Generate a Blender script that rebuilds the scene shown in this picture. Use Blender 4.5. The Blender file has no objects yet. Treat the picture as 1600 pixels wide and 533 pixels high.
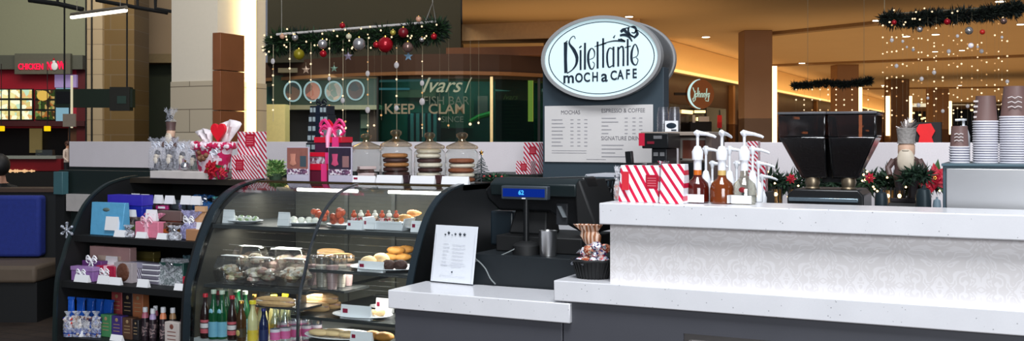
import bpy, math, random
from mathutils import Vector, Matrix
RND = random.Random(7)
SC = bpy.context.scene
COL = SC.collection
PI = math.pi
# ---------------------------------------------------------------- camera geometry
H, F, YH = 1.5, 1620.0, 218.0
TH = math.atan(800.0 / F)
sT, cT = math.sin(TH), math.cos(TH)
def ray(px):
    u = px - 800.0
    return (-sT * F + cT * u, cT * F + sT * u)
def onY(px, py, Y):
    dx, dy = ray(px); D = Y / dy
    return Vector((D * dx, Y, H - D * (py - YH)))
def onX(px, py, X):
    dx, dy = ray(px); D = X / dx
    return Vector((X, D * dy, H - D * (py - YH)))
def onZ(px, py, z):
    dx, dy = ray(px); D = (H - z) / (py - YH)
    return Vector((D * dx, D * dy, z))
def cam(px, py, d):
    u = (px - 800.0) * d / F
    return Vector((-sT * d + cT * u, cT * d + sT * u, H - (py - YH) * d / F))
# ---------------------------------------------------------------- materials
def lin(c):
    c = c / 255.0
    return c / 12.92 if c <= 0.04045 else ((c + 0.055) / 1.055) ** 2.4
def rgb(*c):
    return (lin(c[0]), lin(c[1]), lin(c[2]), 1.0)
MATS = {}
class NT:
    def __init__(s, name):
        s.m = bpy.data.materials.new(name); s.m.use_nodes = True
        s.t = s.m.node_tree; s.t.nodes.clear()
        s.out = s.t.nodes.new('ShaderNodeOutputMaterial')
    def n(s, typ, **k):
        n = s.t.nodes.new(typ)
        for a, b in k.items(): setattr(n, a, b)
        return n
    def l(s, a, b): s.t.links.new(a, b)
    def math(s, op, a, b=None, clamp=False):
        n = s.n('ShaderNodeMath', operation=op); n.use_clamp = clamp
        for i, v in enumerate((a, b)):
            if v is None: continue
            if isinstance(v, (int, float)): n.inputs[i].default_value = v
            else: s.l(v, n.inputs[i])
        return n.outputs[0]
    def mix(s, fac, a, b):
        n = s.n('ShaderNodeMix', data_type='RGBA')
        if isinstance(fac, (int, float)): n.inputs[0].default_value = fac
        else: s.l(fac, n.inputs[0])
        for i, v in ((6, a), (7, b)):
            if isinstance(v, tuple): n.inputs[i].default_value = v
            else: s.l(v, n.inputs[i])
        return n.outputs[2]
    def coord(s, kind='Object', scale=(1, 1, 1), rot=(0, 0, 0)):
        t = s.n('ShaderNodeTexCoord'); m = s.n('ShaderNodeMapping')
        m.inputs['Scale'].default_value = scale; m.inputs['Rotation'].default_value = rot
        s.l(t.outputs[kind], m.inputs[0]); return m.outputs[0]
    def noise(s, vec, scale, detail=3, dist=0):
        n = s.n('ShaderNodeTexNoise'); n.inputs['Scale'].default_value = scale
        n.inputs['Detail'].default_value = detail; n.inputs['Distortion'].default_value = dist
        s.l(vec, n.inputs['Vector']); return n
    def bsdf(s, col, rough=.5, metal=0, spec=.5, bump=None, bstr=.2, coat=0, emis=None, es=0):
        b = s.n('ShaderNodeBsdfPrincipled')
        if isinstance(col, tuple): b.inputs['Base Color'].default_value = col
        else: s.l(col, b.inputs['Base Color'])
        if isinstance(rough, (int, float)): b.inputs['Roughness'].default_value = rough
        else: s.l(rough, b.inputs['Roughness'])
        b.inputs['Metallic'].default_value = metal
        b.inputs['Specular IOR Level'].default_value = spec
        b.inputs['Coat Weight'].default_value = coat
        if emis is not None:
            if isinstance(emis, tuple): b.inputs['Emission Color'].default_value = emis
            else: s.l(emis, b.inputs['Emission Color'])
            b.inputs['Emission Strength'].default_value = es
        if bump is not None:
            bp = s.n('ShaderNodeBump'); bp.inputs['Strength'].default_value = bstr
            bp.inputs['Distance'].default_value = .01
            s.l(bump, bp.inputs['Height']); s.l(bp.outputs[0], b.inputs['Normal'])
        s.l(b.outputs[0], s.out.inputs[0]); return b
def mat(name, c, rough=.5, metal=0, spec=.5, var=.12, vs=18, coat=0, bump=0, bs=60, emis=None, es=0):
    if name in MATS: return MATS[name]
    k = NT(name); v = k.coord()
    n = k.noise(v, vs)
    c1 = tuple(min(1, x * (1 - var)) for x in rgb(*c)[:3]) + (1,)
    c2 = tuple(min(1, x * (1 + var)) for x in rgb(*c)[:3]) + (1,)
    col = k.mix(n.outputs[0], c1, c2)
    b = None
    if bump: b = k.noise(v, bs).outputs[0]
    k.bsdf(col, rough, metal, spec, b, bump, coat, rgb(*emis) if emis else None, es)
    MATS[name] = k.m; return k.m
def emit(name, c, s, sample=True):
    if name in MATS: return MATS[name]
    k = NT(name); e = k.n('ShaderNodeEmission'); e.inputs[0].default_value = rgb(*c); e.inputs[1].default_value = s
    k.l(e.outputs[0], k.out.inputs[0])
    if not sample: k.m.cycles.emission_sampling = 'NONE'
    MATS[name] = k.m; return k.m
def glass(name, tint=(245, 248, 248), ior=1.35, rough=.03, extra=0.0, gc=(255, 255, 255)):
    if name in MATS: return MATS[name]
    k = NT(name)
    t = k.n('ShaderNodeBsdfTransparent'); t.inputs[0].default_value = rgb(*tint)
    g = k.n('ShaderNodeBsdfGlossy'); g.inputs['Roughness'].default_value = rough; g.inputs[0].default_value = rgb(*gc)
    lw = k.n('ShaderNodeLayerWeight'); lw.inputs[0].default_value = .5
    f0 = ((ior - 1) / (ior + 1)) ** 2
    f = k.math('ADD', k.math('MULTIPLY', k.math('POWER', lw.outputs['Facing'], 4.0), .85), f0 + extra, True)
    mx = k.n('ShaderNodeMixShader'); k.l(f, mx.inputs[0]); k.l(t.outputs[0], mx.inputs[1]); k.l(g.outputs[0], mx.inputs[2])
    k.l(mx.outputs[0], k.out.inputs[0]); MATS[name] = k.m; return k.m
def film(name, c=(235, 238, 245), cover=.35, rough=.15):
    """crinkled clear cellophane"""
    if name in MATS: return MATS[name]
    k = NT(name); v = k.coord()
    t = k.n('ShaderNodeBsdfTransparent')
    b = k.n('ShaderNodeBsdfPrincipled'); b.inputs['Base Color'].default_value = rgb(*c); b.inputs['Roughness'].default_value = rough
    n = k.noise(v, 45, 4, 1.5)
    bp = k.n('ShaderNodeBump'); bp.inputs['Strength'].default_value = .8; bp.inputs['Distance'].default_value = .01
    k.l(n.outputs[0], bp.inputs['Height']); k.l(bp.outputs[0], b.inputs['Normal'])
    r = k.n('ShaderNodeMapRange'); r.inputs['From Min'].default_value = .4; r.inputs['From Max'].default_value = .65
    r.inputs['To Min'].default_value = cover * .4; r.inputs['To Max'].default_value = min(1, cover * 1.7)
    k.l(n.outputs[0], r.inputs[0])
    mx = k.n('ShaderNodeMixShader'); k.l(r.outputs[0], mx.inputs[0]); k.l(t.outputs[0], mx.inputs[1]); k.l(b.outputs[0], mx.inputs[2])
    k.l(mx.outputs[0], k.out.inputs[0]); MATS[name] = k.m; return k.m
def stripes(name, c1, c2, period=.03, slope=(1, 0, -.75), duty=.5, rough=.35):
    if name in MATS: return MATS[name]
    k = NT(name); t = k.n('ShaderNodeTexCoord'); s = k.n('ShaderNodeSeparateXYZ'); k.l(t.outputs['Object'], s.inputs[0])
    a = k.math('ADD', k.math('MULTIPLY', s.outputs[0], slope[0]), k.math('MULTIPLY', s.outputs[1], slope[1]))
    a = k.math('ADD', a, k.math('MULTIPLY', s.outputs[2], slope[2]))
    fr = k.math('FRACT', k.math('MULTIPLY', k.math('ADD', a, 5.0), 1 / period))
    k.bsdf(k.mix(k.math('GREATER_THAN', fr, duty), rgb(*c1), rgb(*c2)), rough)
    MATS[name] = k.m; return k.m
def speckle(name, cols, scale=60, rough=.4, metal=0):
    """patchy multicolour print / wrapped sweets"""
    if name in MATS: return MATS[name]
    k = NT(name); v = k.coord()
    vo = k.n('ShaderNodeTexVoronoi'); vo.inputs['Scale'].default_value = scale; k.l(v, vo.inputs['Vector'])
    s = k.n('ShaderNodeSeparateColor'); k.l(vo.outputs['Color'], s.inputs[0])
    cr = k.n('ShaderNodeValToRGB'); cr.color_ramp.interpolation = 'CONSTANT'
    els = cr.color_ramp.elements
    while len(els) < len(cols): els.new(.5)
    for i, c in enumerate(cols):
        els[i].position = i / len(cols); els[i].color = rgb(*c)
    k.l(s.outputs[0], cr.inputs[0]); k.bsdf(cr.outputs[0], rough, metal)
    MATS[name] = k.m; return k.m
# ---------------------------------------------------------------- mesh building
class MB:
    def __init__(s): s.v = []; s.f = []; s.mi = []; s.cur = 0; s.X = None
    def add(s, vs, fs):
        b = len(s.v)
        if s.X is not None: vs = [s.X @ Vector(q) for q in vs]
        s.v.extend([tuple(q) for q in vs]); s.f.extend([tuple(i + b for i in q) for q in fs]); s.mi.extend([s.cur] * len(fs)); return s
    def use(s, i): s.cur = i; return s
    def box(s, x0, x1, y0, y1, z0, z1):
        x0, x1 = sorted((x0, x1)); y0, y1 = sorted((y0, y1)); z0, z1 = sorted((z0, z1))
        return s.add([(x0, y0, z0), (x1, y0, z0), (x1, y1, z0), (x0, y1, z0), (x0, y0, z1), (x1, y0, z1), (x1, y1, z1), (x0, y1, z1)],
                     [(0, 3, 2, 1), (4, 5, 6, 7), (0, 1, 5, 4), (1, 2, 6, 5), (2, 3, 7, 6), (3, 0, 4, 7)])
    def taper(s, w0, d0, w1, d1, z0, z1, cx=0, cy=0, ox=0, oy=0):
        a, b, c, d = w0 / 2, d0 / 2, w1 / 2, d1 / 2
        return s.add([(cx - a, cy - b, z0), (cx + a, cy - b, z0), (cx + a, cy + b, z0), (cx - a, cy + b, z0),
                      (cx + ox - c, cy + oy - d, z1), (cx + ox + c, cy + oy - d, z1), (cx + ox + c, cy + oy + d, z1), (cx + ox - c, cy + oy + d, z1)],
                     [(0, 3, 2, 1), (4, 5, 6, 7), (0, 1, 5, 4), (1, 2, 6, 5), (2, 3, 7, 6), (3, 0, 4, 7)])
    def prism(s, poly, a0, a1, axis='x'):
        """poly: 2D points; axis x -> (y,z), y -> (x,z), z -> (x,y)"""
        def P(p, a): return {'x': (a, p[0], p[1]), 'y': (p[0], a, p[1]), 'z': (p[0], p[1], a)}[axis]
        n = len(poly); vs = [P(p, a0) for p in poly] + [P(p, a1) for p in poly]
        fs = [tuple(range(n)), tuple(range(2 * n - 1, n - 1, -1))] + [(i, i + n, (i + 1) % n + n, (i + 1) % n) for i in range(n)]
        return s.add(vs, fs)
    def strip(s, front, back, a0, a1, axis='x'):
        """a bent plate: two matching 2D lines, extruded"""
        for i in range(len(front) - 1):
            s.prism([front[i], front[i + 1], back[i + 1], back[i]], a0, a1, axis)
        return s
    def lathe(s, prof, c=(0, 0, 0), n=20, sx=1, sy=1, cap=True):
        vs = []; fs = []
        for r, z in prof:
            for i in range(n):
                t = 2 * PI * i / n; vs.append((c[0] + r * math.cos(t) * sx, c[1] + r * math.sin(t) * sy, c[2] + z))
        for j in range(len(prof) - 1):
            for i in range(n):
                k = (i + 1) % n; fs.append((j * n + i, j * n + k, (j + 1) * n + k, (j + 1) * n + i))
        if cap:
            fs.append(tuple(range(n - 1, -1, -1))); m = (len(prof) - 1) * n; fs.append(tuple(range(m, m + n)))
        return s.add(vs, fs)
    def tube(s, pts, r, n=8, cap=True):
        pts = [Vector(p) for p in pts]; rs = r if isinstance(r, (list, tuple)) else [r] * len(pts)
        vs = []; fs = []; up = None
        for i, p in enumerate(pts):
            t = (pts[min(i + 1, len(pts) - 1)] - pts[max(i - 1, 0)])
            if t.length < 1e-9: t = Vector((0, 0, 1))
            t.normalize()
            if up is None:
                up = Vector((0, 0, 1)) if abs(t.z) < .9 else Vector((1, 0, 0))
            a = t.cross(up)
            if a.length < 1e-6: a = t.cross(Vector((0, 1, 0)))
            a.normalize(); b = a.cross(t).normalized(); up = b
            for j in range(n):
                w = 2 * PI * j / n; vs.append(p + a * (math.cos(w) * rs[i]) + b * (math.sin(w) * rs[i]))
        for i in range(len(pts) - 1):
            for j in range(n):
                k = (j + 1) % n; fs.append((i * n + j, i * n + k, (i + 1) * n + k, (i + 1) * n + j))
        if cap: fs.append(tuple(range(n - 1, -1, -1))); m = (len(pts) - 1) * n; fs.append(tuple(range(m, m + n)))
        return s.add(vs, fs)
    def ball(s, c=(0, 0, 0), r=1, n=12, m=8, sx=1, sy=1, sz=1, jit=0):
        vs = [(c[0], c[1], c[2] - r * sz)]; fs = []
        for j in range(1, m):
            ph = -PI / 2 + PI * j / m
            for i in range(n):
                t = 2 * PI * i / n; q = r * (1 + (RND.uniform(-jit, jit) if jit else 0))
                vs.append((c[0] + q * math.cos(ph) * math.cos(t) * sx, c[1] + q * math.cos(ph) * math.sin(t) * sy, c[2] + q * math.sin(ph) * sz))
        vs.append((c[0], c[1], c[2] + r * sz)); top = len(vs) - 1
        for i in range(n):
            k = (i + 1) % n; fs.append((0, 1 + k, 1 + i)); fs.append((top, top - n + i, top - n + k))
            for j in range(m - 2):
                a = 1 + j * n; fs.append((a + i, a + k, a + n + k, a + n + i))
        return s.add(vs, fs)
    def stroke(s, pts, ws, y0, y1):
        """calligraphic stroke in the xz plane with thickness in y"""
        L = []; Rr = []
        for i, p in enumerate(pts):
            a = pts[max(i - 1, 0)]; b = pts[min(i + 1, len(pts) - 1)]
            dx, dz = b[0] - a[0], b[1] - a[1]; q = math.hypot(dx, dz) or 1
            w = (ws[i] if isinstance(ws, (list, tuple)) else ws) / 2
            L.append((p[0] - dz / q * w, p[1] + dx / q * w)); Rr.append((p[0] + dz / q * w, p[1] - dx / q * w))
        for i in range(len(pts) - 1): s.prism([L[i], L[i + 1], Rr[i + 1], Rr[i]], y0, y1, 'y')
        return s
    def star(s, c, r, t=.01, k=5, inner=.42):
        poly = []
        for i in range(2 * k):
            a = PI / 2 + PI * i / k; q = r if i % 2 == 0 else r * inner
            poly.append((c[0] + q * math.cos(a), c[2] + q * math.sin(a)))
        vs = [(c[0], c[1] - t, c[2]), (c[0], c[1] + t, c[2])] + [(x, c[1], z) for x, z in poly]; n = len(poly)
        fs = []
        for i in range(n):
            j = (i + 1) % n; fs.append((0, 2 + i, 2 + j)); fs.append((1, 2 + j, 2 + i))
        return s.add(vs, fs)
    def text(s, txt, size, c=(0, 0, 0), sx=1, th=.002, align='CENTER', shear=0, off=0, rotz=0, sp=1, yd=-1):
        cu = bpy.data.curves.new('t', 'FONT'); cu.body = txt; cu.size = size; cu.align_x = align; cu.align_y = 'CENTER'
        cu.shear = shear; cu.offset = off; cu.space_character = sp; cu.resolution_u = 3
        o = bpy.data.objects.new('t', cu); COL.objects.link(o)
        dg = bpy.context.evaluated_depsgraph_get(); dg.update(); me = bpy.data.meshes.new_from_object(o.evaluated_get(dg))
        vs = [(c[0] + v.co.x * sx, c[1], c[2] + v.co.y) for v in me.vertices]
        n = len(vs); fs = [tuple(p.vertices) for p in me.polygons]
        ec = {}
        for p in me.polygons:
            q = list(p.vertices)
            for i in range(len(q)):
                e = (q[i], q[(i + 1) % len(q)]); ec[e] = 1
        side = [(a, b, b + n, a + n) for (a, b) in ec if (b, a) not in ec]
        vs2 = [(x, y - th, z) for x, y, z in vs]
        s.add(vs + vs2, fs + [tuple(i + n for i in reversed(f)) for f in fs] + side)
        bpy.data.objects.remove(o); bpy.data.curves.remove(cu); bpy.data.meshes.remove(me); return s
    def build(s, name, mats, parent=None, smooth=35, bevel=0, seg=2, solid=0, sub=0, loc=None, rz=0):
        me = bpy.data.meshes.new(name); me.from_pydata(s.v, [], s.f)
        if not isinstance(mats, (list, tuple)): mats = [mats]
        for m in mats: me.materials.append(m)
        if len(mats) > 1: me.polygons.foreach_set('material_index', s.mi)
        me.validate(); me.update()
        if smooth:
            me.polygons.foreach_set('use_smooth', [True] * len(me.polygons))
            try: me.set_sharp_from_angle(angle=math.radians(smooth))
            except Exception: pass
        o = bpy.data.objects.new(name, me); COL.objects.link(o)
        if parent is not None: o.parent = parent
        if loc is not None: o.location = loc
        if rz: o.rotation_euler = (0, 0, rz)
        if sub: md = o.modifiers.new('s', 'SUBSURF'); md.levels = sub; md.render_levels = sub
        if solid: md = o.modifiers.new('so', 'SOLIDIFY'); md.thickness = solid
        if bevel: md = o.modifiers.new('b', 'BEVEL'); md.width = bevel; md.segments = seg; md.limit_method = 'ANGLE'; md.harden_normals = False
        return o
def tag(o, label=None, cat=None, group=None, kind=None):
    if label: o['label'] = label
    if cat: o['category'] = cat
    if group: o['group'] = group
    if kind: o['kind'] = kind
    return o
def thing(name, label, cat, loc=(0, 0, 0), rz=0, group=None):
    o = bpy.data.objects.new(name, None); COL.objects.link(o); o.location = loc; o.rotation_euler = (0, 0, rz)
    o.empty_display_size = .05
    return tag(o, label, cat, group)
KIDS = {}
def copy_tree(o, loc, rz=0, label=None, group=None, scale=None):
    r = o.copy(); COL.objects.link(r); r.location = loc; r.rotation_euler = (0, 0, rz)
    if scale: r.scale = scale
    if label: r['label'] = label
    if group: r['group'] = group
    for ch in list(o.children):
        c = ch.copy(); COL.objects.link(c); c.parent = r
        for g in list(ch.children):
            d = g.copy(); COL.objects.link(d); d.parent = c
    return r
def struct(name, mb, m, **k): return tag(mb.build(name, m, **k), kind='structure')
# ---------------------------------------------------------------- palette
quartz = None
def mk_quartz():
    k = NT('white_quartz'); v = k.coord()
    vo = k.n('ShaderNodeTexVoronoi'); vo.inputs['Scale'].default_value = 55; k.l(v, vo.inputs['Vector'])
    sp = k.math('LESS_THAN', vo.outputs['Distance'], .13)
    n = k.noise(v, 9, 5); n2 = k.noise(v, 160, 2)
    rare = k.math('MULTIPLY', sp, k.math('GREATER_THAN', k.noise(v, 30).outputs[0], .53))
    c = k.mix(n.outputs[0], rgb(222, 222, 226), rgb(238, 238, 242))
    c = k.mix(k.math('MULTIPLY', n2.outputs[0], .25), c, rgb(205, 206, 212))
    c = k.mix(rare, c, rgb(168, 168, 172))
    k.bsdf(c, .22, 0, .5); return k.m
QUARTZ = mk_quartz()
def mk_quartz_grey():
    k = NT('grey_quartz'); v = k.coord()
    n = k.noise(v, 6, 6); n2 = k.noise(v, 120, 2)
    c = k.mix(n.outputs[0], rgb(232, 223, 225), rgb(246, 239, 242))
    c = k.mix(k.math('MULTIPLY', n2.outputs[0], .4), c, rgb(206, 198, 202))
    k.bsdf(c, .4); return k.m
GQUARTZ = mk_quartz_grey()
def mk_damask():
    k = NT('damask'); t = k.n('ShaderNodeTexCoord'); s = k.n('ShaderNodeSeparateXYZ'); k.l(t.outputs['Object'], s.inputs[0])
    x = k.math('PINGPONG', s.outputs[0], .13); z = k.math('PINGPONG', k.math('ADD', s.outputs[2], .03), .17)
    cb = k.n('ShaderNodeCombineXYZ'); k.l(x, cb.inputs[0]); k.l(z, cb.inputs[2])
    n = k.noise(cb.outputs[0], 16, 1.5, 1.6)
    a = k.math('ABSOLUTE', k.math('SUBTRACT', k.math('FRACT', k.math('MULTIPLY', n.outputs[0], 5)), .5))
    f = k.math('LESS_THAN', a, .2)
    mp = k.n('ShaderNodeMapRange'); mp.inputs[1].default_value = .15; mp.inputs[2].default_value = .24; k.l(a, mp.inputs[0])
    c = k.mix(mp.outputs[0], rgb(228, 225, 226), rgb(217, 213, 213))
    k.bsdf(c, .38); return k.m
DAMASK = mk_damask()
DGREY = mat('dark_grey_laminate', (72, 73, 80), .55, var=.07, vs=7)
SLATE = mat('slate_blue_paint', (54, 67, 76), .5, var=.05, vs=5)
BLACK = mat('black_plastic', (14, 16, 18), .35, var=.1)
BLACKM = mat('black_matte', (16, 17, 18), .6, var=.15)
BLACKG = mat('black_gloss', (10, 11, 12), .15, var=.1)
CHARC = mat('charcoal', (38, 40, 44), .5)
DGREEN = mat('dark_green_panel', (22, 34, 32), .5)
STEEL = mat('brushed_steel', (190, 190, 190), .28, 1, var=.06)
CHROME = mat('chrome', (225, 225, 228), .12, 1, var=.02)
WHITEP = mat('white_plastic', (238, 240, 245), .35, var=.02)
PAPER = mat('white_paper', (240, 240, 243), .6, var=.02)
INK = mat('dark_ink', (28, 40, 52), .6, var=.05)
GREYINK = mat('grey_ink', (128, 128, 132), .7, var=.05)
RED = mat('red_paint', (190, 22, 42), .4)
CRIM = mat('crimson_card', (186, 26, 62), .5)
MAROON = mat('maroon_card', (92, 20, 44), .5)
PINK = mat('pink_ribbon', (240, 90, 150), .4)
GLS = glass('clear_glass')
JARG = glass('jar_glass', (246, 248, 246), 1.45, .03, .01)
AMBG = glass('lid_glass', (238, 230, 216), 1.55, .08, .12, (255, 236, 205))
FILM = film('cellophane')
FILMW = film('white_cellophane', (245, 245, 250), .62, .25)
GOLD = mat('gold', (200, 150, 70), .25, 1, var=.08)
BRASS = mat('brass', (182, 150, 100), .25, 1, var=.1)
FOIL = mat('silver_foil', (205, 208, 215), .22, .9, bump=.5, bs=45)
# ================================================================ counters
ZL, ZG, ZB = .8465, .9355, 1.251
XR = 2.4
m = MB().box(-2.478, -1.62, 3.8, 4.12, .767, ZL)
tag(m.build('countertop', QUARTZ, bevel=.004), 'low white quartz countertop slab carrying the acrylic menu stand', 'countertop')
m = MB().box(-2.455, -1.662, 3.82, 4.1, .09, .767)
t = thing('counter_cabinet', 'dark grey cabinet under the low white quartz top', 'cabinet', (0, 0, 0))
m.build('cabinet_body', DGREY, t, bevel=.003)
MB().box(-2.44, -1.662, 3.87, 4.08, 0, .09).build('toe_kick', BLACKM, t)
m = MB().box(-1.6905, XR, 3.8, 4.16, .853, ZG)
tag(m.build('counter_ledge', QUARTZ, bevel=.004), 'long white quartz ledge running below the patterned panel', 'countertop')
t = thing('bar_cabinet', 'long dark grey bar base with a recessed lit steel framed opening', 'cabinet')
xa = onY(1068, 520, 3.82).x; za = onY(1068, 521, 3.82).z
m = MB().box(-1.655, xa, 3.82, 4.12, .09, .853).box(xa, XR - .02, 3.82, 4.12, za, .853).box(xa, XR - .02, 3.9, 4.12, .09, za).box(1.1, XR - .02, 3.82, 3.9, .09, za)
m.build('cabinet_body', DGREY, t)
MB().box(-1.62, XR - .04, 3.92, 4.1, 0, .09).build('toe_kick', BLACKM, t)
fr = MB().box(xa + .001, 1.09, 3.825, 3.9, za - .022, za - .001).box(xa + .001, xa + .02, 3.825, 3.9, .2, za - .022).box(1.07, 1.09, 3.825, 3.9, .2, za - .022).build('opening_frame', STEEL, t)
MB().box(xa + .02, 1.07, 3.86, 3.89, .2, za - .022).build('inset_panel', mat('white_panel', (228, 224, 222), .3), t)
m = MB().box(-1.468, XR - .03, 3.85, 4.08, ZG, 1.167)
tag(m.build('patterned_panel', DAMASK), 'pale panel with tone on tone scroll pattern beneath the bar top', 'panel')
m = MB().box(-1.496, XR, 3.8, 4.1, 1.167, ZB)
tag(m.build('bar_countertop', QUARTZ, bevel=.004), 'raised white quartz bar top holding syrup bottles and striped bags', 'bar top')
# work counter behind the bar
t = thing('work_counter', 'slate work counter behind the raised bar under the coffee machines', 'counter')
MB().box(-1.2, XR, 4.17, 4.95, .92, .96).build('worktop', SLATE, t, bevel=.003)
MB().box(-1.18, XR - .02, 4.2, 4.9, 0, .92).build('cabinet_body', CHARC, t)
# register block behind low counter
p0 = onY(745, 402, 4.13); p1 = onY(876, 402, 4.13)
ZR = onY(800, 400, 4.13).z
t = thing('register_cabinet', 'black cabinet block behind the low counter under the cash register', 'cabinet')
MB().box(p0.x - .03, -1.36, 4.13, 4.75, .06, ZR).build('cabinet_body', mat('register_black', (22, 28, 32), .45), t, bevel=.004)
MB().box(p0.x - .06, -1.38, 4.15, 4.7, 0, .06).build('toe_kick', BLACKM, t)

# ================================================================ menu stand
a = onZ(671, 441, ZL); b = onZ(739, 447, ZL)
w = (b - a).length; hh = .262
t = thing('menu_stand', 'slanted acrylic stand holding a printed white menu on the low counter', 'menu stand', ((a.x + b.x) / 2, (a.y + b.y) / 2, ZL), math.atan2(b.y - a.y, b.x - a.x))
lean = .045
def slab(mb, y, x0, x1, z0, z1, th):
    k = lean / hh
    mb.add([(x0, y + z0 * k, z0), (x1, y + z0 * k, z0), (x1, y + z1 * k, z1), (x0, y + z1 * k, z1),
            (x0, y + th + z0 * k, z0), (x1, y + th + z0 * k, z0), (x1, y + th + z1 * k, z1), (x0, y + th + z1 * k, z1)],
           [(0, 1, 2, 3), (7, 6, 5, 4), (0, 4, 5, 1), (1, 5, 6, 2), (2, 6, 7, 3), (3, 7, 4, 0)])
m = MB(); slab(m, .0, -w / 2, w / 2, .003, hh, .002)
m.box(-w / 2, w / 2, .0, .09, 0, .003); m.build('acrylic_sleeve', glass('acrylic', (252, 253, 254), 1.2), t)
m = MB(); slab(m, .003, -w / 2 + .003, w / 2 - .003, .006, hh - .002, .001); m.build('menu_sheet', PAPER, t)
m = MB(); k = lean / hh
def ln(mb, x0, x1, z, th, y=-.0012):
    slab(mb, y, x0, x1, z, z + th, .0006)
for r_ in range(7):
    z = .178 - r_ * .016
    ln(m, -.062, -.03 + RND.uniform(-.01, .01), z, .0016); ln(m, -.01, .06 - RND.uniform(0, .015), z - .004, .0016)
ln(m, -.07, .07, .035, .001); ln(m, -.07, .07, .085, .001)
ln(m, -w / 2 + .012, -w / 2 + .013, .012, hh - .05); ln(m, w / 2 - .013, w / 2 - .012, .012, hh - .05)
m.build('menu_print', mat('pale_ink', (188, 190, 200), .7), t)
m = MB()
for i, (x, dz, r) in enumerate([(-.055, -.004, .006), (-.037, .004, .0085), (-.018, -.004, .004), (0, 0, .007), (.026, 0, .009), (.05, 0, .009)]):
    z = .222 + dz; y = z * k - .0022
    m.add([(x - r, y, z + .4 * r), (x + r, y, z + .4 * r), (x + .35 * r, y, z - .6 * r), (x - .35 * r, y, z - .6 * r)], [(0, 1, 2, 3)])
    m.add([(x - .3 * r, y, z + r * .9), (x + .3 * r, y, z + r * .9), (x + .5 * r, y, z + r * .5), (x - .5 * r, y, z + r * .5)], [(0, 1, 2, 3)])
m.add([(-.004, .05 * k - .002, .05), (.004, .05 * k - .002, .05), (.003, .057 * k - .002, .057), (-.003, .057 * k - .002, .057)], [(0, 1, 2, 3)])
m.build('menu_icon', INK, t)

# ================================================================ cash register
t = thing('cash_register', 'black point of sale terminal seen from behind with hooded screen', 'cash register')
yb = 4.3
def P(px, py, Y=yb): return onY(px, py, Y)
# drawer base
m = MB().box(P(770, 400, 4.25).x, P(905, 400, 4.25).x, 4.28, 4.68, ZR, ZR + .075); m.build('base', BLACKM, t, bevel=.006)
MB().box(P(735, 0, 4.3).x, P(772, 0, 4.3).x, 4.5, 4.66, ZR, ZR + .17).build('printer', mat('printer_grey', (36, 48, 56), .35), t, bevel=.012, seg=3)
# pedestal neck
m = MB(); c0 = P(835, 380, 4.45)
m.taper(.2, .16, .16, .1, ZR + .075, c0.z + .18, cx=c0.x, cy=4.45, ox=-.0, oy=.02); m.build('neck', BLACKM, t, bevel=.01)
# monitor: seen from behind, top edge overhanging hood; silhouette polygon in xz, leaning
top = [P(748, 297), P(765, 281), P(905, 277), P(928, 352), P(912, 372), P(875, 352), P(850, 332), P(770, 330), P(752, 312)]
poly = [(q.x, q.z) for q in top]
m = MB().prism(poly, 4.36, 4.5, 'y'); m.build('monitor_shell', BLACK, t, bevel=.012, seg=3)
q0 = P(762, 282, 4.27); q1 = P(903, 282, 4.27); zc = q0.z
m = MB().prism([(4.3, zc - .07), (4.29, zc - .015), (4.34, zc + .012), (4.5, zc + .01), (4.5, zc - .03), (4.37, zc - .035), (4.36, zc - .07)], q0.x, q1.x - .02, 'x')
m.build('hood', mat('register_green_black', (26, 36, 38), .3), t, bevel=.006)
m = MB().prism([(P(897, 290, 4.3).x, P(897, 290, 4.3).z), (P(905, 280, 4.3).x, P(905, 280, 4.3).z), (P(932, 352, 4.3).x, P(932, 352, 4.3).z), (P(918, 372, 4.3).x, P(918, 368, 4.3).z), (P(900, 362, 4.3).x, P(900, 356, 4.3).z)], 4.3, 4.62, 'y')
m.build('screen_side', BLACKM, t, bevel=.01)
m = MB().box(P(868, 0, 4.34).x, P(886, 0, 4.34).x, 4.345, 4.362, P(0, 352, 4.34).z if False else onY(875, 352, 4.34).z, onY(875, 318, 4.34).z)
m.X = None; m.build('card_reader', CHARC, t, bevel=.003)
s0 = onY(872, 322, 4.33); s1 = onY(880, 340, 4.33)
MB().prism([(s0.x - .006, s0.z), (s0.x + .012, s0.z), (s1.x + .012, s1.z), (s1.x - .004, s1.z)], 4.332, 4.345, 'y').build('silver_plate', mat('plate_grey', (120, 126, 130), .4), t)
A_ = onY(784, 366, 5.1); B_ = onY(964, 345, 5.1)
o_ = thing('white_worktop', 'white worktop edge glimpsed behind the cash register', 'worktop'); MB().box(A_.x, B_.x, 5.1, 5.24, A_.z, B_.z).build('worktop', QUARTZ, o_); MB().box(A_.x + .02, B_.x - .02, 5.12, 5.22, 0, A_.z).build('support', BLACKM, o_)
# customer display on pole
t = thing('customer_display', 'small blue lit customer price display on a black pole', 'display')
d0 = onY(783, 290, 4.2); d1 = onY(855, 313, 4.2); cx = (d0.x + d1.x) / 2; cz = (d0.z + d1.z) / 2
MB().box(d0.x, d1.x, 4.2, 4.235, d1.z, d0.z).build('housing', mat('display_grey', (58, 66, 74), .4), t, bevel=.004)
MB().box(d0.x + .01, d1.x - .012, 4.1965, 4.2, d1.z + .012, d0.z - .012).build('screen', emit('blue_screen', (16, 48, 150), .8), t)
m = MB()
m.text('62', .028, (cx - .012, 4.196, cz), th=.001, off=.0006); m.build('digit', emit('blue_digit', (70, 175, 255), 1.6), t)
m = MB().text('▪', .001, (cx, 4.19, cz)) if False else MB()
m.box(cx - .01, cx + .008, 4.198, 4.2, d1.z + .003, d1.z + .008); m.build('maker_badge', PAPER, t)
pc = onY(822, 380, 4.22)
MB().lathe([(.013, ZR + .05), (.013, d1.z)], (pc.x, 4.222, 0), 16).build('pole', BLACK, t)
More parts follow.
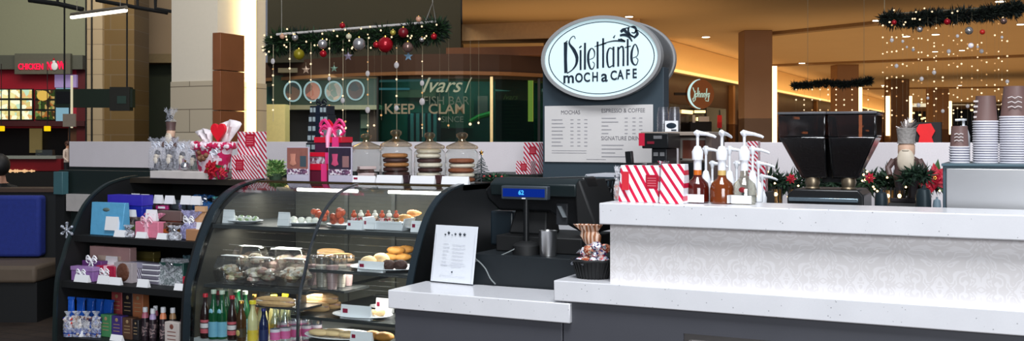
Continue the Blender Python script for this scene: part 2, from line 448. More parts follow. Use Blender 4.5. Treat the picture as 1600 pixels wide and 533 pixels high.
MB().lathe([(.062, ZR), (.062, ZR + .04), (.05, ZR + .05), (.02, ZR + .06)], (pc.x, 4.222, 0), 24).build('foot', BLACKM, t)
# steel cup
c = onY(857, 410, 4.2)
t = thing('steel_cup', 'tall brushed steel cup standing beside the cash register', 'cup', (c.x, 4.195, ZR))
hc = onY(857, 360, 4.2).z - ZR
MB().lathe([(.034, 0), (.036, .002), (.0405, hc - .004), (.043, hc), (.039, hc), (.034, .01), (.0, .01)], (0, 0, 0), 28, cap=False).build('cup_body', STEEL, t)
# cable
c0 = onY(742, 404, 4.15)
m = MB(); pts = [onY(727, 398, 4.16), onY(742, 404, 4.13), onY(757, 418, 4.11), onY(766, 435, 4.1), onY(774, 444, 4.09)]
pts2 = [onY(742, 408, 4.13), onY(765, 405, 4.14), onY(790, 396, 4.16), onY(812, 385, 4.18)]
def smooth_pts(ps, n=6):
    out = []
    for i in range(len(ps) - 1):
        a = ps[max(i - 1, 0)]; b = ps[i]; c = ps[i + 1]; d = ps[min(i + 2, len(ps) - 1)]
        for j in range(n):
            u = j / n
            out.append(.5 * ((2 * b) + (c - a) * u + (2 * a - 5 * b + 4 * c - d) * u * u + (3 * b - a - 3 * c + d) * u ** 3))
    out.append(ps[-1]); return out
m.tube(smooth_pts(pts), .003, 6)
tag(m.build('power_cable', mat('grey_cable', (130, 136, 136), .4)), 'pale grey cable dropping over the black cabinet edge to the low counter', 'cable')
m = MB().tube(smooth_pts(pts2), .0028, 6)
tag(m.build('data_cable', mat('grey_cable', (130, 136, 136), .4)), 'thin grey cable curving up to the display pole foot', 'cable')
# small red flower-ish gadget seen through the gap behind
c = onY(793, 380, 4.75)
# basket with wrapped candy on the ledge
c = onZ(926, 437, ZG); c.y = 3.93; c = Vector((onY(926, 430, 3.93).x, 3.93, ZG))
t = thing('candy_basket', 'black woven basket on the white ledge filled with wrapped sweets', 'basket', c)
hb = .075
m = MB(); n = 28
prof = [(.058, 0), (.066, .01), (.077, .05), (.088, hb), (.084, hb), (.07, .04), (.05, .012), (.0, .012)]
m.lathe(prof, (0, 0, 0), n, 1.0, .8, cap=False)
for i in range(n):
    a = 2 * PI * i / n
    m.tube([(.063 * math.cos(a), .05 * math.sin(a), 0), (.08 * math.cos(a), .064 * math.sin(a), .05), (.09 * math.cos(a), .072 * math.sin(a), hb + .002)], .0035, 5)
m.build('basket_body', BLACKM, t)
m = MB().tube([(.089 * math.cos(2 * PI * i / 24), .071 * math.sin(2 * PI * i / 24), hb + .002 * math.sin(i * 2)) for i in range(25)], .006, 6); m.build('rim', BLACKM, t)
candy_m = [speckle('sweet_wrap_%d' % i, cc, 120, .25, .2) for i, cc in enumerate([[(230, 230, 240), (200, 60, 70), (90, 90, 150), (240, 200, 190)], [(200, 120, 90), (240, 220, 200), (150, 60, 40), (220, 150, 120)], [(240, 240, 245), (60, 60, 110), (210, 120, 130), (225, 225, 230)]])]
spots = [(-.045, -.02, .1), (-.015, -.035, .105), (.02, -.03, .105), (.05, -.01, .11), (-.03, .015, .12), (.005, .005, .135), (.035, .01, .14), (-.01, -.015, .15), (.02, -.01, .165), (.0, .02, .16), (.045, .02, .155), (-.03, -.005, .14)]
for i, (x, y, z) in enumerate(spots):
    g = thing('wrapped_sweet', 'crinkly foil wrapped sweet heaped in the black basket', 'sweet', c + Vector((x, y, z - .035)), RND.uniform(0, 6), 'wrapped sweets in the black basket')
    MB().ball((0, 0, 0), .0225, 10, 7, 1.2, 1, .9, .12).build('sweet_body', candy_m[i % 3], g)
    m = MB()
    for sgn in (-1, 1): m.taper(.01, .008, .03, .02, .0, .016) if False else m.add([(sgn * .02, 0, 0), (sgn * .038, -.012, .009), (sgn * .04, .012, -.006), (sgn * .036, .002, -.012)], [(0, 1, 2), (0, 2, 3)])
    m.build('wrapper_end', FOIL, g)
g = thing('cello_bundle', 'gold striped cellophane packet standing up in the black basket', 'packet', c + Vector((-.008, .03, .118)))
m = MB()
n = 18; vs = []
for j, (r, z) in enumerate([(.022, 0), (.035, .03), (.04, .055), (.03, .075), (.05, .105)]):
    for i in range(n):
        a = 2 * PI * i / n; q = r * (1 + .16 * (i % 2) * (j / 2))
        vs.append((q * math.cos(a), q * math.sin(a) * .6, z))
fs = [(j * n + i, j * n + (i + 1) % n, (j + 1) * n + (i + 1) % n, (j + 1) * n + i) for j in range(4) for i in range(n)] + [tuple(range(n - 1, -1, -1))]
m.add([(x - z * .25, y, z * .92) for x, y, z in vs], fs); m.build('packet_body', stripes('gold_brown_stripe', (150, 95, 60), (222, 190, 170), .016, (1, 0, 0), .5), g)
# ================================================================ display cases
CURVE = [(4.07, .1), (4.07, .4), (4.085, .70), (4.125, .83), (4.175, .956), (4.275, 1.12), (4.40, 1.215), (4.53, 1.255), (4.66, 1.27)]
def cat2(ps, n=5):
    v = smooth_pts([Vector((p[0], p[1], 0)) for p in ps], n); return [(q.x, q.y) for q in v]
PROF = cat2(CURVE)
def inset(p, d):
    out = []
    for i in range(len(p)):
        a = p[max(i - 1, 0)]; b = p[min(i + 1, len(p) - 1)]; dx, dz = b[0] - a[0], b[1] - a[1]; q = math.hypot(dx, dz)
        out.append((p[i][0] + dz / q * d, p[i][1] - dx / q * d))
    return out
YBK = 4.98
def panel_poly(): return PROF + [(YBK, 1.27), (YBK, .1)]
XA, XM, XE, XD = -4.87, -3.89, -2.55, -3.18
GREENB = mat('case_green_black', (18, 26, 26), .35)
def yfront(z):
    for i in range(len(PROF) - 1):
        if PROF[i][1] <= z <= PROF[i + 1][1] and PROF[i + 1][1] > PROF[i][1]:
            u = (z - PROF[i][1]) / (PROF[i + 1][1] - PROF[i][1]); return PROF[i][0] + u * (PROF[i + 1][0] - PROF[i][0])
    return PROF[0][0]
SH1, SH2, SH3 = .955, .705, .40
t = thing('gift_display_case', 'black curved side open display case filled with boxed gifts', 'display case')
m = MB().prism(panel_poly(), XA, XA + .02, 'x'); m.build('side_panel', BLACKM, t)
m = MB().prism(panel_poly(), XM - .045, XM - .02, 'x'); m.build('side_panel', BLACKM, t)
MB().strip(inset(PROF, -.012), PROF, XA, XA + .025).build('edge_trim', mat('edge_green_grey', (30, 40, 40), .3), t)
MB().box(XA + .02, XM - .045, 4.95, YBK, .1, 1.235).build('back_panel', BLACKM, t)
MB().box(XA + .02, XM - .045, 4.6, YBK, 1.238, 1.27).build('top_panel', mat('case_top', (44, 38, 30), .4), t)
MB().box(XA, XM - .02, 4.1, YBK - .02, 0, .1).build('plinth', BLACKM, t)
for z, yy in ((SH1, None), (SH2, None), (SH3, None)):
    MB().box(XA + .02, XM - .045, yfront(z) + .015, 4.95, z - .035, z).build('shelf', BLACKM, t)
MB().box(XA + .02, XM - .045, 4.5, 4.95, 1.075, 1.09).build('shelf', BLACKM, t)
MB().box(XA + .02, XM - .045, 4.07, 4.95, .1, .365).build('base_box', BLACKM, t)

ZT, ZR1, ZR2, ZD, ZL2 = 1.05, .855, .625, .47, .74
t = thing('pastry_case', 'refrigerated pastry case with curved glass front and black end panels', 'display case')
m = MB().prism(panel_poly(), XM - .018, XM + .02, 'x'); m.build('end_panel', BLACKG, t)
m = MB().prism(panel_poly(), XE - .03, XE, 'x'); m.build('end_panel', mat('end_panel_black', (18, 20, 21), .4), t)
MB().strip(inset(PROF, -.01), PROF, XM - .02, XM + .022).build('edge_trim', mat('trim_blue_black', (34, 44, 50), .2), t)
MB().strip(inset(PROF, -.01), PROF, XE - .032, XE + .002).build('edge_trim', mat('trim_blue_black', (34, 44, 50), .2), t)
g = MB().strip(PROF[4:], inset(PROF, .005)[4:], XM + .021, XD - .006); g.build('curved_glass', GLS, t)
g = MB().strip(PROF[4:], inset(PROF, .005)[4:], XD + .006, XE - .031); g.build('curved_glass', GLS, t)
MB().strip(inset(PROF, -.004)[3:], inset(PROF, .008)[3:], XD - .006, XD + .006).build('glass_divider', mat('divider_metal', (96, 102, 108), .3, .8), t)
MB().box(XM - .01, XE, 4.6, YBK, 1.236, 1.27).build('top_panel', mat('case_top', (44, 38, 30), .4), t, bevel=.004)
MB().box(XM + .02, XE - .03, 4.585, 4.6, 1.243, 1.268).build('top_rail', mat('bronze_rail', (120, 100, 66), .25, .9), t)
MB().box(XM + .02, XE - .03, 4.94, YBK, .1, 1.236).build('back_door', mat('rear_glass_dark', (92, 92, 84), .3), t)
MB().prism([(y_, z_) for y_, z_ in inset(PROF, .03)[6:]] + [(4.93, 1.23), (4.93, ZD)], XM + .0205, XM + .024, 'x').build('steel_liner', mat('liner_grey', (70, 68, 62), .35, .3), t)
m = MB()
for x in (-3.5, -3.18, -2.86): m.box(x - .012, x + .012, 4.93, 4.942, .47, 1.235)
m.build('door_stile', mat('stile', (110, 112, 108), .3, .6), t)
SG = mat('shelf_dark_steel', (74, 77, 77), .35, .5)
MB().box(XM + .021, XE - .031, 4.24, 4.92, ZT - .02, ZT).build('shelf', SG, t)
MB().box(XM + .021, XD - .02, 4.17, 4.92, ZL2 - .015, ZL2).build('shelf', SG, t)
MB().box(XD - .02, XE - .031, 4.19, 4.92, ZR1 - .015, ZR1).build('shelf', SG, t)
MB().box(XD - .1, XE - .031, 4.15, 4.92, ZR2 - .015, ZR2).build('shelf', SG, t)
MB().box(XM + .021, XE - .031, 4.1, 4.94, ZD - .02, ZD).build('deck', mat('deck_white', (176, 180, 180), .35), t)
MB().box(XM - .015, XE - .002, 4.075, 4.94, .1, ZD - .03).build('base_box', BLACKM, t)
MB().box(XM - .01, XE - .01, 4.12, YBK - .02, 0, .1).build('plinth', BLACKM, t)
LAMP = emit('case_lamp', (255, 250, 240), 9)
for x0, x1 in ((-3.62, -3.22), (-3.02, -2.62)):
    MB().tube([(x0, 4.64, 1.222), (x1, 4.64, 1.222)], .009, 10).build('lamp_tube', LAMP, t)

# ---------------------------------------------------------------- product builders
def spot(px0, px1, pt, Y, z):
    a = onY(px0, pt, Y); b = onY(px1, pt, Y); c = onY((px0 + px1) / 2, pt, Y)
    return Vector(((a.x + b.x) / 2, Y, z + .0008)), b.x - a.x, c.z - z
CARD = mat('card_white', (236, 236, 238), .5, var=.02)
def card(px0, px1, pt, Y, z, label, dot=False, grp=None, rz=0):
    c, w, h = spot(px0, px1, pt, Y, z); h = max(h, .024)
    m = MB()
    m.add([(-w / 2, 0, 0), (w / 2, 0, 0), (w / 2, .012, h), (-w / 2, .012, h), (-w / 2, .026, 0), (w / 2, .026, 0)],
          [(0, 1, 2, 3), (5, 4, 3, 2), (0, 4, 5, 1), (1, 5, 2), (0, 3, 4)])
    o = m.build('price_card', CARD, loc=c, rz=rz, smooth=0)
    tag(o, label, 'price card', grp)
    if dot:
        MB().box(-w * .42, -w * .26, -.0012 + .005, .006, h * .42, h * .72).build('logo_mark', mat('mark_red', (150, 20, 60), .5), o)
    return o
def pbox(name, px0, px1, pt, Y, z, dep, m_, label, cat='box', parts=(), rz=0, bevel=.003, grp=None):
    c, w, h = spot(px0, px1, pt, Y, z)
    t = thing(name, label, cat, c, rz, grp)
    MB().box(-w / 2, w / 2, 0, dep, 0, h).build('box_body', m_, t, bevel=bevel)
    for kind, mm in parts:
        if kind == 'ribbon':
            m = MB().box(-.012, .012, -.0015, dep + .0015, -.0, h + .0015); m.build('ribbon', mm, t)
        elif kind == 'sash':
            m = MB().box(-w / 2 - .001, w / 2 + .001, -.0015, dep + .001, h * .35, h * .6); m.build('sash', mm, t)
        elif kind == 'lid':
            m = MB().box(-w / 2 - .003, w / 2 + .003, -.003, dep + .003, h * .74, h + .003); m.build('box_lid', mm, t, bevel=.002)
        elif kind == 'label':
            m = MB().box(-w * .28, w * .28, -.0012, .0, h * .25, h * .72); m.build('box_label', mm, t)
        elif kind == 'bow':
            bow(t, (0, .0, h), min(.035, w * .35), mm)
        elif kind == 'frontbow':
            bow(t, (0, -.006, h * .55), min(.03, w * .35), mm)
        elif kind == 'print':
            m = MB()
            for j in range(3): m.box(-w * .3, w * .3, -.001, 0, h * (.3 + .15 * j), h * (.33 + .15 * j))
            m.ball((0, 0, h * .82), w * .14, 10, 6, 1, .08, 1); m.build('print_mark', mm, t)
    return t
def bow(t, c, r, mm):
    m = MB()
    for s_ in (-1, 1):
        for dz in (.35, -.1):
            pts = [(c[0], c[1], c[2]), (c[0] + s_ * r * .7, c[1] - .004, c[2] + r * (dz + .5)), (c[0] + s_ * r * 1.15, c[1], c[2] + r * dz), (c[0] + s_ * r * .6, c[1] + .004, c[2] + r * (dz - .25)), (c[0], c[1], c[2])]
            m.tube(smooth_pts([Vector(p) for p in pts], 3), r * .13, 5)
        m.tube([(c[0], c[1], c[2]), (c[0] + s_ * r * .5, c[1] - .004, c[2] - r * .8)], r * .1, 4)
    m.ball(c, r * .25, 8, 6); m.build('bow', mm, t)
def pouch(px0, px1, pt, Y, z, label, fm, fill, rib, name='gift_pouch', cat='pouch', grp=None, neck=.62, flare=.8, dep=.7):
    """gathered bag: bulging body, tied neck, flared crinkled top"""
    c, w, h = spot(px0, px1, pt, Y, z); r = w / 2
    t = thing(name, label, cat, c, RND.uniform(-.2, .2), grp)
    if fill is not None:
        MB().box(-r * .7, r * .7, -r * dep * .6, r * dep * .6, .003, h * neck * .68).build('contents', fill, t, bevel=.006)
    prof = [(.78, 0), (.95, .04), (1.0, .3), (.9, .62), (.5, .88), (.2, 1.0)]
    n = 20; vs = []; J = []
    for q, zz in prof: J.append((q * r, zz * h * neck))
    J += [(r * .2, h * (neck + .03)), (r * .5, h * (neck + .15)), (r * flare, h * .97)]
    for j, (q, zz) in enumerate(J):
        for i in range(n):
            a = 2 * PI * i / n; cr = .03 if j < 3 else .12 if j < 6 else .22
            qq = q * (1 + (cr if i % 2 else -cr * .5) + RND.uniform(-.03, .03))
            vs.append((qq * math.cos(a), qq * math.sin(a) * dep, zz + (RND.uniform(-.07, .03) * h if j == len(J) - 1 else 0)))
    fs = [(j * n + i, j * n + (i + 1) % n, (j + 1) * n + (i + 1) % n, (j + 1) * n + i) for j in range(len(J) - 1) for i in range(n)] + [tuple(range(n - 1, -1, -1))]
    m = MB().add(vs, fs); m.build('bag', fm, t, smooth=25)
    if rib is not None:
        m = MB().tube([(r * .24 * math.cos(a), r * .24 * dep * math.sin(a), h * (neck + .01)) for a in [2 * PI * i / 12 for i in range(13)]], r * .09, 5)
        m.build('tie', rib, t); bow(t, (0, -r * .3, h * neck), r * .45, rib)
    return t
def lbottle(prof_body, mats, name, label, cat, loc, grp=None, cap=None, lab=None, neckcol=None, n=20):
    t = thing(name, label, cat, loc, 0, grp)
    MB().lathe(prof_body, (0, 0, 0), n).build('bottle_body', mats, t)
    if cap: MB().lathe(cap[0], (0, 0, 0), n).build('cap', cap[1], t, bevel=.0)
    for i, l in enumerate(lab or []):
        r, z0, z1, mm = l; MB().lathe([(r, z0), (r, z1)], (0, 0, 0), n, cap=False).build('bottle_label', mm, t)
    return t
# ================================================================ gifts on the open case
M = lambda n, c, r=.4, **k: mat(n, c, r, **k)
SILV = film('silver_cello', (215, 218, 228), .6, .2)
LBLUE = mat('light_blue_foil', (92, 165, 205), .3, bump=.4, bs=14)
RBLUE = mat('royal_blue_foil', (32, 44, 160), .3, bump=.4, bs=16)
# shelf 1, front row
z = SH1
c, w, h = spot(140, 192, 317, 4.25, z)
t = thing('gift_bag', 'light blue glossy gift bag with an oval cut handle and white card', 'gift bag', c)
MB().taper(w * .94, .07, w, .03, 0, h, cy=.03).build('bag_body', LBLUE, t, bevel=.003)
MB().ball((-.01, .012, h * .78), .026, 16, 8, 1.1, .25, .45).build('handle_slot', mat('slot_grey', (96, 112, 108), .5), t)
card(163, 183, 339, 4.235, z + .032, 'white price card clipped on the light blue gift bag')
t = pbox('gift_box', 169, 222, 306, 4.38, z, .08, RBLUE, 'royal blue foil gift box standing behind the light blue bag', parts=[('lid', mat('violet_blue', (58, 48, 175), .35)), ('ribbon', mat('deep_blue', (24, 34, 120), .3))])
card(194, 210, 328, 4.34, z + .05, 'white price card in front of the royal blue gift box')
BROWN = speckle('choc_pack', [(70, 52, 46), (98, 76, 66), (52, 38, 34), (120, 100, 92)], 50, .35)
pbox('chocolate_packet', 192, 226, 340, 4.31, z, .05, BROWN, 'low brown chocolate packet between blue box and pink pouch', 'packet', [('sash', GOLD)])
pouch(194, 209, 351, 4.24, z, 'tiny silver pouch right beside a low white card on the top gift shelf'.replace('right ', ''), SILV, M('choc', (70, 45, 35)), FOIL)
for i, (a, b, y) in enumerate([(177, 194, 360), (211, 227, 363), (244, 262, 365)]):
    card(a, b, y, 4.21, z + .001, ['white price card on the top shelf edge below the light blue bag', 'white price card on the top shelf edge at the foot of the pink gift box', 'white price card on the top shelf edge between pink box and silver pouch'][i])
PINKB = mat('pink_box', (222, 128, 152), .4, bump=.3, bs=20)
pbox('gift_box', 211, 247, 347, 4.25, z, .06, PINKB, 'salmon pink gift box with a pale ribbon on the top gift shelf', parts=[('ribbon', mat('pale_pink', (240, 190, 205), .4)), ('bow', mat('pale_pink', (240, 190, 205), .4))])
PINKF = film('pink_organza', (235, 150, 178), .85, .4)
pouch(226, 257, 332, 4.36, z, 'tall pink organza pouch rising behind the salmon pink box', PINKF, PINKB, PINK)
card(226, 243, 328, 4.31, z + .088, 'white price card before the tall pink organza pouch')
pbox('chocolate_packet', 246, 283, 330, 4.42, z, .05, mat('mauve_brown', (112, 92, 88), .4), 'mauve brown wrapped packet behind the silver pouch', 'packet', [('sash', BRASS)])
pbox('chocolate_packet', 250, 288, 349, 4.29, z, .06, BROWN, 'dark brown chocolate packet with gold sash beside the pink gift box', 'packet', [('sash', GOLD), ('frontbow', BRASS)])
pouch(262, 283, 352, 4.22, z, 'silver pouch with white tag in front of the dark brown packet', SILV, M('choc', (70, 45, 35)), FOIL)
LIL = film('lilac_organza', (178, 176, 218), .8, .35)
pouch(284, 314, 327, 4.3, z, 'lilac organza pouch with white ribbon next to the tan kraft bag', LIL, M('lilac_box', (130, 125, 170)), PAPER)
card(305, 316, 348, 4.235, z + .02, 'white price card leaning between lilac pouch and kraft bag')
t = pbox('kraft_box', 290, 311, 359, 4.22, z, .07, mat('tan_card', (172, 124, 88), .5), 'tan kraft box with paper bag top at the end of the shelf', 'box')
c, w, h = spot(300, 320, 324, 4.3, z)
t2 = thing('kraft_bag', 'crumpled tan kraft bag standing behind the tan kraft box', 'bag', c)
MB().taper(w, .06, w * .86, .012, 0, h, cy=.03, ox=-.008).build('bag_body', mat('tan_bag', (196, 150, 110), .6, bump=.5, bs=18), t2, bevel=.003)
MB().taper(w * .8, .02, w * .82, .02, h * .86, h * 1.02, cy=.022).build('folded_top', mat('tan_bag2', (214, 170, 128), .6), t2)
# rear raised shelf
z = 1.09
DKG = mat('dark_foil', (62, 72, 76), .3, bump=.3, bs=20)
pbox('chocolate_packet', 228, 262, 318, 4.56, z, .06, mat('grey_brown', (74, 66, 66), .4), 'grey brown packet on the raised rear shelf by the magenta pack', 'packet', [('sash', FOIL)])
pbox('chocolate_packet', 243, 262, 321, 4.52, z, .03, mat('magenta_pack', (190, 52, 120), .35), 'small magenta packet on the raised rear gift shelf', 'packet', [('label', PAPER)])
pbox('chocolate_packet', 263, 300, 314, 4.56, z, .06, DKG, 'dark steel grey foil packet on the raised rear shelf', 'packet', [('ribbon', FOIL)])
pouch(303, 333, 304, 4.6, z, 'deep blue organza pouch on the raised rear shelf', film('deep_blue_organza', (30, 84, 140), .9, .3), mat('blue_fill', (30, 70, 120), .4), FOIL)
pouch(330, 348, 306, 4.64, z, 'teal organza pouch at the end of the raised rear shelf', film('teal_organza', (110, 190, 185), .85, .3), mat('teal_fill', (80, 150, 150), .4), FOIL)
for i, (a, b, y) in enumerate([(203, 216, 303), (218, 231, 304), (239, 252, 305), (256, 270, 306), (281, 296, 306), (297, 312, 307)]):
    card(a, b, y, 4.51, z + .035 if i > 0 else z + .04, 'one of the row of white price cards on the raised rear gift shelf', grp='price cards on the raised rear gift shelf')
    cc, ww, hh_ = spot(a, b, y, 4.512, z)
    s_ = MB().box(-.006, .006, .013, .016, 0, .06).build('card_holder', BLACKM, loc=cc); tag(s_, 'small black upright clip holding a white card on the raised rear gift shelf', 'card holder', 'card holders on the raised rear gift shelf')
# shelf 2
z = SH2
pbox('gift_box', 140, 203, 386, 4.28, z, .05, mat('mauve_gold', (178, 140, 138), .35, bump=.4, bs=10, var=.3, vs=8), 'wide dusty pink gift box standing at the rear of the middle shelf', parts=[('label', mat('champagne', (205, 180, 165), .35)), ('sash', mat('champagne2', (190, 160, 150), .35))])
card(163, 181, 401, 4.25, z + .065, 'white price card before the wide dusty pink box')
PURF = film('purple_organza', (150, 120, 175), .8, .3); PURB = mat('purple_box', (96, 50, 110), .4)
t = pbox('gift_box', 128, 158, 408, 4.21, z, .05, PURB, 'purple gift box with a white star bow on the middle shelf', parts=[('ribbon', FOIL), ('bow', PAPER)])
t = pbox('gift_box', 111, 145, 418, 4.14, z, .045, mat('violet_box', (140, 100, 160), .4), 'violet gift box with silver ribbon at the end of the middle shelf', parts=[('ribbon', FOIL), ('frontbow', PAPER), ('lid', mat('violet_lid', (160, 124, 178), .35))])
t = pbox('gift_box', 150, 179, 416, 4.19, z, .06, mat('red_box', (170, 22, 60), .35), 'small bright red gift box with white ribbon on the middle shelf', parts=[('ribbon', mat('pale_pink', (240, 190, 205), .4)), ('frontbow', PAPER)])
c, w, h = spot(178, 206, 411, 4.2, z)
t = thing('window_box', 'clear fronted box showing an oval of brown chocolates on the middle shelf', 'box', c)
MB().box(-w / 2, w / 2, 0, .06, 0, h).build('box_body', mat('cream_box', (170, 160, 162), .4), t, bevel=.002)
MB().ball((0, 0, h * .52), w * .36, 18, 8, 1, .2, 1.05).build('chocolate_window', mat('choc_mid', (96, 60, 44), .4, bump=.6, bs=40), t)
BW = stripes('black_white_stripe', (44, 36, 56), (200, 196, 212), .014, (1, 0, .4), .5)
pbox('striped_box', 202, 227, 411, 4.24, z, .06, BW, 'black and white striped gift box beside the chocolate window box', parts=[('lid', mat('grey_lav', (150, 146, 166), .4))])
c, w, h = spot(222, 246, 412, 4.22, z)
for i in range(4):
    t = thing('flat_box', 'flat silver grey box in the stack beside the green gift bag', 'box', c + Vector((RND.uniform(-.004, .004), 0, i * h / 4)), 0, 'flat silver grey boxes on the middle shelf')
    MB().box(-w / 2, w / 2, 0, .07, 0, h / 4 - .001).build('box_body', mat('lav_grey', (118, 114, 128), .35), t, bevel=.002)
    MB().box(-w / 2 - .001, w / 2 + .001, -.001, .071, h / 4 * .6, h / 4 * .8).build('box_band', PAPER, t)
pbox('gift_box', 210, 240, 394, 4.48, z, .05, mat('olive_gold', (104, 92, 44), .3, .5), 'small olive gold gift box at the rear of the middle shelf', parts=[('lid', mat('olive_lid', (120, 108, 60), .3, .5))])
c, w, h = spot(246, 288, 407, 4.24, z)
t = thing('gift_basket', 'dark green gift wrapped in clear cellophane with silver ribbon', 'gift', c)
MB().box(-w * .46, w * .46, 0, .07, 0, h * .9).build('box_body', mat('bottle_green', (36, 72, 66), .35), t, bevel=.004)
m = MB().tube([(-w * .4, -.003, h * .85), (w * .35, -.003, h * .1)], .004, 5).tube([(w * .4, -.003, h * .8), (-w * .2, -.003, h * .3)], .004, 5); m.build('ribbon', FOIL, t)
MB().taper(w, .09, w * .75, .05, 0, h * 1.04, cy=.03).build('cello_wrap', FILM, t)
bow(t, (0, -.01, h * .8), .022, FOIL)
pouch(286, 298, 398, 4.32, z, 'dark teal pouch with a tall gathered top beside the magenta pack', film('teal_d', (60, 90, 100), .8, .3), None, FOIL)
pbox('gift_pack', 292, 306, 411, 4.3, z, .05, mat('magenta_d', (170, 50, 100), .4), 'narrow magenta gift pack at the end of the middle shelf', 'gift', [('ribbon', FOIL)])
pbox('gift_pack', 285, 300, 433, 4.2, z, .03, mat('red_small', (190, 40, 62), .4), 'tiny red and gold pack near the green wrapped gift', 'gift', [('ribbon', GOLD)])
for a, b, y, l in [(115, 137, 430, 'white price card on the middle shelf edge before the violet box'), (151, 168, 431, 'white price card on the middle shelf edge below the red box'), (169, 187, 434, 'long white card on the middle shelf edge below the window box'), (213, 230, 437, 'white price card on the middle shelf edge before the striped box'), (271, 289, 444, 'white price card on the middle shelf edge below the green wrapped gift')]:
    card(a, b, y, 4.105, z + .001, l)
# shelf 3
z = SH3
m0 = MB().box(XA + .04, XM - .07, 4.34, 4.6, z, z + .07); tag(m0.build('display_riser', BLACKM), 'low black riser along the rear of the bottom gift shelf', 'riser')
zr = z + .07
BF = mat('bright_blue_foil', (30, 84, 178), .25, bump=.5, bs=22)
for i, (a, b) in enumerate([(103, 111), (116, 128), (130, 143), (143, 156), (156, 173)]):
    c, w, h = spot(a, b, 466 + i, [4.105, 4.15, 4.2, 4.24, 4.27][i], z)
    t = thing('foil_bag', 'upright bright blue foil bag behind the truffle pouches', 'bag', c, RND.uniform(-.1, .1), 'bright blue foil bags on the bottom shelf')
    MB().taper(w * .5, .04, w * .95, .008, 0, h, cy=.02).build('bag_body', BF, t, bevel=.002)
    MB().box(-w * .5, w * .5, .014, .026, h * .95, h * 1.02).build('crimped_top', BF, t)
TRUF = [speckle('truffle_%d' % i, cc, 55, .25, .1) for i, cc in enumerate([[(200, 60, 50), (220, 210, 205), (60, 50, 100), (190, 170, 150), (30, 60, 150)], [(225, 215, 205), (70, 50, 50), (140, 100, 70), (200, 190, 185)], [(50, 50, 90), (210, 200, 200), (110, 70, 60), (170, 160, 160)], [(70, 60, 90), (190, 190, 200), (30, 70, 150), (120, 90, 80)]])]
for i, (a, b) in enumerate([(100, 112), (112, 128), (128, 143), (143, 157)]):
    c, w, h = spot(a, b, 489, [4.09, 4.12, 4.14, 4.15][i], z)
    t = thing('truffle_pouch', ['clear pouch of red and white wrapped truffles on the bottom shelf', 'clear pouch of cream and brown truffles on the bottom shelf', 'clear pouch of dark and pale truffles on the bottom shelf', 'clear pouch of violet and silver truffles beside the green box'][i], 'pouch', c)
    m = MB()
    for j in range(5):
        for q in range(3):
            m.ball(((q - 1) * w * .3 + RND.uniform(-.003, .003), RND.uniform(-.01, .01), w * .2 + j * h * .16), w * .2, 7, 5)
    m.build('contents', TRUF[i], t)
    MB().lathe([(w * .48, 0), (w * .52, .02), (w * .5, h * .35), (w * .47, h * .36)], n=14, sy=.6).build('base_tray', mat('blue_tray', (26, 60, 140), .3), t)
    MB().lathe([(w * .5, .0), (w * .54, h * .4), (w * .4, h * .8), (w * .15, h * .9), (w * .4, h * 1.05)], n=14, sy=.6, cap=False).build('bag', FILM, t)
PR = mat('gold_print', (190, 160, 120), .35, .3)
for a, b, y, cc, l in [(174, 190, 456, (164, 72, 74), 'tall brick red chocolate box on the bottom rear row'), (191, 207, 458, (40, 34, 36), 'tall black chocolate box between red and orange boxes'), (207, 223, 459, (176, 108, 70), 'tall orange chocolate box on the bottom rear row')]:
    pbox('chocolate_box', a, b, y, 4.36, zr, .05, mat('cb_%d' % a, cc, .4), l, parts=[('print', PR)])
for a, b, y, cc, l in [(157, 173, 492, (70, 132, 84), 'tall green chocolate box on the bottom front row'), (174, 190, 494, (68, 52, 120), 'tall purple chocolate box on the bottom front row'), (191, 206, 497, (88, 62, 48), 'tall brown chocolate box on the bottom front row'), (207, 216, 500, (34, 32, 34), 'narrow black chocolate box beside the white capped bottles')]:
    pbox('chocolate_box', a, b, y, 4.17, z, .05, mat('cbf_%d' % a, cc, .4), l, parts=[('print', PR)])
def syr(px, pt, Y, zz, capm, shm, label, r=.019):
    c, w, h = spot(px - 6, px + 6, pt, Y, zz)
    t = thing('sauce_bottle', label, 'bottle', c)
    MB().lathe([(r * .95, 0), (r, .005), (r, h * .66), (r * .97, h * .68)], n=16).build('bottle_body', mat('sauce_dark', (38, 28, 34), .3), t)
    MB().lathe([(r * .97, h * .68), (r * .9, h * .78), (r * .62, h * .84), (r * .62, h * .86)], n=16).build('shoulder', shm, t)
    MB().lathe([(r * .7, h * .85), (r * .72, h * .98), (r * .6, h)], n=16).build('cap', WHITEP, t)
    MB().lathe([(r * 1.02, h * .15), (r * 1.02, h * .55)], n=16, cap=False).build('bottle_label', speckle('sauce_label', [(48, 36, 44), (40, 32, 38), (130, 110, 110)], 120), t)
LAV = mat('lavender_shoulder', (170, 150, 190), .4); ORS = mat('orange_shoulder', (214, 130, 90), .4); WSH = mat('pink_shoulder', (200, 110, 130), .4)
for i, (px, pt, Y, sh, l) in enumerate([(227, 480, 4.2, WSH, 'dark sauce bottle with pink shoulder and white cap, first of the bottle row'), (239, 482, 4.17, LAV, 'dark sauce bottle with lavender shoulder and white cap'), (255, 480, 4.17, ORS, 'dark sauce bottle with orange shoulder and white cap behind the cream tin'), (270, 481, 4.22, mat('gold_shoulder', (180, 140, 100), .4), 'dark sauce bottle with dull gold shoulder and white cap, last of the row')]):
    syr(px, pt, Y, z, WHITEP, sh, l)
syr(243, 478, 4.3, z, WHITEP, WSH, 'rear dark sauce bottle whose white cap shows between two others', .017)
t = pbox('cream_tin', 257, 279, 504, 4.12, z, .04, mat('cream_tin', (196, 186, 180), .4), 'cream coloured tin with brown print on the bottom gift shelf', 'tin', [('print', mat('tin_print', (120, 70, 60), .5))])
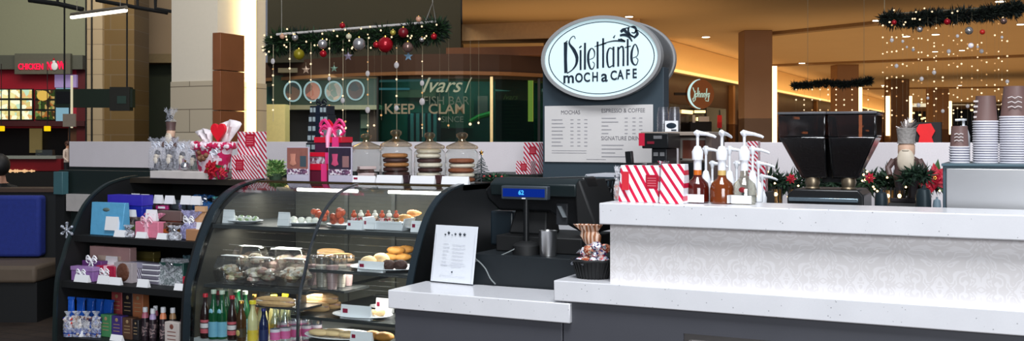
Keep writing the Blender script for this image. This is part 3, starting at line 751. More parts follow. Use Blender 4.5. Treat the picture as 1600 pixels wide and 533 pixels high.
pbox('gift_pack', 281, 293, 500, 4.2, z, .04, mat('plum_pack', (98, 54, 76), .4), 'plum coloured pack beside the cream tin on the bottom shelf', 'gift', [('ribbon', FOIL)])
card(111, 127, 517, 4.105, z + .001, 'white price card on the bottom gift shelf below the truffle pouches')
card(171, 189, 524, 4.105, z + .001, 'white price card on the bottom gift shelf below the purple box')
# snowflake on the case edge
c = onX(125, 358, XA - .005)
t = thing('snowflake_ornament', 'silver glitter snowflake fixed on the curved edge of the gift case', 'snowflake', (c.x, yfront(c.z) - .028, c.z), .15)
m = MB()
for i in range(6):
    a = PI / 6 + PI * i / 3; ca, sa = math.cos(a), math.sin(a)
    m.tube([(0, 0, 0), (ca * .036, 0, sa * .036)], .006, 6); m.ball((ca * .04, 0, sa * .04), .0095, 8, 6)
    for q in (-1, 1):
        b = a + q * .6; m.tube([(ca * .022, 0, sa * .022), (ca * .022 + math.cos(b) * .014, 0, sa * .022 + math.sin(b) * .014)], .003, 5)
m.ball((0, 0, 0), .012, 8, 6); m.build('flake', mat('glitter', (176, 180, 190), .3, .6, bump=.8, bs=120), t)
# ================================================================ contents of the pastry case
PLATE = mat('porcelain', (232, 233, 236), .2, var=.02)
def plate(px0, px1, Y, z, label, deep=.13, oval=True, name='plate', cat='plate'):
    c, w, h = spot(px0, px1, 300, Y, z); c.y = Y
    t = thing(name, label, cat, c)
    r = w / 2
    MB().lathe([(r * .55, 0), (r * .6, .003), (r * .85, .008), (r, .016), (r * .98, .018), (r * .82, .011), (r * .55, .006), (0, .006)], n=30, sy=deep / w * 1.0 if False else .7, cap=False).build('plate_body', PLATE, t)
    return c, w
DOUGH = mat('golden_pastry', (196, 140, 78), .6, var=.3, vs=30, bump=.5, bs=50)
DOUGH2 = mat('pale_bun', (222, 190, 140), .65, var=.2, vs=30, bump=.3, bs=40)
CHOCM = mat('dark_muffin', (72, 42, 32), .7, var=.3, vs=50, bump=.7, bs=60)
ORNG = mat('orange_pastry', (214, 150, 70), .55, var=.3, vs=24, bump=.5, bs=40)
TOMA = mat('tomato', (196, 84, 50), .35, var=.3, vs=40)
def bun(px, py, Y, z, r, mm, label, grp=None, sx=1, sz=.6, name='pastry', cat='pastry', rz=0):
    c = onY(px, py, Y); t = thing(name, label, cat, (c.x, Y, z), rz, grp)
    MB().ball((0, 0, r * sz * .9), r, 16, 9, sx, .85, sz, .05).build('pastry_body', mm, t, smooth=80)
    return t
def croissant(px, Y, z, r, mm, label, rz=0, grp=None):
    c = onY(px, 300, Y); t = thing('croissant', label, 'croissant', (c.x, Y, z), rz, grp)
    m = MB(); k = 15; pts = []; rs = []
    for i in range(k):
        u = i / (k - 1) * 2 - 1; a = u * 1.25
        pts.append((math.sin(a) * r, (1 - math.cos(a)) * r * .9, r * .38)); rs.append(r * (.38 * (1 - abs(u) ** 2.2) + .05) * (1 + .1 * (i % 2)))
    m.tube(pts, rs, 10); m.build('croissant_body', mm, t, smooth=60); return t
# --- top shelf
z = ZT
pc = [(358, 408, 4.36, 'oval white dish of greens at the glass end of the top pastry shelf'), (440, 500, 4.4, 'white dish of cream puffs on the top pastry shelf')]
for a, b, Y, l in pc:
    plate(a, b, Y, z, l, .12)
for i, (px, r) in enumerate([(366, .02), (377, .022), (388, .022), (399, .02)]):
    bun(px, 0, 4.36, z + .01, r, speckle('salad_cup', [(214, 214, 200), (150, 170, 120), (230, 230, 222), (190, 160, 140)], 60, .5), 'pale salad portion on the white dish at the end of the top pastry shelf', 'salad portions on the top shelf', sz=.8, name='salad_portion', cat='salad')
CREAM = mat('cream', (232, 230, 216), .5, var=.05, bump=.5, bs=40)
for i, px in enumerate([447, 459, 471, 483, 493]):
    bun(px, 0, 4.39 + .02 * (i % 2), z + .01, .021, CREAM, 'white cream puff in the row on the top pastry shelf', 'cream puffs on the top shelf', sz=.85, name='cream_puff', cat='cream puff')
for px0, px1, Y, l in [(488, 512, 4.45, 'clear cup of tomato salad on the shelf by the glass divider'), (514, 542, 4.4, 'wider clear cup of tomato salad beyond the glass divider')]:
    c, w, h = spot(px0, px1, 328, Y, z)
    t = thing('salad_cup', l, 'cup', c)
    MB().lathe([(w * .4, 0), (w * .42, .003), (w * .5, h * .8)], n=18, sy=.8, cap=False).build('cup_body', GLS, t)
    m = MB(); RND.seed(px0)
    for q in range(14): m.ball((RND.uniform(-.3, .3) * w, RND.uniform(-.25, .25) * w, h * RND.uniform(.3, .9)), w * .17, 8, 5)
    m.build('contents', TOMA, t)
plate(512, 560, 4.38, z, 'small white tray under the tomato cup on the top shelf', .1)
# parfait glasses in row
PARF = [speckle('parf_%d' % i, cc, 70, .4) for i, cc in enumerate([[(190, 40, 60), (210, 60, 70), (230, 200, 200)], [(230, 226, 210), (200, 190, 150), (180, 60, 70)], [(206, 170, 90), (230, 220, 200), (110, 60, 40)], [(110, 60, 46), (190, 110, 70), (220, 200, 180)]])]
for i, px in enumerate([553, 564, 575, 586, 597, 608, 619]):
    c, w, h = spot(px - 5, px + 5, 329, 4.42 + .03 * (i % 2), z)
    t = thing('dessert_cup', ['tiny red berry dessert cup', 'small cream topped dessert cup', 'small caramel dessert cup', 'small chocolate dessert cup'][i % 4] + [' first in the top shelf row', ' second in the top shelf row', ' third in the top shelf row', ' fourth in the top shelf row', ' fifth in the top shelf row', ' sixth in the top shelf row', ' last in the top shelf row'][i], 'dessert', c)
    MB().lathe([(w * .3, 0), (w * .5, h * .6)], n=14, cap=False).build('cup_body', GLS, t)
    MB().lathe([(w * .27, .002), (w * .45, h * .55)], n=14).build('contents', PARF[i % 4], t)
    MB().ball((0, 0, h * .72), w * .4, 10, 6, 1, 1, .9).ball((0, 0, h * .92), w * .22, 8, 5).build('topping', CREAM if i % 2 else TOMA, t)
c, w, h = spot(565, 633, 341, 4.3, z)
t = thing('boat_tray', 'white boat shaped tray in front of the dessert cups on the top shelf', 'tray', c)
m = MB(); n = 14; poly = []
m.prism([(-w / 2, h), (-w * .42, .0), (w * .42, 0), (w / 2, h), (w * .47, h), (w * .4, .006), (-w * .4, .006), (-w * .47, h)], 0, .1, 'y')
m.box(-w * .42, w * .42, .0, .004, 0, h * .75); m.build('tray_body', PLATE, t, bevel=.002)
card(567, 584, 341, 4.285, z + .005, 'small white card with red mark at the front of the boat shaped tray', True)
card(541, 565, 345, 4.26, z + .001, 'white price card with red mark below the tomato cup on the top shelf', True)
croissant(632, 4.52, z + .03, .045, DOUGH, 'golden croissant roll at the rear end of the top pastry shelf')
croissant(645, 4.56, z + .055, .04, DOUGH, 'second golden croissant resting behind on the rear stack of the top shelf')
plate(620, 672, 4.54, z + .008, 'raised white dish under the croissants on the top pastry shelf')
for i, px in enumerate([648, 660, 672]):
    bun(px, 0, 4.4 + .02 * i, z + .012, .03, DOUGH2, ['pale bread roll nearest the dessert cups on the top shelf', 'middle pale bread roll on the top pastry shelf', 'end pale bread roll against the black end panel'][i], sx=1.1)
plate(636, 684, 4.38, z, 'white tray holding three pale bread rolls on the top shelf')
card(641, 669, 346, 4.28, z + .001, 'white price card with red mark before the pale bread rolls', True)
card(347, 364, 328, 4.3, z + .001, 'white price card at the glass end of the top pastry shelf'); card(433, 451, 332, 4.3, z + .001, 'white price card before the cream puffs on the top pastry shelf')
# --- clamshell sandwich boxes, left second shelf
CLAM = glass('clamshell', (236, 236, 236), 1.5, .12, .12)
def clam(px0, px1, pt, Y, z, label, fill, rz=0, dep=.085):
    c, w, h = spot(px0, px1, pt, Y, z); t = thing('clamshell_box', label, 'food container', c, rz)
    MB().taper(w * .82, dep * .8, w, dep, 0, h * .5, cy=dep / 2).build('tray_base', CLAM, t, bevel=.006)
    MB().taper(w, dep, w * .76, dep * .7, h * .52, h, cy=dep / 2).build('clear_lid', CLAM, t, bevel=.008)
    m = MB(); RND.seed(int(px0 * 7))
    for q in range(9): m.ball((RND.uniform(-.3, .3) * w, dep / 2 + RND.uniform(-.28, .28) * dep, h * RND.uniform(.25, .6)), w * .15, 8, 5, 1.3, 1, .7)
    m.build('contents', fill, t)
    MB().box(-w * .28, w * .28, dep * .25, dep * .75, h * 1.0, h * 1.012).build('lid_label', PAPER, t)
F1 = speckle('sandwich', [(226, 212, 190), (190, 154, 126), (236, 228, 214), (196, 186, 150)], 45, .5)
F2 = speckle('ham_salad', [(214, 176, 164), (232, 220, 206), (190, 150, 130), (216, 204, 176)], 45, .5)
zz = ZL2
clam(331, 376, 401, 4.18, zz + .0, 'clear sandwich box at the glass end of the second shelf', F1, .0)
clam(377, 424, 404, 4.18, zz, 'clear box of ham salad beside the wrapped baguette', F2, .0)
clam(358, 408, 386, 4.275, zz + .046, 'rear clear box raised behind two others on the second shelf', F1)
clam(412, 474, 389, 4.375, zz + .046, 'wide rear clear box of ham on the second shelf', F2)
clam(426, 478, 406, 4.2, zz, 'clear box half behind the baguette near the glass divider', F1)
pbox('carton', 360, 470, 430.5, 4.28, zz, .2, mat('carton_grey', (150, 140, 130), .5), 'low grey carton raising the rear clear boxes', 'carton')
BAG_ = mat('baguette', (206, 164, 112), .6, var=.25, vs=20, bump=.4, bs=50)
def baguette(p0, p1, Y, z, r, label, fill=True, name='baguette_sandwich'):
    a = onY(p0, 0, Y); b = onY(p1, 0, Y); L = b.x - a.x
    t = thing(name, label, 'sandwich', ((a.x + b.x) / 2, Y, z), .12)
    pts = [(-L / 2 + L * i / 8, 0, r * .6) for i in range(9)]; rs = [r * q for q in (.35, .75, .95, 1, 1, 1, .95, .75, .35)]
    MB().tube(pts, rs, 10).build('bread', BAG_, t)
    m = MB(); m.tube([(x, -r * .25, zq + r * .55) for x, y, zq in pts], [q * .55 for q in rs], 8); m.build('filling', F2, t)
    m = MB(); m.tube([(x, .0, zq + r * .85) for x, y, zq in pts], [q * .85 for q in rs], 10); m.build('bread_top', BAG_, t)
baguette(404, 458, 4.13, zz - .075, .022, 'long wrapped baguette lying below the clear boxes')
m = MB().box(onY(400, 0, 4.12).x, onY(470, 0, 4.12).x, 4.115, 4.3, zz - .085, zz - .075); [m.box(onY(q_, 0, 4.2).x, onY(q_, 0, 4.2).x + .006, 4.2, 4.28, zz - .08, zz - .014) for q_ in (404, 462)]; tag(m.build('wire_tray', SG), 'small dark tray carrying the wrapped baguette', 'tray')
# --- parfait cups centre
for i, (px, Y) in enumerate([(489, 4.3), (503, 4.26), (519, 4.22), (532, 4.3), (543, 4.36)]):
    c, w, h = spot(px - 9, px + 9, 403, Y, ZR1 - .1)
    t = thing('yoghurt_cup', ['yoghurt cup nearest the glass divider', 'second yoghurt cup from the glass divider', 'third yoghurt cup from the glass divider', 'fourth yoghurt cup from the glass divider', 'rearmost yoghurt cup beneath the scone plate'][i], 'cup', c)
    MB().lathe([(w * .36, 0), (w * .5, h)], n=18, cap=False).build('cup_body', CLAM, t)
    MB().lathe([(w * .33, .002), (w * .45, h * .75)], n=16).build('contents', mat('yoghurt_%d' % (i % 2), [(214, 180, 178), (222, 212, 196)][i % 2], .5, var=.2), t)
    MB().lathe([(w * .53, h), (w * .52, h + .004), (w * .45, h + .014), (w * .1, h + .018)], n=18).build('lid', CLAM, t)
m = MB().box(XD - .015, onY(556, 0, 4.3).x, 4.2, 4.42, ZR1 - .112, ZR1 - .1); tag(m.build('cup_tray', SG), 'small dark shelf tray carrying the yoghurt cups', 'tray')
# --- right second shelf: scones
z = ZR1
c, w = plate(552, 652, 4.32, z, 'large white plate of scones and muffins on the second shelf')
bun(576, 0, 4.3, z + .012, .045, DOUGH2, 'round pale scone on the large white plate nearest its card', sz=.65)
bun(596, 0, 4.36, z + .014, .045, DOUGH2, 'second pale scone set further in on the large white plate', sz=.75)
bun(607, 0, 4.24, z + .012, .038, CHOCM, 'dark chocolate muffin at the front of the large white plate', sz=.7)
bun(626, 0, 4.26, z + .012, .036, CHOCM, 'second dark muffin beside the black end panel', sz=.75)
card(558, 598, 409, 4.2, z + .001, 'long white price card with a mark leaning on the scone plate', True)
for i, (px, Y, zz2) in enumerate([(610, 4.6, 0), (628, 4.62, .0), (618, 4.6, .036), (634, 4.66, .036)]):
    croissant(px, Y, z + .01 + zz2, .048, ORNG, ['golden croissant at the base of the rear pile', 'second croissant at the base of the rear pile', 'top croissant of the rear pile on the second shelf', 'top croissant of the rear pile nearest the end panel'][i], .2 * i)
baguette(498, 536, 4.62, z + .003, .022, 'toasted roll on the second shelf behind the yoghurt cups')
baguette(520, 552, 4.5, z + .003, .02, 'second toasted roll on the shelf behind the yoghurt cups')
# --- third shelf
z = ZR2
plate(524, 610, 4.25, z, 'oval white plate of golden pastries on the third shelf')
for i, (px, Y) in enumerate([(552, 4.28), (566, 4.24), (580, 4.26), (596, 4.27)]):
    croissant(px, Y, z + .012, .034, ORNG if i < 2 else DOUGH2, ['golden turnover nearest the price card on the third shelf plate', 'second golden turnover on the third shelf plate', 'pale filled roll on the third shelf plate', 'end pale filled roll on the third shelf plate'][i], .5 * i)
card(531, 578, 478, 4.165, z + .001, 'long white price card with red mark leaning on the third shelf plate', True)
plate(580, 632, 4.5, z, 'white dish at the rear of the third shelf')
card(586, 612, 467, 4.4, z + .001, 'small white card with red mark before the rear dish of the third shelf', True)
for i, (a, b, Y, dz) in enumerate([(470, 512, 4.3, .0), (474, 530, 4.38, .0), (480, 526, 4.34, .038)]):
    baguette(a, b, Y, z + dz, .022, ['stuffed baguette lying by the divider on the third shelf', 'longer stuffed baguette behind it on the third shelf', 'stuffed baguette stacked on top of two others'][i])
# --- deck
z = ZD
t = plate(482, 580, 4.22, z + .05, 'wide oval platter of flat bread at the bottom of the case')
for i, (px, Y, r) in enumerate([(500, 4.18, .05), (522, 4.2, .055), (545, 4.2, .05)]):
    bun(px, 0, Y, z + .062, r, DOUGH2, ['flat bread round at the divider end of the platter', 'middle flat bread round on the wide platter', 'flat bread round beside the bottom price card'][i], sx=1.3, sz=.32)
m = MB().box(-3.16, XE - .05, 4.14, 4.5, z, z + .05); tag(m.build('deck_riser', SG), 'low grey riser on the bottom deck of the pastry case', 'riser')
card(546, 580, 519, 4.12, z + .052, 'white price card with red mark at the bottom of the pastry case', True)
for i, px in enumerate([582, 600]):
    bun(px, 0, 4.24, z + .052, .045, ORNG, ['golden bun beside the bottom price card', 'golden bun half hidden by the white counter'][i], sx=1.2, sz=.5)
# --- drinks
def drink(px, pt, Y, z, kind, label, grp=None):
    c, w, h = spot(px - 7, px + 7, pt, Y, z)
    t = thing('drink_bottle', label, 'bottle', c, 0, grp); r = {'cola': .026, 'green': .027, 'amber': .026, 'juice': .027, 'blue': .024, 'water': .026}[kind]
    G = {'cola': mat('cola', (38, 18, 16), .12), 'green': mat('green_glass', (12, 78, 44), .1), 'amber': mat('amber_glass', (70, 44, 20), .12), 'juice': mat('lemonade', (214, 206, 150), .2), 'blue': mat('navy_bottle', (22, 34, 76), .12), 'water': glass('water_plastic', (214, 222, 226), 1.5, .08, .1)}[kind]
    cp = {'cola': RED, 'green': mat('green_cap', (190, 200, 180), .4), 'amber': GOLD, 'juice': mat('yellow_cap', (236, 214, 40), .4), 'blue': mat('blue_cap', (40, 50, 150), .4), 'water': WHITEP}[kind]
    MB().lathe([(r * .9, 0), (r, .006), (r, h * .5), (r * .9, h * .6), (r * .55, h * .74), (r * .42, h * .82), (r * .42, h * .93)], n=18).build('bottle_body', G, t)
    cr = r * (.66 if kind == 'juice' else .52)
    MB().lathe([(cr, h * .92), (cr, h * .99), (cr * .9, h)], n=16).build('cap', cp, t)
    R1 = r * 1.03
    lab = {'cola': [(h * .12, h * .22, (200, 90, 100)), (h * .24, h * .34, (225, 215, 215)), (h * .36, h * .42, (200, 90, 100))], 'green': [(h * .05, h * .36, (116, 176, 200))], 'amber': [(h * .1, h * .32, (60, 50, 34))], 'juice': [(h * .05, h * .3, (226, 196, 60))], 'blue': [(h * .1, h * .4, (30, 44, 90))], 'water': [(h * .12, h * .32, (216, 100, 158)), (h * .32, h * .4, (225, 215, 225))]}[kind]
    for a, b, cc in lab: MB().lathe([(R1, a), (R1, b)], n=18, cap=False).build('bottle_label', mat('lab_%d_%d_%d' % cc, cc, .5, var=.05), t)
    if kind in ('green', 'amber'):
        MB().ball((0, -r * (.8 if kind == 'green' else 1.0), h * (.56 if kind == 'green' else .21)), r * .62, 12, 8, .8, .25, 1).build('round_label', mat('lab_disc_' + kind, (150, 205, 226) if kind == 'green' else (206, 180, 110), .5), t)
z = ZD
for px, pt, Y, k, l in [
    (321, 459, 4.12, 'cola', 'dark cola bottle with pink and white label at the glass end'),
    (334, 453, 4.12, 'green', 'green sparkling water bottle with blue label next to the end cola'),
    (347, 454, 4.14, 'green', 'second green sparkling water bottle with blue label in the front row'),
    (363, 462, 4.14, 'cola', 'dark cola bottle between green bottles and the amber bottle'),
    (377, 470, 4.14, 'amber', 'amber bottle with a round cream label in the front row'),
    (395, 470, 4.14, 'juice', 'pale lemonade bottle with yellow cap in the front row'),
    (412, 482, 4.14, 'blue', 'navy blue bottle between lemonade and water bottles'),
    (353, 449, 4.26, 'green', 'rear green bottle behind the second sparkling water'),
    (368, 451, 4.28, 'green', 'rear green bottle above the dark cola'),
    (383, 455, 4.3, 'green', 'rear green bottle behind the amber bottle'),
    (372, 449, 4.37, 'green', 'rearmost green bottle near the glass end'),
    (341, 455, 4.21, 'cola', 'rear dark cola bottle at the glass end'),
    (410, 464, 4.26, 'juice', 'rear lemonade bottle with yellow cap behind the navy bottle'),
    (428, 461, 4.34, 'juice', 'second rear lemonade bottle with yellow cap'),
    (446, 459, 4.42, 'juice', 'rearmost lemonade bottle with yellow cap'),
    (398, 460, 4.36, 'amber', 'rear amber bottle behind the lemonade')]:
    drink(px, pt, Y, z, k, l)
ordn = ['first', 'second', 'third', 'fourth', 'fifth', 'sixth', 'seventh', 'eighth']
for i, (px, pt, Y) in enumerate([(430, 478, 4.15), (446, 476, 4.2), (462, 474, 4.26), (479, 473, 4.3), (495, 472, 4.34)]):
    drink(px, pt, Y, z, 'water', ordn[i] + ' clear water bottle with pink label counting from the navy bottle')
for i, (px, pt, Y) in enumerate([(441, 470, 4.34), (458, 468, 4.4), (474, 467, 4.44)]):
    drink(px, pt, Y, z, 'water', ordn[i] + ' rear water bottle with pink label counting from the navy bottle')
# ================================================================ things on top of the cases
z = 1.27
RW = stripes('red_white_wrap', (238, 236, 240), (196, 24, 62), .028, (1, .8, .8), .52)
RW2 = stripes('red_white_wrap_fine', (238, 236, 240), (190, 24, 60), .022, (1, .8, .9), .5)
def striped(px0, px1, pt, Y, zz, label, mt, dep=.08, tagpos=(.5, .7), tagw=.3, kind='bag', rz=0, slant=0):
    c, w, h = spot(px0, px1, pt, Y, zz)
    t = thing('striped_gift_' + kind, label, 'gift ' + kind, c, rz)
    if kind == 'bag':
        MB().taper(w, dep, w * .98 - slant, dep * .5, 0, h, cy=dep / 2, ox=slant / 2 + 0, oy=0).build('bag_body', mt, t, bevel=.001)
    else:
        MB().box(-w / 2, w / 2, 0, dep, 0, h).build('box_body', mt, t, bevel=.001)
    tx = -w / 2 + w * tagpos[0]; tz = h * tagpos[1]; tw = w * tagw
    yy = dep * .25 * (tz / h) if kind == 'bag' else 0
    m = MB().box(tx - tw / 2, tx + tw / 2, yy - .006, yy - .001, tz - tw * .55, tz + tw * .55); m.build('gift_label', mat('label_red', (178, 22, 50), .4), t)
    m = MB()
    for q in range(4): m.box(tx - tw * .36, tx + tw * .36, yy - .0066, yy - .006, tz - tw * .35 + q * tw * .2, tz - tw * .29 + q * tw * .2)
    m.build('label_print', mat('label_print', (216, 120, 130), .5), t)
    return t, c, w, h
# stone tray with nutcracker bags
a = onY(232, 278, 4.55); b = onY(322, 278, 4.55)
m = MB().box(a.x, b.x, 4.56, 4.9, z, z + .045)
tag(m.build('white_riser', mat('warm_white', (206, 198, 192), .5), bevel=.004), 'long low off white riser under the nutcracker bags', 'riser')
zt = z + .045
NUTM = [mat('nut_brown', (96, 72, 68), .5), mat('nut_cream', (214, 200, 180), .5), mat('nut_dark', (40, 34, 38), .5)]
def nutcracker(c, h, label, rz=0, grp=None, hatm=None):
    t = thing('nutcracker', label, 'nutcracker', c, rz, grp); s_ = h
    MB().box(-.2 * s_, .2 * s_, -.12 * s_, .12 * s_, 0, .06 * s_).build('base', NUTM[2], t, bevel=.01 * s_)
    for q in (-1, 1): MB().lathe([(.07 * s_, .06 * s_), (.06 * s_, .2 * s_), (.075 * s_, .3 * s_)], (q * .085 * s_, 0, 0), 10).build('leg', NUTM[2], t)
    MB().lathe([(.13 * s_, .28 * s_), (.17 * s_, .34 * s_), (.15 * s_, .46 * s_), (.17 * s_, .58 * s_), (.1 * s_, .62 * s_)], n=14, sy=.75).build('torso', NUTM[0], t)
    for q in (-1, 1): MB().tube([(q * .16 * s_, 0, .57 * s_), (q * .23 * s_, -.02 * s_, .46 * s_), (q * .2 * s_, -.08 * s_, .36 * s_)], [.045 * s_, .04 * s_, .035 * s_], 8).build('arm', NUTM[0], t)
    MB().lathe([(.09 * s_, .6 * s_), (.11 * s_, .66 * s_), (.11 * s_, .76 * s_), (.09 * s_, .8 * s_)], n=14).build('head', mat('nut_skin', (216, 176, 150), .5), t)
    m = MB(); m.ball((0, -.085 * s_, .56 * s_), .115 * s_, 12, 8, 1, .5, 1.5).ball((0, -.12 * s_, .7 * s_), .03 * s_, 8, 5, 1.6, .5, .5); m.build('beard', NUTM[1], t)
    MB().lathe([(.12 * s_, .79 * s_), (.11 * s_, .84 * s_), (.13 * s_, .99 * s_), (.11 * s_, 1.0 * s_)], n=14).build('hat', hatm or NUTM[0], t)
    return t
def cello_bag(c, w, h, label, contents, grp=None):
    t = thing('cello_gift', label, 'gift', c, RND.uniform(-.15, .15), grp)
    r = w / 2; prof = [(.85, 0), (1, .1), (1, .5), (.75, .66), (.22, .74), (.55, .84), (.95, 1)]
    n = 22; vs = []
    for j, (q, zz) in enumerate(prof):
        for i in range(n):
            aa = 2 * PI * i / n; cr = .04 if j < 3 else .2
            qq = q * r * (1 + (cr if i % 2 else -cr * .6)); vs.append((qq * math.cos(aa), qq * math.sin(aa) * .8, zz * h + (RND.uniform(-.08, .02) * h if j == 6 else 0)))
    fs = [(j * n + i, j * n + (i + 1) % n, (j + 1) * n + (i + 1) % n, (j + 1) * n + i) for j in range(6) for i in range(n)]
    MB().add(vs, fs).build('cello_bag', film('frost_cello', (222, 224, 236), .2, .25), t, smooth=20)
    bow(t, (0, -r * .25, h * .74), r * .5, mat('white_ribbon', (225, 228, 238), .3))
    # little figure inside
    s_ = h * .52
    MB().lathe([(r * .62, .004), (r * .66, .03 * h), (r * .5, .06 * h)], n=14, sy=.7).lathe([(r * .45, .06 * h), (r * .4, .3 * h), (r * .3, .36 * h)], n=12, sy=.7).build('figure', contents, t)
    MB().ball((0, -r * .12, .42 * h), r * .33, 10, 7).build('figure_head', NUTM[1], t)
    MB().ball((0, -r * .33, .3 * h), r * .32, 10, 7, 1, .4, 1.3).build('heart_plaque', mat('plaque', (226, 214, 196), .5), t)
    MB().lathe([(r * .36, .46 * h), (r * .3, .56 * h), (r * .1, .6 * h)], n=12).build('figure_hat', NUTM[2], t)
    return t
ga = [(246, 4.66, 214), (266, 4.66, 214), (285, 4.72, 218), (303, 4.7, 226), (318, 4.74, 232)]
for i, (px, Y, pt) in enumerate(ga):
    c, w, h = spot(px - 10, px + 10, pt, Y, zt)
    cello_bag(c, w * 1.05, h, ['frosted gift bag with a heart figure at the end of the off white riser', 'frosted gift bag with a heart figure, second on the riser', 'frosted gift bag with dark figure behind the row on the riser', 'frosted gift bag beside the silver bauble', 'small frosted gift bag nearest the red and white flower pot'][i], [NUTM[2], NUTM[2], mat('plum_fig', (120, 60, 80), .4), mat('green_fig', (70, 90, 60), .5), mat('green_fig', (70, 90, 60), .5)][i])
c, w, h = spot(250, 284, 168, 4.82, zt)
MB_ = tag(MB().box(-.05, .05, -.04, .04, 0, .05).build('figure_block', BLACKM, loc=(onY(267, 0, 4.84).x, 4.84, zt)), 'small dark block lifting the tall nutcracker behind the frosted bags', 'block')
nutcracker(Vector((onY(267, 0, 4.84).x, 4.84, zt + .05)), .245, 'tall cellophane topped nutcracker figure standing behind the frosted bags')
t = thing('cello_topper', 'gathered clear wrap rising over the tall nutcracker', 'wrapping', (onY(267, 0, 4.84).x, 4.84, zt + .297))
m = MB(); n = 16; vs = []
for j, (r, zz) in enumerate([(.03, 0), (.012, .02), (.02, .05), (.035, .085)]):
    for i in range(n): aa = 2 * PI * i / n; q = r * (1 + .3 * (i % 2)); vs.append((q * math.cos(aa), q * math.sin(aa), zz + (RND.uniform(-.02, .01) if j == 3 else 0)))
m.add(vs, [(j * n + i, j * n + (i + 1) % n, (j + 1) * n + (i + 1) % n, (j + 1) * n + i) for j in range(3) for i in range(n)]); m.build('wrap', film('frost_cello', (214, 218, 232), .42, .2), t)
bow(t, (0, -.012, .02), .022, FOIL)
c, w, h = spot(284, 295, 256, 4.6, zt)
t = thing('bauble', 'small silver bauble sitting on the off white riser', 'bauble', c); MB().ball((0, 0, w / 2), w / 2, 14, 10).build('ball', FOIL, t); MB().lathe([(.006, w), (.006, w + .008)], n=8).build('cap', GOLD, t)
# flower pot gift: polka pot with heart tissue and poinsettia
c, w, h = spot(306, 362, 222, 4.63, z)
t = thing('gift_basket', 'festive pink and white patterned gift basket with red heart tissue', 'gift basket', c)
r = w * .44
PK = speckle('pink_white_print', [(206, 40, 96), (240, 226, 234), (196, 30, 80), (236, 210, 220)], 40, .4)
MB().lathe([(r * .7, 0), (r * .78, .01), (r * 1.05, h * .9), (r * 1.12, h), (r * 1.0, h), (r * .6, .05)], n=28, sy=.7, cap=False).build('basket_body', PK, t)
m = MB()
RND.seed(5)
for i in range(26):
    aa = 2 * PI * i / 26; q = r * 1.1
    m.ball((q * math.cos(aa), q * .7 * math.sin(aa), h * (.9 + .05 * math.sin(i * 3))), r * .16, 7, 5)
m.build('ruffle', PK, t)
m = MB()
def sheet(mb, x0, x1, z0, z1, y, w_top, lean=0, thick=.002):
    n = 8; vs = []
    for j in range(5):
        v = j / 4; ww = (x1 - x0) / 2 * (.35 + v * w_top); cx = (x0 + x1) / 2 + lean * v
        for i in range(n + 1):
            u = i / n * 2 - 1; vs.append((cx + ww * u, y + .018 * math.sin(u * 5 + j) * v, z0 + (z1 - z0) * v * (1 - .16 * u * u * v)))
    fs = [(j * (n + 1) + i, j * (n + 1) + i + 1, (j + 1) * (n + 1) + i + 1, (j + 1) * (n + 1) + i) for j in range(4) for i in range(n)]
    mb.add(vs, fs)
TISS = mat('white_tissue', (236, 226, 228), .6, bump=.5, bs=30)
sheet(m, -.03, .11, h * .85, h + .13, .045, .7, .05); sheet(m, -.11, .0, h * .8, h + .08, .03, .6, -.05); m.build('tissue_paper', TISS, t, solid=.002)
m = MB(); pts = []
for i in range(28):
    a_ = 2 * PI * i / 28; pts.append((.0029 * 16 * math.sin(a_) ** 3 * 1.15 + .03, .0029 * (13 * math.cos(a_) - 5 * math.cos(2 * a_) - 2 * math.cos(3 * a_) - math.cos(4 * a_)) * 1.35 + h + .06))
m.prism(pts, .0, .018, 'y'); m.build('heart', mat('heart_red', (236, 26, 48), .35), t, bevel=.004)
m = MB(); RND.seed(8)
for i in range(9): m.ball((RND.uniform(-.03, .03) - .012, -r * .62 + RND.uniform(-.01, .01), h * .6 + RND.uniform(-.02, .025)), .016, 8, 6)
m.build('pine_cone', mat('cone_brown', (126, 84, 60), .6), t)
bow(t, (.045, -r * .6, h * .72), .04, mat('white_ribbon', (225, 228, 238), .3))
def poinsettia(c, r, label, red=(176, 12, 36), green=True, layers=3, tilt=1.1, stem=None):
    t = thing('poinsettia', label, 'flower', c)
    def petals(n, L, wd, up, z0, m, ph=0):
        for i in range(n):
            a_ = 2 * PI * i / n + ph + RND.uniform(-.1, .1); ca, sa = math.cos(a_), math.sin(a_)
            P0 = Vector((0, -z0, 0)); P1 = Vector((ca * L * .5, -z0 - up * .6, sa * L * .5)); P2 = Vector((ca * L, -z0 - up * .3 + .004, sa * L))
            sd = Vector((-sa, 0, ca)) * wd * .5
            m.add([P0, P1 + sd, P2, P1 - sd, P1 + Vector((0, .004, 0))], [(0, 4, 1), (1, 4, 2), (2, 4, 3), (3, 4, 0)])
    RND.seed(int(abs(c[0]) * 999) % 9999)
    m = MB(); petals(7, r, r * .5, r * .2, 0, m); petals(6, r * .7, r * .4, r * .3, r * .12, m, .4); petals(5, r * .42, r * .3, r * .3, r * .25, m, .1)
    m.build('petal', mat('petal_%d' % red[0], red, .55, var=.3, vs=25), t, smooth=0, solid=.0012)
    if green:
        m = MB(); petals(5, r * 1.25, r * .45, r * .1, -r * .08, m, .3); m.build('leaf', mat('leaf_green', (54, 92, 44), .5, var=.3), t, smooth=0, solid=.0012)
    m = MB()
    for i in range(5): m.ball((math.cos(i * 1.26) * r * .08, -r * .5, math.sin(i * 1.26) * r * .08), r * .06, 6, 4)
    m.build('flower_centre', GOLD, t)
    return t
cc = onY(334, 262, 4.58); poinsettia((cc.x, 4.56, z + .062), .062, 'large dark red poinsettia bloom in front of the festive basket')
cc = onY(351, 270, 4.6); poinsettia((cc.x, 4.58, z + .042), .035, 'smaller red bloom with green leaf beside the striped wrapped gifts', (200, 40, 60))
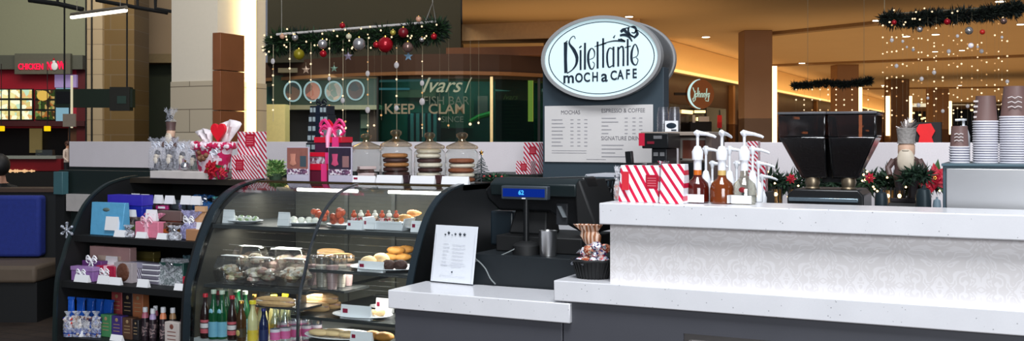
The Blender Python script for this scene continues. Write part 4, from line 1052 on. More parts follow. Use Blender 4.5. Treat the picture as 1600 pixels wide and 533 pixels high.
striped(362, 391, 243, 4.66, z, 'low red and white striped gift leaning by the poinsettia', RW2, .07, (.45, .6), .4, 'box')
striped(371, 404, 206, 4.74, z, 'tall red and white striped gift behind the low striped one', RW, .07, (.62, .82), .42, 'box')
striped(400, 409, 246, 4.82, z, 'narrow striped gift peeking out beside the tall striped gift', RW2, .05, (.5, .7), .5, 'box')
# green succulent like plant
def leafy(c, R_, n, label, mats_, L=.05, seed=3, up=.6, name='potted_plant'):
    t = thing(name, label, 'plant', c); RND.seed(seed); m = MB()
    for i in range(n):
        a_ = RND.uniform(0, 2 * PI); el = RND.uniform(.1, 1.3); rr = R_ * RND.uniform(.2, 1)
        b0 = Vector((math.cos(a_) * rr * .6, math.sin(a_) * rr * .6, RND.uniform(.01, R_ * up))); d = Vector((math.cos(a_) * math.cos(el), math.sin(a_) * math.cos(el), math.sin(el)))
        s_ = d.cross(Vector((0, 0, 1))).normalized() * L * .28; l_ = L * RND.uniform(.7, 1.2)
        m.use(i % 2).add([b0, b0 + d * l_ * .5 + s_, b0 + d * l_, b0 + d * l_ * .5 - s_, b0 + d * l_ * .5 + Vector((0, 0, .006))], [(0, 4, 1), (1, 4, 2), (2, 4, 3), (3, 4, 0)])
    m.build('foliage', mats_, t, smooth=0); return t
cc = onY(431, 280, 4.72)
t = leafy((cc.x, 4.72, z), .06, 420, 'bright green small leaved plant between striped gifts and framed card', [mat('lime_leaf', (176, 206, 132), .5, var=.3), mat('mid_leaf', (92, 134, 72), .5, var=.3)], .035, 3, 1.5)
MB().lathe([(.035, 0), (.045, .03), (.047, .035), (.03, .034)], n=16).build('pot', mat('pot_green', (60, 80, 60), .5), t)
# picture cards
def pic_card(px0, px1, pt, Y, label, top, blob, low):
    c, w, h = spot(px0, px1, pt, Y, z); t = thing('picture_card', label, 'card', c)
    MB().box(-w / 2, w / 2, 0, .012, 0, h).build('card_body', mat('pic_base_%d' % px0, (196, 190, 208), .4), t, bevel=.001)
    m = MB().box(-w / 2 + .003, w / 2 - .003, -.001, 0, h * .36, h - .004); m.build('picture', top, t)
    m = MB().lathe([(w * .02, h * .45), (w * .16, h * .5), (w * .1, h * .62), (w * .13, h * .8)], (-w * .2, -.003, 0), 12, 1, .1); m.build('printed_glass', blob, t)
    m = MB().box(-w / 2 + .003, w / 2 - .003, -.0012, 0, h * .2, h * .36); m.build('printed_band', low, t)
    m = MB().box(w * .12, w * .4, -.002, 0, h * .42, h * .74); m.build('printed_panel', mat('pic_panel_%d' % px0, (70, 84, 92) if px0 < 460 else (150, 110, 110), .4), t)
LOWP = speckle('choc_platter', [(90, 60, 90), (225, 220, 230), (130, 90, 120), (230, 215, 220)], 90)
pic_card(448, 482, 230, 4.6, 'framed picture card in warm brown tones beside the green plant', mat('pic_warm', (150, 96, 86), .4, var=.3, vs=30), mat('pic_glass', (206, 140, 120), .3), LOWP)
pic_card(513, 549, 230, 4.6, 'dark picture card with pink drink beside the red gift tower', mat('pic_dark', (52, 42, 60), .4, var=.3, vs=30), mat('pic_pink', (206, 80, 120), .3), LOWP)
# red gift tower: three stacked boxes + ribbon
def towerbox(px0, px1, py0, py1, Y, dep, body, lid, label):
    a = onY(px0, py1, Y); b = onY(px1, py1, Y); z0 = a.z if py1 < 278 else z; z1 = onY((px0 + px1) / 2, py0, Y).z
    return a.x, b.x, z0, z1
Yt = 4.66
levels = [(479, 513, 254, 280), (485, 512, 238, 254), (496, 532, 213, 238)]
zs = [onY(500, q, Yt).z for q in (280, 256, 238, 212)]; zs[0] = z; zs[3] = onY(500, 214, Yt).z
wds = [(479, 514), (484, 521), (492, 533)]
for i in range(3):
    xa_ = onY(wds[i][0], 0, Yt).x; xb_ = onY(wds[i][1], 0, Yt).x; w = xb_ - xa_; h = zs[i + 1] - zs[i]
    t = thing('gift_box', ['bottom maroon box with red lid in the gift tower', 'middle silver printed box with red lid in the gift tower', 'top dark box with red lid under the pink bow'][i], 'gift box', ((xa_ + xb_) / 2, Yt, zs[i]))
    MB().box(-w / 2, w / 2, 0, .1, 0, h * .66).build('box_body', [MAROON, speckle('silver_print', [(150, 120, 130), (200, 190, 200), (110, 60, 80)], 60), mat('plum_dark', (70, 30, 58), .4)][i], t)
    MB().box(-w / 2 - .004, w / 2 + .004, -.004, .104, h * .62, h - .0005).build('box_lid', mat('lid_red', (206, 20, 48), .35), t, bevel=.002)
    MB().box(w * .18, w * .42, -.0062, .001, 0.0, h - .001).build('ribbon', mat('hot_pink', (232, 60, 130), .3), t)
t = thing('ribbon_bow', 'hot pink ribbon bow with long tails on top of the gift tower', 'bow', (onY(514, 0, Yt).x, Yt + .03, zs[3]))
bow(t, (0, 0, .035), .07, mat('hot_pink', (232, 60, 130), .3)); bow(t, (0, .02, .05), .05, mat('lid_red', (206, 20, 48), .35))
MB().tube([(0, -.02, .05), (-.004, -.036, .0), (0, -.042, -.06)], [.012, .014, .01], 6).build('ribbon_tail', mat('bow_light_pink', (250, 150, 190), .3), t)
m = MB()
for q in (-1, 1): m.lathe([(.026, .0), (.03, .03), (.02, .05)], (q * .042, .02, .0), 12)
m.build('silver_shaker', FOIL, t)
# black tower of packets
Yb = 4.8
TW = mat('tower_black', (24, 28, 36), .4); SLV = mat('tower_silver', (176, 192, 196), .35, .3)
n_l = 5; ztop = onY(495, 165, Yb).z; hl = (ztop - z) / 8
bandw = [(476, 500), (477, 501), (477, 516), (478, 518), (480, 514), (481, 514), (482, 512), (484, 510)]
for i in range(8):
    xa_ = onY(bandw[i][0], 0, Yb).x; xb_ = onY(bandw[i][1], 0, Yb).x; w = xb_ - xa_
    t = thing('chocolate_box', ['lowest', 'second', 'third', 'fourth', 'fifth', 'sixth', 'seventh', 'topmost'][i] + ' black and silver box of the tall stack behind the gift tower', 'box', ((xa_ + xb_) / 2, Yb, z + hl * i))
    MB().box(-w / 2, w / 2, 0, .08, 0, hl - .001).build('box_body', TW, t, bevel=.002)
    if i >= 1:
        m = MB(); k = 5
        for q in range(k):
            m.box(-w / 2 + w * (q + .12) / k, -w / 2 + w * (q + .85) / k, -.0012, 0, hl * .28, hl * .78)
        m.build('silver_band', SLV, t)
    MB().box(-w * .12, w * .12, -.004, -.001, 0, hl - .001).build('ribbon', mat('tower_ribbon', (20, 30, 46), .3), t)
bw = thing('ribbon_bow', 'dark navy ribbon bow on top of the tall black box stack', 'bow', (onY(497, 0, Yb).x, Yb + .03, ztop)); bow(bw, (0, 0, .012), .03, TW)
t = thing('wooden_figure', 'small tan toy figure standing behind the gift tower bow', 'figure', (onY(523, 0, 4.9).x, 4.9, z))
MB().box(-.03, .03, -.02, .02, 0, .22).build('stand', BLACKM, t)
MB().lathe([(.016, .22), (.022, .25), (.012, .3), (.016, .33), (.006, .36)], n=12).build('figure', mat('toy_tan', (190, 140, 90), .5), t)
# cookie jars
def jar(px0, px1, pt, label, Y=4.72):
    c, w, h = spot(px0, px1, pt, Y, z); r = w / 2
    t = thing('cookie_jar', label, 'jar', c)
    hb = h * .68
    prof = [(r * .8, 0), (r * .93, .006), (r * .98, .03), (r, hb * .5), (r * .98, hb * .88), (r * .82, hb * .97), (r * .82, hb)]
    MB().lathe(prof, n=32, cap=False).build('glass_body', JARG, t)
    MB().lathe([(r * .78, 0), (r * .78, .006)], n=28).build('glass_base', JARG, t)
    MB().lathe([(r * .9, hb - .002), (r * .97, hb + .004), (r * .93, hb + .014), (r * .6, hb + h * .1), (r * .22, hb + h * .15), (r * .18, hb + h * .18), (r * .34, hb + h * .24), (r * .34, hb + h * .285), (r * .18, hb + h * .32)], n=28).build('glass_lid', AMBG, t)
    return c, r, hb
def cookies(c, r, rows, label, grp):
    zz = .009
    for k, mm in enumerate(rows):
        th = .0235
        g = thing('cookie_slice' if k % 2 else 'cookie', label, 'cookie', (c.x + RND.uniform(-.006, .006), c.y + RND.uniform(-.006, .006), c.z + zz), RND.uniform(0, 3), grp)
        MB().lathe([(r * .7, 0), (r * .78, th * .3), (r * .76, th * .8), (r * .6, th)], n=16).build('cookie_body', mm, g); zz += th + .001
CK = [mat('ck_tan', (176, 116, 64), .7, var=.3, bump=.5), mat('ck_choc', (66, 34, 30), .6, var=.3, bump=.4), mat('ck_cream', (226, 214, 196), .6, var=.08, bump=.4), mat('ck_brown', (140, 78, 48), .7, var=.3, bump=.5), mat('ck_pink', (216, 190, 190), .5)]
c, r, hb = jar(552, 593, 209, 'glass cookie jar nearly empty with dark bars, beside the picture card')
for k, (dx, dz, col) in enumerate([(-.004, .012, CK[1]), (.006, .034, CK[4]), (-.006, .052, CK[1]), (.004, .07, CK[4])]):
    g = thing('fudge_bar', 'dark or white fudge bar lying in the nearly empty jar', 'fudge', (c.x + dx, c.y, c.z + dz - .004), .3 * k, 'fudge bars in the nearly empty jar')
    MB().box(-r * .55, r * .55, -r * .3, r * .3, 0, .017).build('bar_body', col, g, bevel=.003)
c, r, hb = jar(597, 641, 203, 'glass cookie jar filled with layered tan and chocolate cookies'); cookies(c, r, [CK[0], CK[1], CK[1], CK[0], CK[1], CK[0]], 'thick cookie in the jar of layered tan and chocolate cookies', 'tan and chocolate cookies in the second jar')
c, r, hb = jar(650, 693, 207, 'glass cookie jar filled with cream coloured and dark cookies'); cookies(c, r, [CK[3], CK[2], CK[1], CK[2], CK[1], CK[2], CK[2]], 'thick cookie in the jar of cream and dark cookies', 'cream and dark cookies in the third jar')
c, r, hb = jar(699, 745, 207, 'glass cookie jar of cream and brown cookies at the register end'); cookies(c, r, [CK[3], CK[2], CK[3], CK[2], CK[3]], 'thick cookie in the jar of cream and brown cookies', 'cream and brown cookies in the fourth jar')
card(549, 585, 275, 4.61, z, 'white card with red mark before the nearly empty jar', True)
card(587, 627, 274, 4.61, z, 'long white name card before the layered cookie jar'); card(640, 678, 275, 4.61, z, 'long white name card before the cream cookie jar'); card(689, 731, 276, 4.61, z, 'long white name card before the end cookie jar')
# red/black small boxes between cards
for i, (a_, b_, cc) in enumerate([(629, 639, (52, 34, 40)), (679, 689, (64, 34, 34))]):
    pbox('tasting_box', a_, b_, 274, 4.63, z, .04, mat('tb_%d' % i, cc, .4), ['small dark box between the second and third jar cards', 'small dark box between the third and fourth jar cards'][i])
# silver star tree with greenery at right end of case top
t = thing('tinsel_tree', 'small frosted wire tree at the end of the case top', 'decoration', (onY(752, 0, 4.85).x, 4.85, z))
m = MB(); RND.seed(4)
for i in range(46):
    k = i / 46; a_ = i * 2.4; L = .06 * (1 - k) + .012; m.tube([(0, 0, .02 + k * .12), (math.cos(a_) * L, math.sin(a_) * L, .02 + k * .12 - .01)], .0022, 4)
m.tube([(0, 0, 0), (0, 0, .15)], .003, 5); m.build('branch', mat('frost_branch', (110, 116, 118), .4, .4), t)
MB().star((0, 0, .16), .018, .004).build('star', GOLD, t)
t = leafy((onY(775, 0, 4.85).x, 4.85, z), .07, 150, 'low evergreen sprig with berries beside the wire tree', [mat('fir_dark', (30, 56, 40), .6, var=.3), mat('fir_mid', (52, 84, 56), .6, var=.3)], .04, 6, .25, 'evergreen_sprig')
m = MB()
for i in range(5): m.ball((RND.uniform(-.06, .06), RND.uniform(-.04, 0), .035), .007, 8, 5)
m.build('berry', RED, t)
# ================================================================ things on the bar top
z = ZB
striped(966, 1028, 259, 3.9, z, 'wider red and white striped gift bag at the end of the white bar', stripes('rw_bag', (240, 238, 242), (206, 24, 66), .035, (1, 0, .62), .6), .1, (.83, .56), .3, 'bag')
t_, c_, w_, h_ = striped(1030, 1067, 257, 3.86, z, 'second red and white striped gift bag beside the syrup bottles', stripes('rw_bag2', (240, 238, 242), (206, 24, 66), .037, (1, 0, .75), .62), .1, (-5, .5), .01, 'bag')
for o in list(t_.children):
    if o.name.startswith(('gift_label', 'label_print')): bpy.data.objects.remove(o)
c, w, h = spot(968, 982, 268, 3.89, z)
MB().box(-.003, .025, -.001, 0, 0, .05).build('side_label', mat('label_red2', (220, 60, 70), .4), None) if False else None
# gift tag on first bag edge
a = onY(972, 268, 3.89); b = onY(983, 297, 3.89)
t = thing('gift_tag', 'small red paper tag hanging at the edge of the wider striped bag', 'tag', (a.x, 3.888, b.z))
MB().box(0, b.x - a.x, -.003, 0, 0, a.z - b.z).build('tag_card', mat('label_red2', (214, 48, 62), .4), t)
t = thing('tissue_tuft', 'silver tissue tuft sticking out of the striped gift bags', 'tissue', (onY(1034, 256, 3.96).x, 3.97, z + .135))
m = MB(); RND.seed(2)
for i in range(12):
    a_ = RND.uniform(0, 6.28); q = RND.uniform(.01, .03); m.add([(0, 0, 0), (math.cos(a_) * q, math.sin(a_) * q, .03), (math.cos(a_ + .8) * q, math.sin(a_ + .8) * q, .025)], [(0, 1, 2)])
m.build('tissue', FOIL, t, smooth=0)
t = pouch(959, 970, 292 - 34, 4.0, z, 'small clear candy pouch tucked behind the striped bag at the bar end', FILMW, mat('orange_candy', (220, 120, 60), .4), FOIL)
# syrup bottles with pumps
SY = {'caramel': mat('syrup_red', (74, 18, 10), .12, coat=.5), 'amber': mat('syrup_amber', (112, 50, 12), .12, coat=.5), 'clear': glass('syrup_clear', (222, 220, 210), 1.5, .05, .08)}
def pump_bottle(px, pbase, ptop, Y, zb, kind, label, rz=0, cardlab=True, r=.034):
    c, w, h = spot(px - 10, px + 10, ptop, Y, zb); pr = r; r = .046 if cardlab else r
    t = thing('syrup_pump_bottle', label, 'syrup bottle', c, rz)
    hb = h * .52
    if kind != 'plain':
        MB().lathe([(r * .9, 0), (r, .006), (r, h * .2), (r * .88, h * .28), (r * .42, h * .35), (r * .33, h * .4), (r * .33, hb)], n=22).build('bottle_body', SY[kind], t)
        if kind != 'clear':
            MB().lathe([(r * .345, h * .385), (r * .345, h * .46)], n=20, cap=False).build('neck_band', mat('neck_' + kind, (210, 110, 30) if kind == 'caramel' else (214, 180, 110), .3), t)
    else:
        MB().lathe([(r * .9, 0), (r, .006), (r, h * .3), (r * .5, h * .42), (r * .42, hb)], n=20).build('bottle_body', mat('plain_bottle', (222, 216, 208), .25), t)
    if cardlab:
        m = MB().box(-r * .84, r * .84, -r * 1.03, -r * .98, .004, h * .125); m.build('white_label', PAPER, t)
    if kind == 'clear':
        MB().ball((0, -r * .72, h * .2), r * .3, 10, 6, 1, .3, .8).build('red_label', RED, t)
    r = pr; MB().lathe([(r * .46, h * .46), (r * .46, h * .6), (r * .62, h * .605), (r * .66, h * .72), (r * .56, h * .74), (r * .36, h * .79), (r * .2, h * .8)], n=20).build('pump_collar', WHITEP, t)
    MB().lathe([(r * .17, h * .78), (r * .17, h * .96)], n=12).build('pump_stem', WHITEP, t)
    m = MB(); zt_ = h * .975
    m.tube([(-r * .38, 0, zt_ - .001), (-r * .1, 0, zt_ + .003), (r * .4, 0, zt_), (r * 1.1, 0, zt_ - .003), (r * 1.9, 0, zt_ - .011), (r * 2.15, 0, zt_ - .016)], [r * .22, r * .34, r * .26, r * .2, r * .17, r * .14], 10)
    m.lathe([(r * .2, h * .93), (r * .36, h * .975), (r * .32, h), (r * .1, h * 1.005)], n=16); m.build('pump_head', WHITEP, t)
    return t
pump_bottle(1090, 316, 206, 3.97, z, 'caramel', 'dark red syrup bottle with white pump, nearest the striped gift bags', .0)
pump_bottle(1128, 316, 206, 3.97, z, 'amber', 'amber syrup bottle with white pump between the dark red and clear ones', 1.3)
pump_bottle(1163, 316, 206, 3.97, z, 'clear', 'clear syrup bottle with white pump and small red label', .0)
for i, (px, pt, Y, rz, l) in enumerate([(1103, 229, 4.3, .1, 'second row pump bottle showing between the dark red and amber bottles'), (1113, 252, 4.55, .1, 'third row lower pump bottle between the dark red and amber bottles'),
        (1140, 229, 4.3, .05, 'second row pump bottle behind and beside the amber bottle'), (1151, 252, 4.55, .1, 'third row lower pump bottle beside the clear syrup bottle'),
        (1176, 229, 4.3, .05, 'second row pump bottle behind the clear syrup bottle'), (1185, 252, 4.5, .1, 'third row lower pump bottle behind the clear syrup bottle'), (1191, 273, 4.8, .1, 'rearmost and lowest pump bottle at the end of the syrup group')]):
    pump_bottle(px, 0, pt, Y, .96 + .0, 'plain', l, rz, False, .032)
# coffee grinder with two hoppers
Yg = 4.42
def px2(px, Y=Yg): return onY(px, 0, Y).x
zt = onY(1290, 176, Yg).z; z1 = onY(1290, 280, Yg).z; z2 = onY(1290, 298, Yg).z
t = thing('coffee_grinder', 'coffee grinder with two large smoked bean hoppers side by side', 'coffee grinder', (0, 0, 0))
SM = glass('smoked_glass', (140, 112, 104), 1.5, .12, .07)
BEAN = mat('coffee_beans', (34, 22, 18), .45, var=.5, vs=60, bump=1.0, bs=110)
for x0, x1, bx0, bx1 in ((1215, 1290, 1247, 1288), (1292, 1369, 1295, 1336)):
    a0, a1, b0, b1 = px2(x0), px2(x1), px2(bx0), px2(bx1); zm = onY(1290, 214, Yg).z
    cxm = (a0 + a1) / 2; wt = a1 - a0; cxb = (b0 + b1) / 2; wb = b1 - b0
    m = MB(); m.taper(wb, .07, wt * .98, .2, z1, zm, cx=cxb, cy=Yg + .11, ox=cxm - cxb); m.taper(wt * .98, .2, wt, .21, zm, zt - .006, cx=cxm, cy=Yg + .11)
    m.build('hopper', SM, t, bevel=.006)
    m = MB(); zb_ = onY(1290, 216, Yg).z
    k = (zb_ - z1) / (zm - z1); m.taper(wb * .8, .05, (wb + (wt - wb) * min(k, 1)) * .9, .16, z1 + .004, zb_, cx=cxb, cy=Yg + .11, ox=(cxm - cxb) * min(k, 1)); m.build('coffee_beans', BEAN, t, bevel=.004)
    MB().box(cxm - wt * .51, cxm + wt * .51, Yg, Yg + .22, zt - .006, zt + .004).build('hopper_lid', mat('lid_smoke', (90, 90, 94), .15, coat=.5), t, bevel=.002)
    m = MB().lathe([(.027, z2 - .002), (.032, z2 + .006), (.026, z2 + .012), (.032, z1 - .014), (.026, z1 + .004)], (cxb + (-.012 if x0 < 1250 else .012), Yg + .1, 0), 24); m.build('collar', mat('collar_metal', (132, 118, 98), .35, .8), t)
    m = MB().box(cxb - .01, cxb + .01, Yg + .035, Yg + .05, z2 - .022, z2 - .004); m.build('slide_gate', CHROME, t)
b0, b1 = px2(1229), px2(1349); z3 = onY(1290, 320, Yg).z
m = MB().prism([(px2(1240), z2 + .004), (px2(1340), z2 + .004), (b1, z2 - .02), (b1, .96), (b0, .96), (b0, z2 - .02)], Yg + .01, Yg + .26, 'y'); m.build('grinder_body', BLACK, t, bevel=.006)
zq = onY(1290, 311, Yg).z; m = MB().box(b0 + .01, b1 - .02, Yg - .01, Yg + .01, zq - .012, zq + .004); m.build('chrome_strip', mat('blue_steel', (150, 170, 182), .2, .8), t, bevel=.002)
m = MB().prism([(px2(1272), z1 - .02), (px2(1310), z1 - .02), (px2(1294), zt - .02), (px2(1288), zt - .02)], Yg + .18, Yg + .2, 'y'); m.build('centre_spine', BLACK, t)
# espresso machine
Ye = 4.2; ze = onY(1480, 258, Ye).z
x0 = px2(1473, Ye); x1 = px2(1640, Ye)
t = thing('espresso_machine', 'large espresso machine with brushed steel back panel and dark edge', 'espresso machine', (0, 0, 0))
MB().box(x0, x1, Ye, Ye + .5, 1.06, ze).build('machine_body', mat('machine_blue', (60, 78, 88), .4), t, bevel=.004)
MB().box(x0 + .012, x1 - .01, Ye - .008, Ye + .002, 1.07, ze - .012).build('steel_panel', mat('panel_steel', (198, 198, 200), .34, 1, var=.02), t, bevel=.003)
m = MB().box(x0 - .004, x1, Ye - .012, Ye + .5, ze - .004, ze + .006); m.build('cup_tray', mat('machine_blue2', (70, 92, 102), .35), t, bevel=.002)
m = MB()
for q in (.06, .6): m.box(x0 + q, x0 + q + .05, Ye + .02, Ye + .07, .96, 1.06).box(x0 + q, x0 + q + .05, Ye + .4, Ye + .45, .96, 1.06)
m.build('machine_foot', BLACK, t)
zc = ze + .006
CUPB = mat('cup_brown', (108, 82, 78), .5, var=.06); CUPW = mat('cup_white', (220, 218, 224), .45, var=.03)
CTX = mat('cup_print', (200, 190, 188), .5)
def cup_stack(pxc, wtop, wrim, ptop, pbrown, Y, label_top, label_low, grp, prints):
    c, w, h = spot(pxc - wrim / 2, pxc + wrim / 2, ptop, Y, zc); R_ = w / 2
    zb = onY(pxc, pbrown, Y).z - zc; hc = h - zb + .0; nr = max(3, round(zb / .0092)); st = zb / nr
    rt = R_ * wtop / wrim
    proto = None
    def mk(name, loc):
        t = thing('paper_cup', label_low, 'cup', loc, 0, grp)
        MB().lathe([(R_ * .985, 0), (R_ * .95, .003), (rt, hc), (rt * .93, hc), (rt * .93, hc - .004), (0, hc - .004)], n=26, cap=False).build('cup_wall', CUPB, t)
        m = MB(); ring = [(R_ + .0022 * math.cos(a), .0028 + .0028 * math.sin(a)) for a in [2 * PI * i / 8 for i in range(9)]]
        m.lathe(ring, n=26, cap=False); m.build('rim', CUPW, t)
        MB().lathe([(R_ * .982, .003), (R_ * .965, st)], n=26, cap=False).build('cup_lip', mat('cup_gap', (140, 138, 156), .5), t); return t
    proto = mk('paper_cup', Vector((c.x, Y, zc)))
    for i in range(1, nr): copy_tree(proto, Vector((c.x, Y, zc + i * st)), RND.uniform(0, 1))
    top = thing('paper_cup', label_top, 'cup', (c.x, Y, zc + nr * st), 0, None)
    MB().lathe([(R_ * .985, 0), (R_ * .95, .003), (rt, hc), (rt * .93, hc), (rt * .93, hc - .004), (0, hc - .004)], n=30, cap=False).build('cup_wall', CUPB, top)
    MB().lathe(ring_(R_), n=30, cap=False).build('rim', CUPW, top)
    if prints == 'edge':
        m = MB()
        for q in range(4): m.box(-R_ * .92, -R_ * .55, -R_ * .62, -R_ * .58, hc * (.16 + q * .2), hc * (.23 + q * .2))
        m.build('print_mark', CTX, top)
    else:
        m = MB(); m.text('mocha' if prints == 'big' else 'm', R_ * .5 if prints == 'big' else R_ * .4, (0, -R_ * .93 - .002, hc * .5), th=.001)
        m = MB(); RND.seed(9)
        for q in range(3): m.stroke([(-R_ * .45, hc * (.62 - q * .15)), (-R_ * .2, hc * (.66 - q * .15)), (0, hc * (.61 - q * .15)), (R_ * .2, hc * (.66 - q * .15)), (R_ * .45, hc * (.62 - q * .15))], .0035, -R_ * .97, -R_ * .93)
        m.build('print_mark', CTX, top)
def ring_(R_): return [(R_ + .0022 * math.cos(a), .0028 + .0028 * math.sin(a)) for a in [2 * PI * i / 8 for i in range(9)]]
cup_stack(1499, 26, 31, 197, 231, 4.3, 'upside down brown paper cup on top of the shortest stack', 'nested brown paper cup in the shortest stack, only its white rim showing', 'nested cups of the shortest stack', 'small')
cup_stack(1540, 31, 40, 150, 191, 4.34, 'upside down brown paper cup on top of the middle stack', 'nested brown paper cup in the middle stack, only its white rim showing', 'nested cups of the middle stack', 'edge')
cup_stack(1586, 36, 49, 135, 184, 4.34, 'upside down brown paper cup on top of the tallest stack', 'nested brown paper cup in the tallest stack, only its white rim showing', 'nested cups of the tallest stack', 'big')
c, w, h = spot(1500, 1511, 186, 4.45, zc)
t = thing('pump_dispenser', 'small white pump dispenser between the paper cup stacks', 'dispenser', c)
MB().lathe([(.022, 0), (.024, .01), (.024, h * .6), (.016, h * .75), (.012, h * .78), (.012, h * .84)], n=16).lathe([(.005, h * .84), (.005, h * .95), (.012, h * .96), (.012, h)], n=12).build('bottle_body', WHITEP, t)
m = MB().tube([(0, 0, h * .98), (-.03, 0, h * .97)], .005, 6); m.build('nozzle', WHITEP, t)

# ================================================================ sign column
Yc = 5.8
a = onY(848, 200, Yc); b = onY(1037, 200, Yc); ztop = onY(940, 108, Yc).z
t = thing('sign_column', 'slate blue free standing column carrying the oval cafe sign', 'column', ((a.x + b.x) / 2, Yc, 0))
wc = b.x - a.x
MB().box(-wc / 2, wc / 2, 0, .1, .12, ztop).build('column_body', SLATE, t, bevel=.003)
MB().box(-wc / 2 + .01, wc / 2 - .01, .01, .09, 0, .12).build('column_base', BLACKM, t)
# menu board
a = onY(852, 166, Yc); b = onY(1021, 163, Yc); zb_ = onY(852, 253, Yc).z
w = b.x - a.x; h = a.z - zb_
t = thing('menu_board', 'large white menu board mounted on the slate blue sign column', 'menu board', ((a.x + b.x) / 2, Yc, zb_))
MB().box(-w / 2, w / 2, -.012, -.001, 0, h).build('board_panel', mat('menu_paper', (214, 210, 208), .5, var=.02), t, bevel=.002)
yy = -.0125
for tx_, xx_, zz_ in (('MOCHAS', -.25, .88), ('ESPRESSO & COFFEE', .235, .9), ('SIGNATURE DRINKS', .235, .42)):
    MB().text(tx_, .034, (w * xx_, yy, h * zz_), sx=.9, th=.001).build('heading', mat('menu_head', (110, 108, 114), .7), t)
m = MB(); RND.seed(11)
for q in range(8):
    zz = h * (.75 - q * .066)
    m.box(-w * .43, -w * .43 + w * RND.uniform(.08, .13), yy - .001, yy, zz - .002, zz + .0035)
    for xx in (-.25, -.185, -.12): m.box(w * xx, w * (xx + .028), yy - .001, yy, zz - .002, zz + .003)
for q in range(5):
    zz = h * (.77 - q * .066); m.box(w * .04, w * .04 + w * RND.uniform(.05, .18), yy - .001, yy, zz - .002, zz + .0035)
    for xx in (.25, .32, .38): m.box(w * xx, w * (xx + .028), yy - .001, yy, zz - .002, zz + .003)
for q in range(4):
    zz = h * (.3 - q * .066); m.box(w * .04, w * .04 + w * RND.uniform(.12, .22), yy - .001, yy, zz - .002, zz + .0035)
for zz in (.2, .16): m.box(-w * .43, -w * .1, yy - .001, yy, h * zz, h * zz + .003)
m.box(-w * .1, w * .08, yy - .001, yy, h * .05, h * .05 + .003)
m.build('menu_print', mat('menu_print', (158, 156, 160), .7), t)
# oval sign
ce = onY(938.5, 90.5, Yc - .06); rx = (onY(1032, 90, Yc - .06).x - onY(845, 90, Yc - .06).x) / 2; rz_ = (onY(938, 25, Yc - .06).z - onY(938, 156.5, Yc - .06).z) / 2
t = thing('oval_sign', 'large backlit oval cafe sign on top of the slate blue column', 'sign', (ce.x, Yc - .06, ce.z))
n = 72
def ell(a_, b_, n=72): return [(a_ * math.cos(2 * PI * i / n), b_ * math.sin(2 * PI * i / n)) for i in range(n)]
SIL = mat('sign_silver', (168, 168, 168), .4, .3, var=.05)
o1 = ell(rx, rz_); o2 = ell(rx * .945, rz_ * .925); o3 = ell(rx * 1.0, rz_ * 1.0)
m = MB()
def ringp(m, oa, ob, y0, y1):
    n = len(oa); vs = [(p[0], y0, p[1]) for p in oa] + [(p[0], y0, p[1]) for p in ob] + [(p[0], y1, p[1]) for p in oa] + [(p[0], y1, p[1]) for p in ob]; fs = []
    for i in range(n):
        j = (i + 1) % n
        fs += [(i, j, n + j, n + i), (2 * n + i, 3 * n + i, 3 * n + j, 2 * n + j), (i, 2 * n + i, 2 * n + j, j), (n + i, n + j, 3 * n + j, 3 * n + i)]
    m.add(vs, fs)
ringp(m, o1, o2, -.02, .03); m.build('rim', SIL, t, smooth=40)
MB().prism(ell(rx * .97, rz_ * .97), .03, .27, 'y').build('drum', mat('drum_grey', (108, 108, 108), .4, .4), t, smooth=40)
m = MB(); ringp(m, o1, ell(rx * .96, rz_ * .96), .25, .28); m.build('rear_rim', SIL, t, smooth=40)
face = MB().prism(ell(rx * .95, rz_ * .93), -.004, .02, 'y')
k = NT('sign_face'); k.bsdf(rgb(196, 208, 214), .4, emis=rgb(200, 236, 242), es=.5); face.build('lit_face', k.m, t, smooth=0)
INKS = mat('sign_ink', (18, 36, 52), .5, var=.02)
m = MB(); ringp(m, ell(rx * .885, rz_ * .862), ell(rx * .872, rz_ * .846), -.0065, -.004); m.build('border_line', INKS, t, smooth=0)
# lettering: coordinates from the photograph's lettering, in its own units, then scaled
SXc, SZc = 938.5, 90.5
PXM = onY(939, 90, Yc - .06).x - onY(938, 90, Yc - .06).x; PZM = (Yc - .06) / ray(938)[1]
def L(px, py): return ((px - SXc) * PXM, -(py - SZc) * PZM)
def S(m, pts, ws, n=6):
    ps = [Vector((*L(*p), 0)) for p in pts]
    if len(ps) > 2:
        q = smooth_pts(ps, n)
        W = []
        for i in range(len(pts) - 1):
            for j in range(n): W.append(ws[i] + (ws[i + 1] - ws[i]) * j / n)
        W.append(ws[-1])
    else: q = ps; W = list(ws)
    m.stroke([(v.x, v.y) for v in q], [w_ * PZM for w_ in W], -.0075, -.004)
m = MB()
S(m, [(883.6, 64), (883.3, 88), (884, 112.5)], [6.2, 5.2, 5.4]); S(m, [(881, 66), (886.5, 61.5)], [1.5, 1.5])
S(m, [(899, 59), (897.5, 55), (894, 55.5), (890, 61), (890, 67), (897, 77), (901.5, 88), (900.5, 99), (894.5, 107.5), (886, 113)], [.9, 1.1, 1.1, 1.4, 3, 5.5, 5.2, 3.6, 1.8, 1.4])
S(m, [(907.5, 77), (907.5, 108.5)], [3, 3]); S(m, [(905.5, 73.5), (909, 70.5)], [2.2, 2])
S(m, [(914.5, 66), (914.3, 108)], [3.2, 3.4])
def e_(m, x, w, z0=75, z1=108):
    S(m, [(x - w * .25, 92.5), (x + w * .55, 89), (x + w * .62, 80), (x + w * .1, z0), (x - w * .45, 82), (x - w * .5, 95), (x - w * .15, z1 - 2), (x + w * .35, z1 - 1), (x + w * .65, z1 - 8), (x + w * .3, z1 - 12)], [.9, 1, 2, 1.4, 3.4, 3.8, 2.6, 1.6, 1, .8])
e_(m, 924, 8.5)
